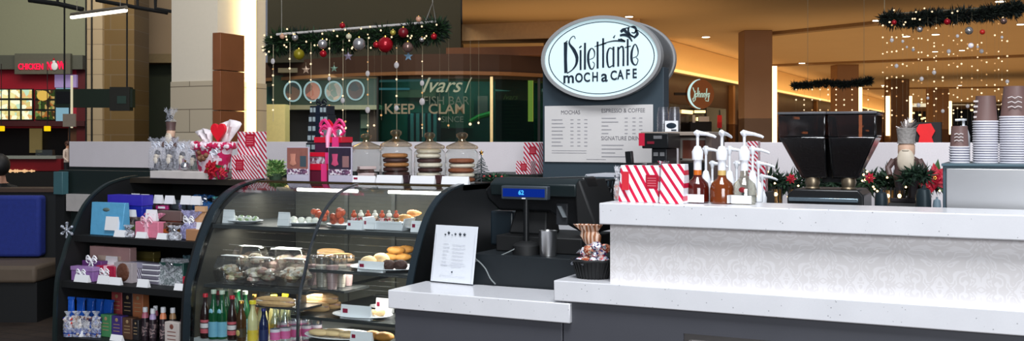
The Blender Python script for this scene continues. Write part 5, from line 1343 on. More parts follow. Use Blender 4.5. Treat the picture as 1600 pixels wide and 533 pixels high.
S(m, [(934.3, 65), (934.3, 107)], [3.0, 3.2]); S(m, [(943, 60), (943, 106)], [3.0, 3.2]); S(m, [(929.5, 72.5), (938, 70.5), (948, 68)], [.8, 1.8, 1.6])
S(m, [(958.5, 78), (953, 76), (949.5, 84), (949.5, 97), (952, 105.5), (957.5, 103)], [1.2, 1.8, 3, 3, 2.2, 1.2]); S(m, [(959, 74), (959, 105.5)], [3, 3])
S(m, [(966.3, 74.5), (966.3, 105)], [3, 3]); S(m, [(967, 79), (970.5, 74.5), (974, 78), (974.2, 104.5)], [1.2, 2.2, 2.8, 3])
S(m, [(980.8, 63), (980.8, 104)], [2.8, 3]); S(m, [(976.5, 76), (985.5, 74)], [1.4, 1.4])
e_(m, 991, 8.5, 71.5, 104)
# stem and rose
S(m, [(937, 70.5), (947, 67.3), (958, 65.2), (966, 65.2)], [.9, 1.3, 2, 2.2]); S(m, [(966, 64.2), (972, 65), (977, 67.5)], [4.5, 4.6, .6]); S(m, [(970, 62), (977, 66.5)], [1.5, 2.4])
S(m, [(959, 60.5), (961.5, 56)], [2.6, .8])
S(m, [(969, 57), (976, 56.5), (983, 60), (987.5, 67)], [3.2, 4.4, 3.6, 2])
S(m, [(970, 51.5), (975, 48.5), (979, 53), (984, 58)], [4, 5.4, 4, 1.8]); S(m, [(975, 47), (981, 46), (983, 50)], [1.6, 1.6, 1])
S(m, [(983, 44.5), (981.5, 50), (984.5, 56.5), (989.5, 60)], [2.4, 2.8, 3, 2.6]); S(m, [(986, 44.5), (991, 45), (993.5, 50), (991, 54), (986.5, 53)], [2, 3.4, 3.4, 2.2, 1.2])
S(m, [(993, 50), (995.5, 56), (990, 62)], [3, 4.4, 3]); S(m, [(990, 60), (986, 58)], [2.4, 1.4])
m.build('logo_lettering', INKS, t, smooth=0)
m = MB()
p = L(942, 120)
def cap(txt, px, py, size, sx, up=0):
    q = L(px, py); m.text(txt, size * PZM, (q[0], -.006, q[1]), sx=sx, th=.0015, off=.002)
for ch, px, py, sz, sx in [('m', 888.5, 120.8, 19, 1.2), ('O', 905, 121.5, 15.5, .95), ('C', 917.5, 121, 15.5, .9), ('H', 930.5, 120.7, 15.5, .85), ('a', 945, 119.8, 19.5, 1.15), ('C', 959.3, 119.3, 15.5, .9), ('A', 969.8, 118.5, 15.5, .85), ('F', 981, 118, 15.5, .85), ('E', 991.2, 117.3, 15.5, .85)]:
    cap(ch, px, py, sz * 1.32, sx * .86)
m.build('cafe_lettering', INKS, t, smooth=0)

# ================================================================ equipment behind the bar
Yq = 5.25
t = thing('back_shelf_unit', 'dark worktop unit with equipment shelf beside the sign column', 'shelf unit')
xa_, xb_ = onY(960, 0, Yq).x, onY(1110, 0, Yq).x; zs_ = onY(1060, 206, Yq).z
MB().box(xa_, 1.6, Yq, Yq + .45, 0, .95).build('lower_cabinet', CHARC, t)
MB().box(onY(1003, 0, Yq).x, xb_, Yq - .02, Yq + .3, zs_ - .02, zs_).build('upper_shelf', mat('shelf_tan', (150, 136, 124), .4), t, bevel=.003)
MB().box(xb_ - .03, xb_, Yq + .02, Yq + .28, .95, zs_ - .02).build('upright', mat('upright_brown', (96, 80, 72), .5), t)
# brewer
t = thing('coffee_brewer', 'black coffee brewer with red edge below the equipment shelf', 'coffee brewer')
Yw = 5.0
a = onY(1001, 207, Yw); b = onY(1060, 207, Yw)
def bx(m, p0, p1, y0, y1, d0, d1):
    A = onY(p0, y1, d0); B = onY(p1, y0, d0); return m.box(A.x, B.x, d0, d1, A.z, B.z)
bx(MB(), 1003, 1044, 208, 232, Yw, Yw + .2).build('brew_head', BLACK, t, bevel=.004)
bx(MB(), 1018, 1042, 232, 262, Yw + .02, Yw + .19).build('brewer_body', mat('brewer_dark', (20, 22, 26), .4), t, bevel=.004)
bx(MB(), 1000, 1046, 262, 330, Yw - .02, Yw + .2).build('brewer_base', CHARC, t)
bx(MB(), 998, 1007, 208, 228, Yw - .004, Yw + .02).build('red_badge', mat('brew_red', (196, 28, 60), .4), t)
bx(MB(), 1021, 1034, 212, 217, Yw - .003, Yw).build('name_plate', mat('np_grey', (110, 110, 112), .4), t)
m = MB(); bx(m, 1011, 1022, 221, 225, Yw - .003, Yw); m.build('red_light', mat('dull_red', (120, 20, 40), .4), t)
for p_ in (1021, 1031): bx(MB(), p_, p_ + 7, 238, 244, Yw + .016, Yw + .02).build('switch_plate', mat('np_grey', (110, 110, 112), .4), t)
# dark tablet in front
t = thing('coffee_scoop_stand', 'small black upright device standing behind the striped gift bags', 'device')
A = onY(977, 258, 4.6)
m = MB().prism([(onY(978, 0, 4.6).x, A.z), (onY(988, 0, 4.6).x, A.z), (onY(986, 0, 4.6).x, onY(0, 236, 4.6).z if False else onY(982, 236, 4.6).z), (onY(976, 0, 4.6).x, onY(982, 237, 4.6).z)], 4.6, 4.63, 'y'); m.build('device_body', BLACK, t, bevel=.003)
bx(MB(), 968, 1012, 255, 266, 4.55, 4.75).build('device_base', BLACKG, t, bevel=.006)
MB().box(onY(970, 0, 4.58).x, onY(1010, 0, 4.58).x, 4.58, 4.72, .961, onY(990, 266, 4.58).z).build('pedestal', BLACKM, t)
# plastic cup sleeves on shelf
for i, (p0, p1) in enumerate([(1027, 1045), (1045, 1063)]):
    c, w, h = spot(p0, p1, 168, Yq + .08, zs_)
    t = thing('clear_cup_stack', ['nearer', 'farther'][i] + ' of two clear plastic cup columns on the equipment shelf, seen from the sign column', 'cup stack', c)
    m = MB()
    for q in range(7): m.lathe([(w * .5, q * h / 9), (w * .49, q * h / 9 + .004), (w * .38, q * h / 9 + h * .34), (0, q * h / 9 + h * .34)], n=18, cap=False)
    m.build('plastic_cup', glass('cup_plastic', (236, 236, 240), 1.45, .25, .12), t)
c, w, h = spot(1039, 1059, 189, Yq + .0, zs_)
t = thing('label_sign', 'white label sign with dark oval on the equipment shelf', 'sign', c)
MB().box(-w / 2, w / 2, 0, .01, 0, h).build('sign_card', PAPER, t)
MB().ball((0, -.001, h * .55), w * .4, 16, 6, 1, .05, .55).build('oval_logo', INKS, t)
m = MB().box(w * .0, w * .4, -.003, -.001, h * .08, h * .2); m.build('print_mark', INKS, t)
# small oven with framed door
t = thing('counter_oven', 'small brown fronted oven with pale framed door under the shelf', 'oven')
Yo = 5.3
bx(MB(), 1060, 1108, 212, 285, Yo, Yo + .24).build('oven_body', mat('oven_brown', (92, 78, 72), .4), t, bevel=.003)
m = MB(); bx(m, 1063, 1105, 216, 219, Yo - .01, Yo); bx(m, 1063, 1066, 219, 250, Yo - .01, Yo); bx(m, 1102, 1105, 219, 250, Yo - .01, Yo); bx(m, 1063, 1105, 248, 251, Yo - .01, Yo); m.build('door_frame', mat('oven_frame', (150, 142, 134), .3, .5), t)
bx(MB(), 1066, 1102, 219, 248, Yo - .004, Yo).build('door_glass', mat('oven_glass', (92, 52, 42), .15, var=.5, vs=6), t)
bx(MB(), 1064, 1104, 254, 284, Yo - .004, Yo).build('lower_panel', BLACK, t)
# white crate seen left of bar: shelf behind register
t = thing('wire_rack', 'white shelf rack with dark supplies seen behind the register', 'rack')
Yr = 5.2
for py in (276, 300, 322): bx(MB(), 915, 962, py - 3, py, Yr, Yr + .3).build('shelf', mat('rack_white', (196, 198, 206), .4), t)
m = MB(); bx(m, 914, 917, 274, 360, Yr, Yr + .03); bx(m, 960, 963, 274, 360, Yr, Yr + .03); m.build('upright', mat('rack_white', (196, 198, 206), .4), t)
for i, (p0, p1, y0, y1, cc) in enumerate([(918, 934, 282, 297, (54, 56, 62)), (920, 932, 305, 319, (120, 118, 124)), (934, 944, 306, 319, (60, 44, 44)), (946, 958, 302, 319, (84, 86, 96))]):
    A = onY(p0, y1, Yr + .04); B = onY(p1, y0, Yr + .04)
    t = thing('supply_box', ['dark supply box on the upper rack shelf', 'pale supply box on the lower rack shelf', 'brown supply box on the lower rack shelf', 'grey supply box on the lower rack shelf next to the bar'][i], 'box', ((A.x + B.x) / 2, Yr + .04, [onY(930, 297, Yr).z, onY(930, 319, Yr).z][i > 0]))
    w = B.x - A.x; h = B.z - A.z
    MB().box(-w / 2, w / 2, 0, .12, 0, h).build('box_body', mat('sup_%d' % i, cc, .5), t, bevel=.003); MB().box(-w * .3, w * .3, -.001, 0, h * .3, h * .6).build('box_label', mat('sup_label', (170, 170, 176), .5), t)
t = thing('black_basket', 'black wire basket on the rack between register and bar', 'basket', (onY(945, 0, Yr - .06).x, Yr - .08, 0))
zb1 = onY(945, 316, Yr - .08).z; zb2 = onY(945, 281, Yr - .08).z
m = MB()
for i in range(18):
    a_ = 2 * PI * i / 18; m.tube([(.05 * math.cos(a_), .04 * math.sin(a_), zb1), (.078 * math.cos(a_), .06 * math.sin(a_), zb2)], .004, 5)
for q in (0, .33, .66, 1): rr = .05 + .028 * q; zz = zb1 + (zb2 - zb1) * q; m.tube([(rr * math.cos(2 * PI * i / 20), rr * .78 * math.sin(2 * PI * i / 20), zz) for i in range(21)], .004, 5)
m.lathe([(.05, zb1), (.048, zb1 + .004)], n=18, sy=.78); m.build('basket_body', BLACK, t)
bx(MB(), 932, 958, 316, 330, Yr - .14, Yr - .02).build('stand', BLACKM, t)
# ================================================================ kiosk back wall and what stands along it
YW = 6.6
a = onY(108, 222, YW); zt = 1.5 - .03
b = onY(1490, 220, YW)
m = MB().box(a.x, 3.2, YW, YW + .1, 1.28, 1.482)
t = thing('kiosk_screen_wall', 'long low grey white quartz screen wall closing the rear of the kiosk', 'partition')
MB().box(a.x, 3.2, YW, YW + .1, 1.255, 1.482).build('stone_panel', GQUARTZ, t, bevel=.003)
MB().box(a.x - .0, onY(840, 0, YW).x, YW + .012, YW + .09, .0, 1.255).build('dark_base', DGREEN, t)
MB().box(onY(840, 0, YW).x, 3.2, YW + .0, YW + .09, .0, 1.255).build('stone_base', GQUARTZ, t)
m = MB().box(onY(790, 0, YW).x - .9, onY(842, 0, YW).x, YW + .0, YW + .012, .6, 1.255); m.build('stone_inset', GQUARTZ, t)
# side screen running forward at the kiosk end with white stone and teal post
t = thing('end_screen', 'dark green end screen with pale stone block beside the gift case', 'partition')
A = onY(103, 303, 5.6); B = onY(150, 332, 5.6)
MB().box(onY(92, 0, 5.66).x, onY(240, 0, 5.66).x, 5.66, 5.74, .1, onY(110, 266, 5.66).z).build('dark_panel', DGREEN, t)
MB().box(A.x, onY(160, 0, 5.6).x, 5.6, 5.66, B.z, A.z).build('stone_block', mat('stone_pale', (186, 180, 176), .5), t, bevel=.003)
A = onY(90, 268, 5.62); B = onY(104, 304, 5.62)
MB().box(A.x, B.x, 5.58, 5.64, B.z, A.z).build('teal_post', mat('teal_post', (66, 104, 110), .4), t, bevel=.004); MB().box(A.x, B.x, 5.6, 5.66, .1, B.z).build('lower_post', BLACKM, t)
MB().box(A.x, onY(240, 0, 5.66).x, 5.6, 5.74, 0, .1).build('base', BLACKM, t)
# striped gifts near the column
zb = 1.27
t = thing('rear_ledge', 'narrow dark ledge in front of the screen wall by the sign column', 'shelf')
MB().box(onY(740, 0, 6.2).x, onY(850, 0, 6.2).x, 6.1, YW, 1.245, 1.27).build('shelf_board', DGREEN, t)
MB().box(onY(744, 0, 6.2).x, onY(846, 0, 6.2).x, 6.14, YW, 0, 1.245).build('cabinet_body', DGREEN, t)
striped(818, 842, 223, 6.28, zb, 'tall red and white striped gift standing against the screen wall', RW, .1, (.62, .75), .42, 'box')
striped(806, 829, 252, 6.16, zb, 'low red and white striped gift before the tall one at the screen wall', RW2, .08, (.55, .55), .4, 'box')
# poinsettia garland along the back counter on the right
Yg2 = 6.3
t = thing('back_counter', 'long dark slate rear counter along the screen wall', 'counter')
MB().box(onY(1165, 0, Yg2).x, 3.0, 6.05, YW - .01, 1.05, 1.1).build('worktop', SLATE, t, bevel=.004)
MB().box(onY(1168, 0, Yg2).x, 2.98, 6.1, YW - .01, 0, 1.05).build('cabinet_body', CHARC, t)
zc_ = 1.1
FIR = [mat('fir_a', (20, 42, 30), .7, var=.4), mat('fir_b', (38, 66, 44), .7, var=.4)]
def garland(pts, R_, n, L, label, mats_=FIR, seed=1, name='fir_garland', parent=None, cat='garland', droop=0):
    t = parent or thing(name, label, cat); RND.seed(seed); m = MB(); ps = smooth_pts([Vector(p) for p in pts], 6)
    for i in range(n):
        u = RND.random() * (len(ps) - 1); k = int(u); c = ps[k].lerp(ps[min(k + 1, len(ps) - 1)], u - k)
        th = RND.uniform(0, 2 * PI); ph = RND.uniform(-1, 1); d = Vector((math.cos(th) * math.sqrt(1 - ph * ph), math.sin(th) * math.sqrt(1 - ph * ph), ph)); d.z -= droop; d.normalize()
        rr = R_ * (.75 + .45 * math.sin(u * 1.7 + seed) * math.sin(u * .63)) * RND.uniform(.2, 1)
        b0 = c + Vector((d.x, d.y, d.z)) * rr * .75; l_ = L * RND.uniform(.6, 1.3)
        s_ = d.cross(Vector((RND.uniform(-1, 1), RND.uniform(-1, 1), RND.uniform(-1, 1)))).normalized() * L * .16
        m.use(i % 2).add([b0 - d * l_ * .3, b0 + s_, b0 + d * l_, b0 - s_], [(0, 1, 2), (0, 2, 3)])
    m.build('foliage', mats_, t, smooth=0); return t, ps
t, ps = garland([(onY(p, y, Yg2).x, Yg2, onY(p, y, Yg2).z) for p, y in [(1198, 282), (1240, 285), (1290, 284), (1345, 284), (1390, 282), (1430, 286), (1468, 282)]], .1, 2300, .05, 'fir garland with small lights lying along the rear counter', seed=5, droop=.2)
m = MB(); RND.seed(3)
for i in range(40):
    p = ps[RND.randrange(len(ps))]; m.ball((p.x + RND.uniform(-.05, .05), p.y - RND.uniform(.06, .1), p.z + RND.uniform(-.09, .08)), .006, 6, 4)
WB = emit('warm_bulb', (255, 214, 150), 5, False)
m.build('light_bulb', WB, t)['kind'] = 'stuff'
for i, (px, py, r) in enumerate([(1462, 278, .085), (1236, 279, .033), (1359, 278, .033), (1447, 292, .045)]):
    q = onY(px, py, Yg2 - .12); poinsettia((q.x, q.y, q.z), r, ['big red poinsettia beside the steel espresso machine', 'small red poinsettia just before the grinder hoppers', 'small red poinsettia just past the grinder hoppers', 'small red bloom under the big poinsettia'][i], (190, 24, 50), True)
# glass holders with candle light & slate blocks
for i, (p0, p1) in enumerate([(1205, 1222), (1232, 1246), (1345, 1356), (1378, 1398), (1400, 1412), (1438, 1450)]):
    c, w, h = spot(p0, p1, 284, 6.14, zc_)
    t = thing('candle_lantern', 'brass lantern holder ' + ['first from the syrup pumps', 'second from the syrup pumps', 'just past the coffee grinder', 'between grinder and nutcracker', 'at the foot of the nutcracker', 'beside the espresso machine'][i], 'lantern', c)
    MB().lathe([(w * .45, 0), (w * .5, .01), (w * .5, h * .3), (w * .44, h * .34), (w * .44, h * .7)], n=16).build('holder', mat('amber_holder', (140, 104, 60), .3, .6, var=.4), t)
    m = MB()
    for q in range(6): a_ = PI * q / 3; m.tube([(w * .47 * math.cos(a_), w * .47 * math.sin(a_), 0), (w * .47 * math.cos(a_), w * .47 * math.sin(a_), h * .8)], .004, 5)
    m.build('cage', BLACKM, t)
    MB().ball((0, -w * .4, h * .52), .012, 8, 6).build('flame', WB, t)
SB = mat('slate_light', (120, 140, 152), .4)
for i, (p0, p1, y0) in enumerate([(1366, 1388, 296), (1430, 1456, 290), (1457, 1471, 308)]):
    c, w, h = spot(p0, p1, y0, 5.9, .98)
    t = thing('steel_canister', ['dark steel canister behind the bar nearest the grinder', 'wider dark steel canister behind the bar below the nutcracker', 'low steel canister behind the bar beside the espresso machine'][i], 'canister', c)
    MB().lathe([(w * .45, 0), (w * .48, .01), (w * .48, h * .8), (w * .4, h * .92), (w * .12, h * .95), (w * .12, h)], n=22).build('canister_body', SB if i == 2 else mat('dark_steel', (40, 54, 60), .4, .3), t)
t = thing('service_ledge', 'low shelf carrying the steel canisters behind the bar', 'shelf'); MB().box(onY(1370, 0, 5.9).x, 2.6, 5.78, 6.04, .95, .98).build('shelf_board', SLATE, t); MB().box(onY(1372, 0, 5.9).x, 2.58, 5.82, 6.02, 0, .95).build('shelf_base', CHARC, t)
# tall nutcracker
c, w, h = spot(1402, 1434, 196, 6.22, zc_ + .0)
nutcracker(Vector((c.x, 6.16, zc_ + .05)), (onY(1417, 200, 6.16).z - zc_ - .05), 'tall bearded nutcracker figure standing in the rear fir garland', hatm=mat('hat_grey', (150, 144, 140), .6, bump=.6))
t = thing('figure_plinth', 'small dark plinth under the tall bearded nutcracker', 'plinth', (c.x, 6.16, zc_)); MB().taper(.2, .16, .17, .13, 0, .05).build('plinth_block', BLACKM, t, bevel=.003)
t = thing('tinsel_spray', 'spray of glittering grey tinsel above the tall nutcracker hat', 'decoration', (c.x, 6.18, onY(1417, 205, 6.16).z))
m = MB(); RND.seed(12)
for i in range(40):
    a_ = RND.uniform(0, 6.28); e = RND.uniform(.2, 1.5); l_ = RND.uniform(.03, .08); m.tube([(0, 0, 0), (math.cos(a_) * math.cos(e) * l_, math.sin(a_) * math.cos(e) * l_, math.sin(e) * l_)], .0025, 3)
m.build('tinsel', mat('tinsel_grey', (170, 160, 156), .3, .5), t)
t, _ = garland([(onY(1412, 280, 6.0).x, 6.02, onY(1412, 280, 6.0).z), (onY(1430, 270, 6.0).x, 6.02, onY(1430, 270, 6.0).z), (onY(1448, 276, 6.0).x, 6.02, onY(1448, 276, 6.0).z)], .055, 420, .04, 'small fir wreath held in front of the nutcracker figure', seed=8, name='fir_wreath', cat='wreath')
# red gift behind wall at right
c, w, h = spot(1435, 1458, 192, 7.1, 0)
t = thing('red_poster', 'black display box with a bright red figure shape beyond the screen wall', 'display', (c.x, 7.1, 0))
z0 = onY(1440, 230, 7.1).z; z1 = onY(1440, 191, 7.1).z
MB().box(onY(1419, 0, 7.1).x - c.x, onY(1470, 0, 7.1).x - c.x, .02, .1, 0, z1).build('display_body', BLACKM, t)
k = (z1 - z0); m = MB().prism([(-.05, z0), (-.035, z0 + .45 * k), (-.06, z0 + .7 * k), (-.04, z0 + .92 * k), (.03, z0 + .95 * k), (.055, z0 + .65 * k), (.035, z0 + .4 * k), (.055, z0)], .0, .02, 'y'); m.build('red_shape', mat('vivid_red', (224, 28, 34), .4, emis=(224, 28, 34), es=.25), t)
# striped gifts behind the syrup pumps
t = thing('gift_ledge', 'low block carrying the striped gifts behind the syrup pumps', 'block'); MB().box(onY(1150, 0, 5.6).x, onY(1205, 0, 5.6).x, 5.5, 5.68, .952, 1.22).build('block_body', CHARC, t)
striped(1168, 1184, 221, 5.6, 1.22, 'striped gift rising between the syrup pump heads', RW2, .06, (.5, .8), .3, 'box')
striped(1183, 1196, 254, 5.55, 1.22, 'low striped gift past the syrup pump heads', RW, .06, (.5, .7), .3, 'box')
# ================================================================ mall around the kiosk
class Fr:
    """a local frame turned to the camera's heading, standing on the floor at depth d"""
    def __init__(s, pxc, d):
        p = cam(pxc, YH, d); s.loc = Vector((p.x, p.y, 0)); s.c = pxc; s.k = d / F
    def x(s, px): return (px - s.c) * s.k
    def z(s, py): return H - (py - YH) * s.k
    def box(s, m, p0, p1, y0, y1, d0, d1):
        return m.box(s.x(p0), s.x(p1), d0, d1, max(s.z(y1), 0), min(s.z(y0), 3.58) if s.k * F > 38 else s.z(y0))
def fthing(name, label, cat, fr, group=None): return thing(name, label, cat, fr.loc, TH, group)
def fb(fr, m, *rects):
    for r_ in rects: fr.box(m, *r_)
    return m
# ---- structure
def mk_floor():
    k = NT('mall_floor'); v = k.coord(); b = k.n('ShaderNodeTexBrick'); b.inputs['Scale'].default_value = 1.6
    b.inputs['Color1'].default_value = rgb(58, 46, 38); b.inputs['Color2'].default_value = rgb(70, 56, 46); b.inputs['Mortar'].default_value = rgb(38, 32, 28)
    b.inputs['Mortar Size'].default_value = .01; k.l(v, b.inputs['Vector']); n = k.noise(v, 14, 5)
    k.bsdf(k.mix(k.math('MULTIPLY', n.outputs[0], .5), b.outputs[0], rgb(34, 28, 24)), .55); return k.m
struct('floor', MB().box(-45, 60, -12, 110, -.1, 0), mk_floor())
CEILM = mat('ceiling_plaster', (206, 172, 126), .8, var=.05, vs=1)
def fpoly(fr_pts, z0, z1, name, m_, **k):
    return struct(name, MB().prism(fr_pts, z0, z1, 'z'), m_, **k)
def cw(px, d): q = cam(px, YH, d); return (q.x, q.y)
fpoly([cw(722, 15.2), cw(1800, 15.2), cw(2100, 95), cw(724, 95)], 3.6, 3.75, 'ceiling', CEILM)
WALLB = mat('far_wall_tan', (176, 136, 92), .8, var=.08, vs=2)
a = cam(560, YH, 80); 
fr = Fr(1300, 78)
o = struct('wall_back', fb(fr, MB(), (700, 2200, 100, 290, 0, .3)), WALLB, loc=fr.loc, rz=TH)
# left bulkhead wall along the concourse (x = -6.7)
struct('wall_left', MB().box(-6.95, -6.7, 20.6, 85, 3.0, 3.59), mat('bulkhead', (236, 196, 136), .8, var=.03))
t = thing('storefront', 'dark brown shop front running below the lit bulkhead', 'shop front')
MB().box(-7.3, -7.1, 20.6, 85, 0, 3.0).build('front_wall', mat('shop_brown', (78, 54, 36), .5, var=.3, vs=1.5), t)
m = MB()
for y in (27.5, 33, 40, 49, 60): m.box(-7.1, -6.98, y, y + .22, 0, 2.95)
m.build('pilaster', mat('shop_gold', (160, 112, 60), .5), t)
m = MB()
for y0, y1 in ((22, 27), (28.5, 32.5), (34, 39.5), (41, 48), (50, 59)): m.box(-7.09, -7.04, y0, y1, .3, 2.3)
m.build('shop_window', mat('shop_dark', (24, 20, 18), .2, var=.5, vs=3), t)
m = MB().box(-6.74, -6.64, 20.6, 84, 2.955, 3.0); m.build('cove_strip', emit('cove_warm', (255, 200, 120), 1.8), t)
m = MB()
for y, z in ((23, 2.1), (24.2, 1.95), (30, 2.2), (36, 2.2), (37.5, 1.7), (44, 2.1), (52, 2.1), (54, 1.9)): m.box(-7.03, -7.0, y, y + .8, z, z + .08)
m.build('display_light', emit('display_warm', (255, 220, 150), 2.5, False), t)
# red accent and dark goods in that shop
fr = Fr(1125, 25); t = fthing('shop_banner', 'small red banner in the dark shop beside the round script sign', 'banner', fr)
fb(fr, MB(), (1121, 1128, 180, 200, 0, .03)).build('banner_cloth', mat('banner_red', (190, 30, 34), .5, emis=(190, 30, 34), es=.2), t); fb(fr, MB(), (1123.5, 1125.5, 172, 180, .005, .02), (1123.5, 1125.5, 200, 340, .005, .02)).build('pole', BLACK, t)
fr = Fr(1082, 24.4); t = fthing('shop_counter_display', 'dark shop display with white goods below the round script sign', 'display', fr)
fb(fr, MB(), (1050, 1112, 190, 340, 0, .4)).build('display_body', BLACKM, t)
fb(fr, MB(), (1066, 1074, 184, 190, 0, .1), (1082, 1086, 180, 192, -.02, 0), (1092, 1108, 182, 190, 0, .1)).build('white_goods', mat('goods_white', (190, 190, 200), .5), t)
fb(fr, MB(), (1066, 1106, 172, 176, .3, .32)).build('light_strip', emit('display_warm', (255, 220, 150), 2.5, False), t)
fb(fr, MB(), (1064, 1108, 168, 177, .32, .4), (1064, 1067, 177, 200, .32, .4), (1105, 1108, 177, 200, .32, .4)).build('light_frame', BLACKM, t)
# ---- round script sign
fr = Fr(1095, 23); cz = fr.z(147); r = 22.5 * fr.k
t = thing('round_sign', 'round brown shop sign with pale script lettering and a glowing edge', 'sign', (fr.loc.x, fr.loc.y, cz), TH + .25)
MB().prism(ell(r, r * 1.04, 48), 0, .12, 'y').build('sign_drum', mat('sign_brown', (150, 96, 60), .5), t)
m = MB(); pts = []; n = 40
oa = [(-r * .0 + r * math.cos(a_), r * 1.04 * math.sin(a_)) for a_ in [PI * .53 + PI * .95 * i / n for i in range(n + 1)]]
ob = [(r * .04 + r * .86 * math.cos(a_), r * 1.0 * math.sin(a_)) for a_ in [PI * .53 + PI * .95 * i / n for i in range(n + 1)]]
for i in range(n): m.prism([oa[i], oa[i + 1], ob[i + 1], ob[i]], -.012, -.001, 'y')
m.build('glowing_edge', emit('cool_glow', (205, 240, 235), 1.0, False), t)
m = MB().text("Johnnys", r * .62, (r * .04, -.004, -.01), sx=.62, th=.006, shear=.35, off=.004)
m.stroke([(-r * .6, r * .45), (-r * .42, 0), (-r * .42, -r * .4), (-r * .55, -r * .55), (-r * .62, -r * .3)], .02, -.01, -.002).stroke([(-r * .2, r * .45), (-r * .25, -r * .1)], .02, -.01, -.002).stroke([(r * .45, r * .4), (r * .4, -r * .1)], .02, -.01, -.002).stroke([(r * .6, -r * .1), (r * .55, -r * .5), (r * .35, -r * .45)], .02, -.01, -.002)
m.build('script_lettering', emit('sign_letter', (200, 228, 206), .75, False), t)
MB().box(-r * 1.9, -r * .9, .04, .08, -.03, .03).build('bracket', BLACKM, t)
# ---- ceiling beams
BEAM = mat('beam_brown', (150, 116, 76), .8)
for i, (p0, d0, p1, d1) in enumerate([(1195, 20.5, 1500, 17.2), (1010, 31, 1700, 25), (900, 45, 1800, 40)]):
    A = cam(p0, YH, d0); B = cam(p1, YH, d1); v = (B - A); v.z = 0; nrm = Vector((-v.y, v.x, 0)).normalized() * .12
    m = MB().prism([(A.x + nrm.x, A.y + nrm.y), (B.x + nrm.x, B.y + nrm.y), (B.x - nrm.x, B.y - nrm.y), (A.x - nrm.x, A.y - nrm.y)], 3.54, 3.6, 'z'); struct('trim_%d' % (i + 1), m, BEAM)
# ---- concourse columns
TUBE = emit('tube_warm', (255, 226, 170), 5)
COLM = mat('column_tan', (146, 112, 84), .7, var=.06, vs=3)
for i, (p0, p1, d, lamp, ly, lb, lab) in enumerate([(851, 905, 20.3, (1, 2), 1, 2, 'pale tan column half hidden behind the oval cafe sign'), (1163, 1207, 19.9, (1207, 1215), 103, 240, 'tan square column with a tall glowing side tube, nearest the syrup pumps'),
        (1308, 1342, 29, (1342, 1348), 136, 215, 'distant tan column rising behind the middle fir garland'), (1392, 1421, 36, (1386, 1391), 150, 212, 'far tan column between two slim glowing tubes'), (1457, 1483, 42, (1483, 1488), 158, 210, 'farthest tan column near the lit shop on the far side')]):
    fr = Fr((p0 + p1) / 2, d); t = fthing('concourse_column', lab, 'column', fr)
    w = fr.x(p1) - fr.x(p0); MB().box(-w / 2, w / 2, 0, w, .15, 3.6).build('column_shaft', COLM, t, bevel=.01)
    MB().box(-w / 2 - .02, w / 2 + .02, -.02, w + .02, 0, .15).build('column_base', BLACKM, t)
    if i: MB().box(fr.x(lamp[0]), fr.x(lamp[1]), .05, .12, fr.z(lb), fr.z(ly)).build('tube_light', TUBE, t)
    if i == 3: MB().box(fr.x(1421), fr.x(1426), .05, .12, fr.z(lb), fr.z(ly)).build('tube_light', TUBE, t)
# ---- downlights in the ceiling: depth from height 3.6
DL = emit('downlight', (255, 240, 215), 6, False)
for i, (px, py, wpx) in enumerate([(983, 25, 15), (1103, 57, 15), (1253, 98, 12), (1370, 31, 16), (1416, 56, 14), (1462, 53, 14), (1461, 80, 10), (1503, 78, 10), (1563, 1, 18), (1595, 37, 14), (1380, 133, 7), (1500, 133, 7)]):
    d = 2.1 * F / (YH - py); q = cam(px, py, d); r = wpx * d / F / 2
    t = thing('ceiling_light', 'recessed round downlight in the warm tan ceiling of the concourse', 'ceiling light', (q.x, q.y, 3.6), 0, 'recessed downlights of the tan ceiling')
    MB().lathe([(r, -.001), (r * 1.0, -.012), (r * .8, -.012)], n=20).build('trim_ring', BRASS, t); MB().lathe([(r * .8, -.02), (r * .8, -.013)], n=20).build('lens', DL, t)
# ---- far shops at the end
for i, (p0, p1, y0, y1, d, lab) in enumerate([(1215, 1240, 150, 178, 40, 'small lit display window beyond the first concourse column'), (1426, 1457, 160, 205, 60, 'lit far shop front between two distant columns'), (1488, 1600, 157, 210, 62, 'wide lit far shop front behind the paper cup stacks')]):
    fr = Fr((p0 + p1) / 2, d); t = fthing('far_shop', lab, 'shop front', fr)
    fb(fr, MB(), (p0, p1, y0 + 6, 600, .1, .4)).build('shop_wall', mat('far_shop_wall', (120, 88, 56), .6), t)
    fb(fr, MB(), (p0, p1, y0, y0 + 7, 0, .3)).build('fascia', emit('far_fascia', (240, 225, 190), 1.0, False), t)
    m = MB(); RND.seed(i)
    for q in range(9):
        x = p0 + (p1 - p0) * (q + .5) / 9; yy = RND.uniform(y0 + 12, y1 - 8); fr.box(m, x - 2, x + 2, yy, yy + 2.5, .05, .1)
    m.build('shop_light', emit('display_warm', (255, 220, 150), 2.5, False), t)
    fb(fr, MB(), (p0 + 3, p0 + (p1 - p0) * .45, y0 + 14, 300, .07, .12), (p0 + (p1 - p0) * .55, p1 - 3, y0 + 14, 300, .07, .12)).build('doorway', mat('shop_dark', (24, 20, 18), .2), t)

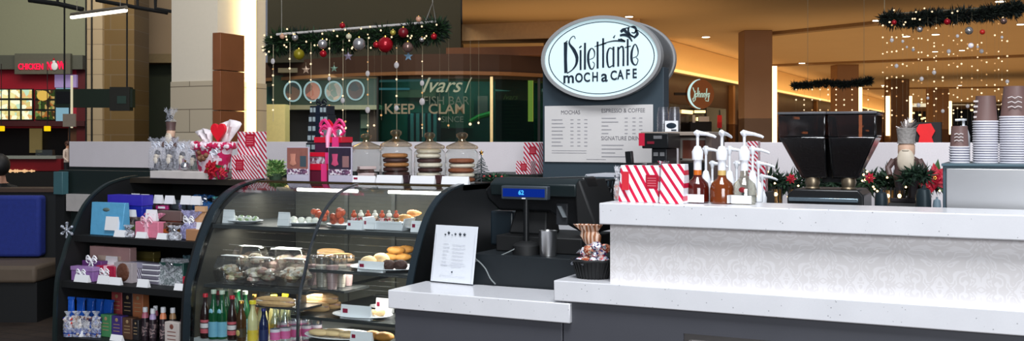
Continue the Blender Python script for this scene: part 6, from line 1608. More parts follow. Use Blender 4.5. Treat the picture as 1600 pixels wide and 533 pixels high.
# ================================================================ seafood bar behind the jars
fr = Fr(700, 18)
GREYW = mat('olive_grey_wall', (44, 43, 30), .8, var=.06, vs=1)
struct('wall_bulkhead', MB().prism([cw(418, 19.3), cw(720, 18.6), cw(724, 22), cw(418, 24)], 2.93, 8, 'z'), GREYW)
struct('wall_upper', MB().prism([cw(700, 24.4), cw(1040, 24.4), cw(1040, 25), cw(700, 25)], 2.6, 3.6, 'z'), mat('tan_wall', (176, 140, 96), .8))
struct('trim_8', MB().prism([cw(722, 18.9), cw(1000, 18.0), cw(1000, 19), cw(722, 19.6)], 3.3, 3.6, 'z'), mat('drop_beam', (196, 158, 112), .8))
struct('trim_9', MB().prism([cw(697, 18.55), cw(930, 18.0), cw(930, 18.9), cw(697, 19.2)], 2.98, 3.14, 'z'), mat('step_brown', (104, 64, 38), .7))
CURV = [(405, 20.2), (480, 19.2), (560, 18.5), (640, 18.1), (720, 18.0), (790, 18.2), (860, 18.8), (930, 20)]
def curve_band(m, z0, z1, off0, off1, pa=405, pb=930, n=28):
    def dd(px):
        for i in range(len(CURV) - 1):
            if CURV[i][0] <= px <= CURV[i + 1][0]: u = (px - CURV[i][0]) / (CURV[i + 1][0] - CURV[i][0]); u2 = u; return CURV[i][1] + (CURV[i + 1][1] - CURV[i][1]) * u2
        return CURV[-1][1]
    f = []; b = []
    for i in range(n + 1):
        px = pa + (pb - pa) * i / n; f.append(cw(px, dd(px) + off0)); b.append(cw(px, dd(px) + off1))
    for i in range(n): m.prism([f[i], f[i + 1], b[i + 1], b[i]], z0, z1, 'z')
    return m
t = thing('seafood_bar_front', 'curved brown soffit and framed dark glass front of the seafood bar', 'shop front')
curve_band(MB(), 2.68, 2.98, -.1, 1.2).build('soffit', mat('soffit_brown', (54, 30, 15), .7, var=.2, vs=2), t)
curve_band(MB(), 2.62, 2.68, -.14, .6).build('soffit_edge', mat('soffit_tan', (124, 86, 52), .5), t)
curve_band(MB(), 2.56, 2.62, .02, .14, 590).build('head_rail', mat('dark_bronze', (56, 44, 30), .4, .5), t)
curve_band(MB(), .9, 2.56, .06, .075, 592, 928).build('window_pane', glass('dark_pane', (150, 196, 188), 1.25, .4, .0), t)
curve_band(MB(), .0, .9, .0, .14, 405).build('knee_wall', mat('knee_dark', (30, 34, 32), .4), t)
curve_band(MB(), .9, 2.6, 1.6, 1.7, 405, 930).build('inner_wall', mat('inner_teal', (44, 88, 80), .5, var=.8, vs=1.2), t)  # patchy teal stands in for reflections in the panes
def dC(px):
    for i in range(len(CURV) - 1):
        if CURV[i][0] <= px <= CURV[i + 1][0]: u = (px - CURV[i][0]) / (CURV[i + 1][0] - CURV[i][0]); return CURV[i][1] + (CURV[i + 1][1] - CURV[i][1]) * u
for px, w, mm in ((768, 2.2, mat('mullion_gold', (206, 176, 120), .3, .4)), (590, 1.4, BLACKM), (842, 2, BLACKM)):
    f2 = Fr(px, dC(px)); m = MB().box(f2.x(px - w), f2.x(px + w), -.02, .08, .9, 2.6)
    for i, v in enumerate(m.v): m.v[i] = (v[0] * math.cos(TH) - v[1] * math.sin(TH) + f2.loc.x, v[0] * math.sin(TH) + v[1] * math.cos(TH) + f2.loc.y, v[2])
    m.build('mullion', mm, t)
LET = mat('glass_letter', (150, 165, 152), .5)
LET2 = mat('glass_letter_gold', (150, 138, 112), .5)
fr = Fr(690, 17.98); t = fthing('window_lettering', 'pale script and block lettering on the dark seafood bar glass', 'lettering', fr)
def tx(txt, px, py, hp, sx=1, shear=0, mm=LET, off=0, name='letter', d=0):
    m = MB().text(txt, hp * fr.k, (fr.x(px), d, fr.z(py)), sx=sx, th=.01, shear=shear, off=off); m.build(name, mm, t)
tx('Ivars', 688, 134, 33, .98, .45, off=.002); m = MB().stroke([(fr.x(727), fr.z(145)), (fr.x(733), fr.z(128)), (fr.x(737), fr.z(121))], .02, -.01, 0); m.build('flourish', LET, t)
tx('FISH BAR', 697, 158, 19, .95, 0, mat('faint_letter', (78, 94, 80), .5)); tx('KEEP', 624, 171, 22, 1.0, mm=LET2, off=.004); tx('CLAM', 698, 171, 22, 1.0, mm=LET2, off=.004); tx('SINCE', 707, 187, 13, 1, mm=mat('faint_letter', (78, 94, 80), .5))
# interior shapes imitating what the glass reflects
fr = Fr(690, 19.2); t = fthing('glass_reflection', 'dim awning and poster shapes imitating reflections in the seafood bar glass', 'reflection', fr)
m = MB()
for i in range(5): fr.box(m, 641 + i * 9, 646 + i * 9, 177, 222, .02, .08)
m.build('reflected_awning_stripe', mat('awning_white', (120, 140, 150), .6), t); fb(fr, MB(), (636, 688, 176, 225, .08, .14)).build('reflected_awning', mat('awning_navy', (16, 30, 48), .6), t)
fb(fr, MB(), (746, 762, 150, 180, 0, .05)).build('pink_reflection', mat('dull_pink', (140, 84, 84), .6), t)
fb(fr, MB(), (682, 740, 155, 200, .2, .26)).build('olive_reflection', mat('olive_dark', (60, 82, 62), .6), t)
m = MB().tube([(fr.x(735), 0, fr.z(190)), (fr.x(748), -.05, fr.z(183)), (fr.x(768), -.02, fr.z(177))], .05, 8); m.build('green_reflection', mat('leaf_bright', (70, 150, 50), .5), t)
m = MB().tube([(fr.x(590), 0, fr.z(139)), (fr.x(640), 0, fr.z(139))], .02, 8); m.build('reflected_tube', emit('blue_tube', (140, 165, 190), .8, False), t)
m = MB().box(fr.x(617), fr.x(680), .1, .2, fr.z(152), fr.z(140)); m.build('wood_panel', mat('wood_dull', (104, 74, 54), .6), t)  # brown patch imitating a reflection
for px in (700, 722, 742): pass
fr = Fr(806, 18.7); t = fthing('chalk_menu', 'black chalk style menu with gold side light behind the seafood bar glass', 'menu board', fr)
fb(fr, MB(), (774, 834, 122, 219, 0, .05)).build('board', mat('chalk_black', (14, 14, 12), .5), t)
m = MB(); RND.seed(3)
for q in range(9): fr.box(m, 786, 786 + RND.uniform(22, 34), 164 + q * 5.4, 165 + q * 5.4, -.01, 0)
m.build('menu_print', mat('dim_gold', (96, 82, 56), .6), t); m = MB().text('Ivars', 12 * fr.k, (fr.x(797), -.005, fr.z(152)), sx=1, shear=.4); m.build('menu_heading', mat('dim_gold2', (150, 140, 100), .6), t)
fb(fr, MB(), (825, 833, 125, 190, -.06, -.01)).build('side_light', emit('gold_light', (230, 180, 80), 1.4), t)
# open stall part with round pictures
fr = Fr(510, 19.6); t = fthing('drinks_stall', 'dark green stall with a row of four round pictures and a yellow counter', 'stall', fr)
fb(fr, MB(), (425, 592, 118, 166, 0, .1)).build('picture_wall', mat('stall_green', (26, 48, 30), .5, var=.5, vs=4), t)
fb(fr, MB(), (440, 600, 108, 115, -.3, .3)).build('upper_band', mat('band_grey', (112, 104, 82), .5), t)
fb(fr, MB(), (430, 600, 165, 172, -.3, .1)).build('middle_band', mat('band_olive', (124, 118, 92), .5), t)
fb(fr, MB(), (425, 600, 172, 600, .5, .6)).build('dark_opening', BLACKM, t)
fb(fr, MB(), (560, 577, 178, 200, .3, .34)).build('notice', mat('notice_green', (110, 136, 112), .5), t)
fb(fr, MB(), (576, 592, 172, 222, .1, .3)).build('side_post', mat('post_brown', (70, 50, 36), .5), t)
fb(fr, MB(), (405, 458, 165, 600, -.7, -.3)).build('yellow_counter', mat('yellow_front', (206, 190, 130), .5, emis=(206, 190, 120), es=.25), t)
RING = emit('ring_white', (170, 205, 205), .7, False)
PIC = [speckle('round_pic_%d' % i, cc, 9, .5) for i, cc in enumerate([[(70, 60, 60), (110, 84, 70), (44, 60, 60)], [(190, 110, 90), (200, 130, 110), (120, 80, 70)], [(170, 150, 140), (120, 130, 120), (190, 160, 140)], [(60, 44, 44), (80, 56, 52), (50, 50, 54)]])]
for i, px in enumerate([458, 489, 522, 556]):
    m = MB(); cx = fr.x(px); cz = fr.z(143 - (i == 3) * 2); r = 15.5 * fr.k
    m.prism([(cx + p[0], cz + p[1]) for p in ell(r * .82, r * .98, 28)], -.03, -.0, 'y'); m.build('round_picture', PIC[i], t)
    m = MB(); n = 28; A_ = ell(r * .92, r * 1.06, n); B_ = ell(r * .76, r * .9, n)
    for q in range(n): j = (q + 1) % n; m.prism([(cx + A_[q][0], cz + A_[q][1]), (cx + A_[j][0], cz + A_[j][1]), (cx + B_[j][0], cz + B_[j][1]), (cx + B_[q][0], cz + B_[q][1])], -.05, -.03, 'y')
    m.build('picture_rim', RING, t)
# ================================================================ near tiled column with wood panel and tube
X1 = onY(340, 0, 11).x; X0 = onY(268, 0, 11).x; Y1 = onX(415, 100, X1).y
def mk_tile(n, c1, c2):
    k = NT(n); v = k.coord('Object', (1, 1, 1), (PI / 2, 0, 0)); b = k.n('ShaderNodeTexBrick'); b.inputs['Scale'].default_value = 1.0
    b.inputs['Color1'].default_value = rgb(*c1); b.inputs['Color2'].default_value = rgb(*c2); b.inputs['Mortar'].default_value = rgb(120, 108, 92)
    b.inputs['Mortar Size'].default_value = .006; b.inputs['Brick Width'].default_value = 1.1; b.inputs['Row Height'].default_value = .32; k.l(v, b.inputs['Vector'])
    k.bsdf(b.outputs[0], .5); return k.m
TILE = mk_tile('column_tile', (204, 192, 170), (194, 182, 160)); TILEB = mat('column_plaster', (232, 224, 208), .6, var=.03)
t = thing('tiled_column', 'big pale stone column with wood panel and tall glowing wall tube', 'column')
zt2 = onY(300, 127, 11).z
MB().box(X0, X1, 11, Y1, zt2, 8).build('plaster_shaft', TILEB, t); MB().box(X0 - .01, X1 + .01, 10.99, Y1 + .01, .2, zt2).build('tiled_shaft', TILE, t); MB().box(X0 - .03, X1 + .03, 10.97, Y1 + .03, 0, .2).build('column_base', BLACKM, t)
WOOD = mat('red_wood', (134, 82, 50), .35, var=.2, vs=4)
ya, yb_ = 11.02, onX(370, 100, X1).y
for q in range(3):
    z0 = [.2, 1.9, 2.45][q]; z1 = [1.89, 2.44, onX(352, 54, X1).z][q]
    MB().box(X1 + .0, X1 + .14, 10.9, yb_, z0, z1).build('wood_panel', WOOD, t, bevel=.004)
ya = onX(377, 100, X1).y; yc = onX(387, 100, X1).y
MB().box(X1 + .1, X1 + .15, ya, yc, .4, 6).build('tube_light', emit('tube_white', (255, 222, 150), 9.0), t)
MB().box(X1 + .0, X1 + .1, yc + .01, yc + .03, .4, 6).build('tube_bracket', BRASS, t)
# second column + dark bay beyond
BEIGE = mk_tile('beige_tile', (184, 168, 142), (174, 156, 128)); BEIGE2 = mk_tile('ochre_tile', (116, 94, 56), (106, 84, 48))
fr = Fr(170, 22); t = fthing('stone_column', 'beige and ochre stone column behind the dark hanging screen', 'column', fr)
fb(fr, MB(), (134, 160, -220, 600, 0, 1.0)).build('beige_face', BEIGE, t); fb(fr, MB(), (160, 207, -220, 600, .1, 1.0)).build('ochre_face', BEIGE2, t); fb(fr, MB(), (134, 136, -220, 225, -.03, 0), (143, 145, -220, 600, -.03, 0)).build('dark_joint', BLACKM, t)
fr = Fr(237, 25)
struct('wall_bay', fb(fr, MB(), (195, 270, -300, 84, .3, .8)), mat('bay_brown', (164, 142, 116), .7, var=.2, vs=.6), loc=fr.loc, rz=TH)
struct('trim_4', fb(fr, MB(), (195, 270, 84, 98, .0, .8)), mat('bay_tan', (134, 116, 84), .7), loc=fr.loc, rz=TH)
struct('wall_side', fb(fr, MB(), (195, 440, 98, 600, .6, .9)), mat('bay_green', (34, 44, 22), .6, var=.6, vs=1), loc=fr.loc, rz=TH)
struct('wall_front', fb(fr, MB(), (205, 211, -300, 84, .1, .3)), BLACKM, loc=fr.loc, rz=TH)
# hanging screen, grey square
fr = Fr(145, 16.5); t = fthing('hanging_screen', 'long dark green hanging screen in front of the stone column', 'screen', fr)
fb(fr, MB(), (86, 207, 139, 168, 0, .12)).build('screen_case', mat('screen_green', (20, 38, 24), .5), t); fb(fr, MB(), (88, 110, 143, 162, -.01, 0)).build('black_panel', BLACK, t)
fb(fr, MB(), (172, 203, 136, 173, -.02, .14)).build('end_case', mat('screen_brown', (34, 34, 28), .5), t); fb(fr, MB(), (184, 198, 150, 162, -.03, -.02)).build('end_plate', mat('teal_dim', (44, 70, 62), .5), t)
fb(fr, MB(), (111, 114, 118, 200, -.02, 0)).build('light_edge', emit('pale_edge', (225, 215, 180), .9, False), t)
fb(fr, MB(), (98, 100, -180, 139, .03, .05), (196, 198, -180, 139, .03, .05)).build('hanger', BLACKM, t)
fr = Fr(108, 16.3); t = fthing('square_notice', 'blank grey square notice beneath the hanging screen', 'notice', fr); fb(fr, MB(), (98, 118, 178, 198, 0, .03)).build('board', mat('notice_grey', (150, 138, 124), .6), t); fb(fr, MB(), (107, 109, 168, 178, .01, .02), (107, 109, 198, 600, .01, .02)).build('stem', BLACKM, t)
# linear lamp and ceiling pipes
A = cam(112, 27, 12); B = cam(197, 16, 11.4)
m = MB().tube([A, A.lerp(B, .49)], .022, 10).tube([A.lerp(B, .51), B], .022, 10); t = thing('linear_lamp', 'slim glowing linear lamp hanging before the stone column', 'lamp'); m.build('lamp_tube', emit('cool_tube', (255, 245, 225), 3.2), t)
m = MB(); up = Vector((0, 0, .03)); m.tube([A + up, B + up], .024, 8).tube([A.lerp(B, .1) + up, A.lerp(B, .1) + Vector((0, 0, 3))], .004, 4).tube([A.lerp(B, .9) + up, A.lerp(B, .9) + Vector((0, 0, 3))], .004, 4); m.build('housing', mat('lamp_housing', (90, 84, 74), .5), t)
for i, pp in enumerate([[(45, 0, 15), (90, 6, 15), (130, 15, 15)], [(150, 0, 16), (215, 12, 16), (262, 20, 16)], [(243, -10, 15), (243, 13, 15), (268, 18, 15)]]):
    P_ = [cam(*q) for q in pp]; o = MB().tube(P_, [.035, .03, .025][i], 8).tube([P_[1], P_[1] + Vector((0, 0, 4))], .02, 6).build('ceiling_pipe', BLACKM); tag(o, ['black ceiling pipe above the red lettered food stall', 'black ceiling pipe crossing above the glowing linear lamp', 'short bent black pipe beside the big pale column'][i], 'pipe')

# ================================================================ food stall far behind
fr = Fr(60, 34); 
struct('wall_stall', fb(fr, MB(), (-400, 140, -420, 86, .2, .6)), mat('sage_wall', (138, 140, 116), .8, var=.05), loc=fr.loc, rz=TH)
t = fthing('food_stall', 'far chicken food stall with red fascia and lit menu boards', 'food stall', fr)
fb(fr, MB(), (-300, 128, 86, 108, .05, .5)).build('grey_fascia', mat('fascia_grey', (84, 86, 76), .6), t); fb(fr, MB(), (25, 112, 84, 116, -.1, .05)).build('sign_board', mat('fascia_sage', (92, 92, 80), .6), t)
fb(fr, MB(), (-300, 150, 108, 200, .4, .8)).build('red_wall', mat('stall_red', (168, 14, 40), .5), t)
fb(fr, MB(), (112, 142, 95, 600, .38, .8)).build('side_wall', mat('stall_maroon', (90, 14, 22), .5), t)
m = MB().text('CHICKEN', 13 * fr.k, (fr.x(51), -.12, fr.z(105)), sx=.7, th=.03, off=.004).text('N', 17 * fr.k, (fr.x(80), -.12, fr.z(104)), sx=.62, th=.03, off=.01).text('W', 17 * fr.k, (fr.x(98.5), -.12, fr.z(103)), sx=.66, th=.03, off=.01); m.build('sign_lettering', emit('neon_red', (250, 30, 70), 1.5, False), t)
m = MB().ball((fr.x(88), -.14, fr.z(104)), .11, 12, 8, 1, .3, 1.2).ball((fr.x(87), -.14, fr.z(97)), .05, 8, 6, 1, .4, 1); m.build('emblem', mat('emblem_white', (200, 200, 200), .5, emis=(200, 200, 200), es=.4), t)
m = MB().lathe([(.02, 0), (.03, .05), (.0, .09)], (fr.x(87), -.14, fr.z(95)), 8); m.build('emblem_comb', RED, t)
MBK = mat('menu_dark', (22, 30, 22), .4)
def foodboard(p0, p1, y0, y1, nx, ny, nm, cols):
    fb(fr, MB(), (p0, p1, y0, y1, .3, .38)).build('menu_panel', MBK, t)
    m = MB(); 
    for i in range(nx):
        for j in range(ny):
            x0 = p0 + (p1 - p0) * (i + .1) / nx; x1 = p0 + (p1 - p0) * (i + .9) / nx; z0 = y0 + (y1 - y0) * (j + .1) / ny; z1 = y0 + (y1 - y0) * (j + .9) / ny
            fr.box(m, x0, x1, z0, z1, .27, .3)
    m.build(nm, cols, t)
def glowspeck(name, cols, sc, es):
    if name in MATS: return MATS[name]
    k = NT(name); v = k.coord(); vo = k.n('ShaderNodeTexVoronoi'); vo.inputs['Scale'].default_value = sc; k.l(v, vo.inputs['Vector'])
    s = k.n('ShaderNodeSeparateColor'); k.l(vo.outputs['Color'], s.inputs[0]); cr = k.n('ShaderNodeValToRGB'); cr.color_ramp.interpolation = 'CONSTANT'; e = cr.color_ramp.elements
    while len(e) < len(cols): e.new(.5)
    for i, c in enumerate(cols): e[i].position = i / len(cols); e[i].color = rgb(*c)
    k.l(s.outputs[0], cr.inputs[0]); em = k.n('ShaderNodeEmission'); k.l(cr.outputs[0], em.inputs[0]); em.inputs[1].default_value = es; k.l(em.outputs[0], k.out.inputs[0]); MATS[name] = k.m; return k.m
GF = glowspeck('food_pictures', [(226, 216, 150), (214, 170, 110), (236, 236, 200), (180, 210, 180), (205, 190, 120)], 7, 1.2)
foodboard(-30, 45, 138, 188, 4, 3, 'food_picture', GF); foodboard(48, 80, 139, 188, 3, 3, 'food_picture', glowspeck('food_pictures2', [(60, 80, 40), (190, 120, 60), (120, 150, 80), (80, 60, 40), (210, 180, 110)], 8, .7))
m = MB().prism([(fr.x(62) + p[0], fr.z(149) + p[1]) for p in ell(9 * fr.k, 8 * fr.k, 16)], .2, .26, 'y'); m.build('bowl_picture', emit('bowl_pic', (232, 190, 90), .9, False), t)
fb(fr, MB(), (82, 106, 137, 190, .25, .38)).build('blue_panel', emit('blue_menu', (150, 196, 215), .7, False), t); fb(fr, MB(), (80, 114, 116, 136, .25, .38)).build('lilac_panel', mat('lilac_pan', (150, 130, 180), .5, emis=(150, 130, 180), es=.4), t)
fb(fr, MB(), (-30, 128, 189, 197, .2, .4)).build('lower_fascia', mat('stall_maroon2', (70, 22, 26), .5), t)
fb(fr, MB(), (-60, 130, 197, 300, 2.0, 2.1)).build('dark_kitchen', mat('kitchen_dark', (26, 20, 18), .5), t); fb(fr, MB(), (6, 25, 200, 240, 1.8, 1.9)).build('cream_panel', mat('cream_kitchen', (150, 132, 88), .5, emis=(150, 132, 80), es=.3), t); fb(fr, MB(), (96, 130, 196, 600, .5, .7)).build('wood_wall', mat('stall_wood', (96, 60, 38), .5), t)
fb(fr, MB(), (-60, 106, 243, 247.5, -.9, .0)).build('steel_top', mat('sneeze_steel', (170, 176, 168), .3, .3), t); fb(fr, MB(), (-60, 112, 247.5, 266, -.8, .0)).build('red_counter', mat('counter_red', (120, 18, 28), .4), t)
fb(fr, MB(), (62, 88, 234, 243, -.3, -.1)).build('glass_guard', glass('guard', (200, 210, 200), 1.5, .1, .1), t)
m = MB(); RND.seed(1)
for q in range(16): x = 18 + q * 3.6; m.ball((fr.x(x), -.86, fr.z(266)), .05 * RND.uniform(.6, 1.3), 7, 5, 1, 1, RND.uniform(.5, 1.6))
m.build('glowing_display', emit('display_peach', (240, 190, 140), 1.0, False), t)
fb(fr, MB(), (-60, 112, 267, 600, -.85, 0)).build('dark_base', BLACKM, t)
for i, px in enumerate((2, 74)):
    f2 = Fr(px, 33.2); t = fthing('pendant_lamp', ['yellow pendant lamp at the cream kitchen panel of the food stall', 'yellow pendant lamp before the dark kitchen of the food stall'][i], 'pendant lamp', f2)
    f2.box(MB(), px - 4, px + 4, 197, 205, -.08, .08).build('shade', emit('yellow_lamp', (250, 205, 20), 1.1, False), t, bevel=.02); f2.box(MB(), px - .4, px + .4, 100, 197, -.01, .01).build('cord', BLACKM, t)
# booth bench and low partition
fr = Fr(30, 9.0)
t = fthing('booth_bench', 'booth bench with royal blue upholstered back and brown seat', 'bench', fr)
fb(fr, MB(), (-300, 62, 306, 402, 0, .14)).build('blue_backrest', mat('blue_fabric', (30, 48, 132), .8, var=.2, vs=30, bump=.3, bs=200), t, bevel=.03, seg=3)
zs = fr.z(404); MB().box(fr.x(-300), fr.x(101), -.55, .1, zs - .14, zs).build('seat_cushion', mat('seat_brown', (96, 82, 68), .7, var=.1), t, bevel=.03, seg=3)
MB().box(fr.x(-300), fr.x(99), -.5, .1, .0, zs - .14).build('bench_base', BLACKM, t)
fr2 = Fr(30, 9.2); t = fthing('booth_partition', 'black low partition with brown cap behind the blue bench', 'partition', fr2)
fb(fr2, MB(), (-300, 104, 300, 533, 0, .12)).build('partition_body', mat('partition_black', (20, 22, 24), .6), t); fb(fr2, MB(), (-300, 92, 294, 300, -.04, .2)).build('wood_cap', mat('cap_brown', (74, 56, 44), .5), t)
# ================================================================ hanging garlands and light strands
BM = MB().ball((0, 0, 0), 1, 8, 6); bulb_proto = BM.build('light_bulb', emit('strand_bulb', (255, 222, 180), 1.6, False)); BULB_ME = bulb_proto.data; bpy.data.objects.remove(bulb_proto)
b2 = MB().ball((0, 0, 0), 1, 8, 6).build('crystal_bead', mat('crystal_bead', (196, 190, 190), .2, emis=(200, 190, 190), es=.12)); BEAD_ME = b2.data; bpy.data.objects.remove(b2)
b3 = MB().ball((0, 0, 0), 1, 8, 6).build('dull_bulb', emit('dull_bulb', (235, 180, 120), .9, False)); BULB2_ME = b3.data; bpy.data.objects.remove(b3)
WIREM = mat('strand_wire', (176, 160, 130), .4, .3)
def strand(px, py0, py1, d, ys, label, grp, r=2.1, wr=.0016, beads=()):
    top = cam(px, py0, d); k = d / F
    t = thing('light_strand', label, 'string light', top, 0, grp)
    L_ = (py1 - py0) * k
    MB().tube([(0, 0, 0), (0, 0, -L_)], wr, 4).build('wire', WIREM, t)
    for j, y in enumerate(ys):
        o = bpy.data.objects.new('light_bulb', BULB_ME if RND.random() < .75 else BULB2_ME); COL.objects.link(o); o.parent = t; o.location = (0, -.004, -(y - py0) * k); s_ = r * k * RND.uniform(.75, 1.1); o.scale = (s_, s_, s_)
    for y, rr in beads:
        o = bpy.data.objects.new('crystal_bead', BEAD_ME); COL.objects.link(o); o.parent = t; o.location = (0, -.006, -(y - py0) * k); s_ = rr * k; o.scale = (s_, s_ * .5, s_ * 1.15)
    return t
def ornament(c, r, mm, label, cat='ornament', grp=None):
    t = thing('ball_ornament', label, cat, c, 0, grp); MB().ball((0, 0, 0), r, 16, 11).build('ball', mm, t); MB().lathe([(r * .22, r * .93), (r * .22, r * 1.15)], n=10).build('cap', GOLD, t); return t
def starorn(c, r, mm, label):
    t = thing('star_ornament', label, 'ornament', c, TH); MB().star((0, 0, 0), r, r * .2).build('star', mm, t); MB().tube([(0, 0, r), (0, 0, r * 1.6)], .002, 4).build('hook', WIREM, t); return t
FG = [mat('gar_dark', (14, 32, 18), .7, var=.4), mat('gar_mid', (34, 64, 30), .7, var=.4)]
# near the jars
D1 = 9.0
t, ps = garland([cam(428, 72, D1 + .15), cam(450, 62, D1 + .1), cam(500, 66, D1), cam(560, 62, D1), cam(620, 55, D1 - .05), cam(660, 52, D1 - .1), cam(690, 44, D1 - .1)], .15, 13500, .046, 'dense fir garland hung from a white bar above the cookie jars', FG, 21, droop=.15)
m = MB(); A = cam(432, 54, D1); B = cam(682, 34, D1 - .12); n_ = 12
m.tube([A.lerp(B, i / n_) for i in range(n_ + 1)], .011, 8); m.build('white_bar', mat('bar_white', (206, 200, 196), .5), t)
m = MB(); C_ = cam(676, 0, D1 - .12); m.tube([cam(664, 36, D1 - .1), cam(676, 4, D1 - .12), cam(681, 34, D1 - .12)], .005, 5).tube([cam(676, 4, D1 - .12), cam(676, -320, D1 - .12)], .004, 5).tube([cam(440, 52, D1), cam(440, -320, D1)], .0015, 4); m.build('hanging_wire', mat('wire_pale', (170, 166, 158), .4, .3), t)
m = MB(); RND.seed(31)
for i in range(40):
    q = ps[RND.randrange(len(ps))]; m.ball(q + Vector((RND.uniform(-.05, .05), -.12 + RND.uniform(-.03, .03), RND.uniform(-.11, .09))), .0085, 6, 5)
m.build('light_bulb', emit('strand_bulb', (255, 222, 180), 1.6, False), t)['kind'] = 'stuff'
ORED = mat('orn_red', (178, 20, 36), .25, .3); OSIL = mat('orn_silver', (196, 192, 192), .25, .7); OYEL = mat('orn_olive', (150, 136, 24), .35, .2); OPIN = mat('orn_peach', (214, 160, 130), .4)
for px, py, r, mm, l in [(467, 85, 8.5, OYEL, 'olive yellow ball under the end of the garland above the jars'), (504, 69, 7.5, OSIL, 'pearly ball third along the garland above the jars'), (561, 69, 10, OSIL, 'largest silver ball in the garland above the jars'), (602, 70, 12, ORED, 'largest red ball in the garland above the jars'),
                         (588, 70, 5, ORED, 'small red ball touching the largest red ball'), (505, 84, 5.5, ORED, 'small dark red ball below the pearly one'), (678, 57, 5, ORED, 'bright red ball at the tip of the garland above the jars'), (637, 74, 8.5, mat('orn_mixed', (150, 120, 110), .2, .6, var=.5, vs=40), 'bronze ball above the blue star ornament'),
                         (535, 40, 4.5, ORED, 'small red ball sitting on the white bar'), (654, 30, 4.5, OPIN, 'peach ball on top of the white bar'), (441, 57, 4, OPIN, 'peach ball near the start of the white bar'), (461, 59, 5, OSIL, 'small silver ball near the start of the garland'),
                         (614, 51, 4.5, mat('orn_gold', (196, 180, 80), .3, .4), 'small gold ball between two red ones'), (630, 51, 8, mat('orn_deepred', (120, 16, 30), .35), 'deep red ball under the white bar'), (545, 57, 4.5, mat('orn_cream', (222, 214, 180), .4), 'cream coloured ball above the largest silver one'), (659, 62, 4, OSIL, 'small clear ball near the tip of the garland')]:
    q = cam(px, py, D1 - .2); ornament(q, r * D1 / F, mm, l)
for px, py, r, mm, l in [(544, 88, 7.5, mat('star_lilac', (150, 136, 156), .3, .3), 'lilac star hanging under the largest silver ball'), (638, 88, 7.5, mat('star_blue', (150, 190, 220), .3, .3), 'pale blue star hanging under the bronze ball'), (478, 109, 7, mat('star_peach', (206, 176, 150), .3, .3), 'peach star hanging above the round pictures'), (522, 107, 6, mat('star_green', (130, 160, 140), .3, .3), 'pale green star hanging between two light strands')]:
    starorn(cam(px, py, D1 - .15), r * D1 / F, mm, l)
RND.seed(77)
for px, y0, y1, ys, bd in [(427, 70, 190, [108, 118, 133, 156, 172], [(96, 4)]), (453, 66, 172, [92, 107, 128, 154], []), (486, 66, 150, [83, 100, 125, 160], []), (515, 62, 150, [117, 76, 124, 165], [(123, 3)]), (536, 62, 208, [78, 124, 150, 172, 195], [(157, 4)]), (575, 60, 212, [54, 97, 124, 148, 174, 196, 205], [(115, 4), (172, 4.5)]), (620, 58, 216, [75, 97, 124, 150, 172], [(102, 4.5), (169, 4)]), (660, 55, 214, [48, 96, 119, 145, 195, 200], [(130, 4), (159, 5)])]:
    strand(px, y0, y1, D1 - .08, ys, 'thin hanging light strand below the garland above the cookie jars', 'light strands above the cookie jars', 1.5, .0026, bd)
# ornaments of light near jar tops (bulbs low down)
for i, px in enumerate([540, 585, 596, 687, 701, 735, 748]):
    strand(px, 60, [205, 203, 188, 190, 201, 198, 196][i], D1 + .4, [[200, 190], [196], [180], [186], [196], [194], [192]][i], 'faint longer light strand ending just over the jar lids', 'long light strands over the jar lids', 2.2, .0008)
# upper garland over the espresso machine
FG2 = [mat('gar2_dark', (10, 18, 14), .7, var=.4), mat('gar2_mid', (24, 34, 24), .7, var=.4)]
D2 = 9.5
t, ps2 = garland([cam(1380, 28, D2), cam(1420, 32, D2), cam(1440, 28, D2), cam(1480, 25, D2), cam(1530, 22, D2), cam(1570, 16, D2), cam(1592, 12, D2)], .105, 8000, .045, 'dark fir garland hung high over the paper cups', FG2, 41, droop=.1)
A = cam(1377, 23, D2); B = cam(1585, 9, D2); MB().tube([A, B], .008, 8).build('white_bar', mat('bar_dim', (120, 110, 90), .5), t)
MB().tube([cam(1382, 22, D2), cam(1382, -300, D2)], .003, 4).tube([cam(1580, 9, D2), cam(1580, -300, D2)], .003, 4).build('hanging_wire', WIREM, t)
m = MB(); RND.seed(32)
for i in range(16):
    q = ps2[RND.randrange(len(ps2))]; m.ball(q + Vector((RND.uniform(-.05, .05), -.12, RND.uniform(-.08, .08))), .008, 6, 5)
m.build('light_bulb', emit('strand_bulb', (255, 222, 180), 1.6, False), t)['kind'] = 'stuff'
for px, py, r, mm, l in [(1397, 35, 4, ORED, 'red ball near the start of the high garland over the cups'), (1480, 34, 5, ORED, 'red ball in the middle of the high garland over the cups'), (1535, 50, 4, mat('orn_bright', (220, 50, 40), .3), 'bright red ball hanging below the high garland'), (1514, 48, 6, OSIL, 'silver ball cluster below the high garland'), (1437, 46, 4.5, OSIL, 'silver ball hanging below the thick part of the high garland'), (1568, 33, 5, mat('orn_mixed', (150, 120, 110), .2, .6), 'bronze ball near the far tip of the high garland'), (1517, 71, 4, mat('orn_white', (232, 226, 236), .25, emis=(220, 215, 230), es=.4), 'bright white ball hanging on its own under the high garland')]:
    ornament(cam(px, py, D2 - .16), r * D2 / F, mm, l)
RND.seed(99)
for i in range(26):
    px = 1380 + i * 7.8 + RND.uniform(-3, 3); d = D2 + RND.uniform(-.35, .9); y0 = 34 - i * .8; ys = [y for y in [45 + j * 17.5 + RND.uniform(-8, 8) for j in range(9)] if RND.random() < .74]
    bd = [(RND.uniform(50, 190), RND.uniform(1.8, 3.2))] if RND.random() < .6 else []
    strand(px, y0, 195, d, ys, 'thin hanging light strand below the high garland over the cups', 'light strands over the paper cups', 1.35, .0005, bd)
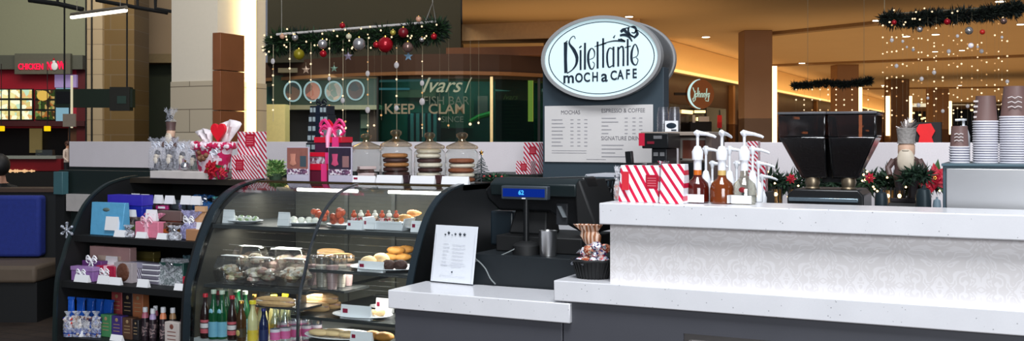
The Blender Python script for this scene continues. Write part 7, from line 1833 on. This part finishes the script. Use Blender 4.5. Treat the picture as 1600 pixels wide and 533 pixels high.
# middle garland
D3 = 15
t, ps3 = garland([cam(1241, 134, D3), cam(1262, 133, D3), cam(1290, 130, D3), cam(1320, 132, D3), cam(1345, 129, D3), cam(1360, 126, D3)], .075, 3600, .05, 'smaller dark fir garland hanging above the coffee grinder', FG2, 51)
MB().tube([cam(1262, 130, D3), cam(1262, -20, D3)], .003, 4).tube([cam(1350, 128, D3), cam(1350, -20, D3)], .003, 4).build('hanging_wire', WIREM, t)
MB().tube([cam(1241, 130, D3), cam(1360, 126, D3)], .01, 6).build('support_bar', BLACKM, t)
RND.seed(55)
for i in range(10):
    px = 1244 + i * 12.5; strand(px, 133, 178, D3, [y for y in (140, 148, 156, 164, 172) if RND.random() < .65] or [150], 'short hanging light strand below the garland above the coffee grinder', 'short light strands above the grinder', 1.3, .0008)
# ================================================================ people
def person(loc, rz, h, label, shirt, hair, pose='stand', skin=(190, 140, 115), trousers=(30, 32, 40)):
    t = thing('person', label, 'person', loc, rz)
    k = h / 1.75
    J = dict(pel=(0, 0, .95), sp=(0, 0, 1.15), ch=(0, 0, 1.35), nk=(0, 0, 1.5), hd=(0, -.01, 1.62), tp=(0, 0, 1.72))
    V = []; E = []; Rr = []
    def v(p, r): V.append(tuple(q * k for q in p)); Rr.append(r * k); return len(V) - 1
    pel = v((0, 0, .95), .13); sp = v((0, 0, 1.12), .12); ch = v((0, 0, 1.33), .14); nk = v((0, 0, 1.48), .055); hd = v((0, -.01, 1.6), .085); tp = v((0, 0, 1.7), .07)
    E += [(pel, sp), (sp, ch), (ch, nk), (nk, hd), (hd, tp)]
    for s_ in (-1, 1):
        sh = v((s_ * .17, 0, 1.4), .055); el = v((s_ * .23, -.03, 1.13), .042); wr = v((s_ * .19, -.2, .98), .03); ha = v((s_ * .16, -.3, 1.0), .028)
        E += [(ch, sh), (sh, el), (el, wr), (wr, ha)]
        for q in range(4): f1 = v((s_ * .16 + (q - 1.5) * .018, -.35, 1.0 - .005 * abs(q - 1.5)), .009); f2 = v((s_ * .16 + (q - 1.5) * .02, -.385 + .006 * abs(q - 1.3), .985), .008); E += [(ha, f1), (f1, f2)]
        th_ = v((s_ * .13, -.32, 1.02), .01); E += [(ha, th_)]
        if pose == 'sit': hp = v((s_ * .1, -.05, .9), .1); kn = v((s_ * .12, -.48, .9), .065); an = v((s_ * .12, -.48, .5), .042); ft = v((s_ * .12, -.62, .46), .035)
        else: hp = v((s_ * .09, 0, .88), .095); kn = v((s_ * .1, -.02, .5), .062); an = v((s_ * .1, .02, .09), .042); ft = v((s_ * .11, -.14, .04), .035)
        E += [(pel, hp), (hp, kn), (kn, an), (an, ft)]
    me = bpy.data.meshes.new('body'); me.from_pydata(V, E, []); o = bpy.data.objects.new('body', me); COL.objects.link(o); o.parent = t
    sk = o.modifiers.new('s', 'SKIN'); o.modifiers.new('b', 'SUBSURF').render_levels = 1
    for i, r in enumerate(Rr): me.skin_vertices[0].data[i].radius = (r, r * .85 if i < 3 else r)
    me.skin_vertices[0].data[0].use_root = True
    kk = NT('skin_cloth_%s' % rgb(*shirt)[0]); tc = kk.n('ShaderNodeTexCoord'); s2 = kk.n('ShaderNodeSeparateXYZ'); kk.l(tc.outputs['Object'], s2.inputs[0])
    f = kk.math('GREATER_THAN', s2.outputs[2], 1.47 * k); f2_ = kk.math('LESS_THAN', s2.outputs[1], -.22 * k)
    f3 = kk.math('MULTIPLY', f2_, kk.math('GREATER_THAN', s2.outputs[2], .95 * k))
    c = kk.mix(kk.math('LESS_THAN', s2.outputs[2], .95 * k), rgb(*shirt), rgb(*trousers)); c = kk.mix(kk.math('MAXIMUM', f, f3), c, rgb(*skin)); kk.bsdf(c, .7); me.materials.append(kk.m)
    m = MB().ball((0, .018 * k, 1.645 * k), .108 * k, 14, 10, .9, 1, 1.05); m.build('hair', mat('hair_%d' % hair[0], hair, .6), t)
    m = MB()
    m.ball((-.035 * k, -.088 * k, 1.61 * k), .012 * k, 6, 4).ball((.035 * k, -.088 * k, 1.61 * k), .012 * k, 6, 4); m.build('eye', BLACK, t)
    m = MB().ball((0, -.1 * k, 1.585 * k), .016 * k, 6, 4, .7, 1, 1.4).ball((-.085 * k, 0, 1.6 * k), .02 * k, 6, 4, .5, 1, 1.4).ball((.085 * k, 0, 1.6 * k), .02 * k, 6, 4, .5, 1, 1.4); m.build('nose_and_ear', mat('skin_flat', skin, .6), t)
    m = MB().ball((0, -.09 * k, 1.55 * k), .018 * k, 6, 4, 1.3, .5, .35); m.build('mouth', mat('lip', (150, 80, 76), .5), t)
    return t
q = cam(106, YH, 32.4); person((q.x, q.y, 0), TH + 1.2, 1.45, 'distant person in a white top at the end of the red food counter', (224, 206, 196), (70, 40, 30))
q = cam(-3, YH, 9.95); person((q.x, q.y, -.39), TH - 2.2, 1.75, 'seated person with dark hair and black clothes behind the booth partition', (14, 14, 16), (12, 10, 10), 'sit')
t = thing('stool', 'low dark stool under the seated person behind the booth partition', 'stool', (q.x, q.y, 0)); MB().lathe([(.17, .36), (.19, .38), (.19, .41), (.15, .42)], n=20).build('seat', BLACKM, t)
for i in range(4): a_ = PI / 4 + PI / 2 * i; MB().tube([(.12 * math.cos(a_), .12 * math.sin(a_), .37), (.17 * math.cos(a_), .17 * math.sin(a_), 0)], .015, 6).build('leg', BLACKM, t)
# ================================================================ camera, world, lights
cd = bpy.data.cameras.new('camera'); co = bpy.data.objects.new('camera', cd); COL.objects.link(co)
co.location = (0, 0, H); co.rotation_euler = (PI / 2, 0, TH); cd.sensor_width = 36; cd.sensor_fit = 'HORIZONTAL'; cd.lens = 36 * F / 1600
cd.shift_y = -(266.5 - YH) / 1600.0; cd.clip_end = 300; cd.clip_start = .05
SC.camera = co
W = bpy.data.worlds.new('world'); SC.world = W; W.use_nodes = True
bg = W.node_tree.nodes['Background']; bg.inputs[0].default_value = (.80, .86, 1, 1); bg.inputs[1].default_value = .2
def area(name, loc, tgt, sx, sy, P_, col):
    l = bpy.data.lights.new(name, 'AREA'); l.shape = 'RECTANGLE'; l.size = sx; l.size_y = sy; l.energy = P_; l.color = col
    o = bpy.data.objects.new(name, l); COL.objects.link(o); o.location = loc
    o.rotation_euler = (Vector(tgt) - Vector(loc)).to_track_quat('-Z', 'Y').to_euler(); return o
area('skylight', (-.3, 1.3, 6.8), (-.5, 4.1, 1.0), 3.4, 2.2, 490, (.93, .96, 1))
area('entrance_daylight', (4.5, -6.5, 3.6), (-.5, 4.5, .9), 6, 3.4, 860, (.92, .96, 1))
area('ceiling_fill', cam(1300, YH, 26)[:2] + (1.9,), cam(1300, YH, 26)[:2] + (3.6,), 14, 18, 420, (1, .66, .34))  # unseen upward panel added to light the tan ceiling in place of coves
area('ceiling_fill_far', cam(1300, YH, 50)[:2] + (1.9,), cam(1300, YH, 50)[:2] + (3.6,), 20, 24, 700, (1, .66, .34))  # second added panel without a fixture, brightens the farther ceiling
for nm_, x0_, x1_, y_, z_, p_ in (('case_light_top', -3.84, -2.6, 4.6, 1.2, 7), ('case_light_shelf', -3.84, -3.22, 4.4, ZT - .03, 3.2), ('case_light_shelf', -3.15, -2.6, 4.4, ZT - .03, 3), ('case_light_low', -3.84, -3.22, 4.34, ZL2 - .03, 3), ('case_light_low', -3.15, -2.6, 4.34, ZR1 - .03, 3), ('case_light_deck', -3.15, -2.6, 4.3, ZR2 - .03, 2)):
    area(nm_, ((x0_ + x1_) / 2, y_, z_), ((x0_ + x1_) / 2, y_ + .1, z_ - 1), x1_ - x0_, .1, p_, (1, .95, .86))
area('stall_downlight', cam(520, YH, 16)[:2] + (5.5,), cam(560, YH, 19)[:2] + (2.4,), 4, 2, 85, (1, .8, .55))
area('food_court_light', cam(40, YH, 28)[:2] + (7,), cam(40, YH, 34)[:2] + (2.2,), 8, 3, 420, (1, .93, .8))
area('column_light', cam(250, YH, 10)[:2] + (5.2,), cam(290, YH, 14)[:2] + (2.4,), 2, 1, 120, (1, .93, .82))
area('bar_glass_fill', cam(690, YH, 18.7)[:2] + (2.5,), cam(690, YH, 20)[:2] + (1.6,), 5, .3, 32, (.8, 1, .95))  # added fill so the teal behind the panes shows
area('cove_light', (-6.4, 53, 3.02), (-6.75, 53, 3.4), 64, .12, 110, (1, .68, .32))
area('ceiling_fill_near', cam(860, YH, 17)[:2] + (2.2,), cam(860, YH, 17)[:2] + (3.6,), 5, 3, 34, (1, .66, .34))  # small added panel, unseen, brightens the ceiling behind the oval sign
area('bay_fill', cam(190, YH, 18)[:2] + (6.5,), cam(200, YH, 24)[:2] + (2.4,), 3, 1, 260, (1, .9, .72))  # added lamp with no fixture, brightens bay wall and stone column
SC.view_settings.view_transform = 'Standard'; SC.view_settings.look = 'None'; SC.view_settings.gamma = 1; SC.view_settings.exposure = 0; SC.view_settings.use_curve_mapping = False
SC.cycles.use_denoising = True; SC.cycles.max_bounces = 10; SC.cycles.transparent_max_bounces = 24; SC.cycles.caustics_reflective = False; SC.cycles.caustics_refractive = False; SC.cycles.sample_clamp_indirect = 4

# ---- nesting of small pieces below the part that carries them
NEST = {'bottle_label': 'bottle_body', 'round_label': 'bottle_body', 'neck_band': 'bottle_body', 'red_label': 'bottle_body', 'white_label': 'bottle_body', 'box_label': 'box_body', 'sash': 'box_body', 'print_mark': ('box_body', 'cup_wall', 'sign_card'), 'label_print': 'gift_label',
        'heading': 'board_panel', 'menu_print': ('board_panel', 'board', 'menu_sheet'), 'menu_icon': 'menu_sheet', 'menu_heading': 'board', 'logo_lettering': 'lit_face', 'cafe_lettering': 'lit_face', 'border_line': 'lit_face', 'screen': 'housing', 'maker_badge': 'housing',
        'pump_head': 'pump_collar', 'pump_stem': 'pump_collar', 'coffee_beans': 'hopper', 'lid_label': 'clear_lid', 'sign_lettering': 'sign_board', 'emblem': 'sign_board', 'switch_plate': 'brewer_body', 'red_badge': 'brew_head', 'name_plate': 'brew_head', 'red_light': 'brew_head',
        'silver_band': 'box_body', 'printed_glass': 'picture', 'printed_panel': 'picture', 'handle_slot': 'bag_body', 'script_lettering': 'sign_drum', 'glowing_edge': 'sign_drum', 'flame': 'holder', 'cap': 'ball'}
for o in [q for q in bpy.data.objects if q.parent is not None and q.parent.parent is None]:
    st_ = o.name.split('.')[0]
    if st_ in NEST:
        tg = NEST[st_] if isinstance(NEST[st_], tuple) else (NEST[st_],)
        for sib in o.parent.children:
            if sib is not o and sib.name.split('.')[0] in tg and not o.children: o.parent = sib; break
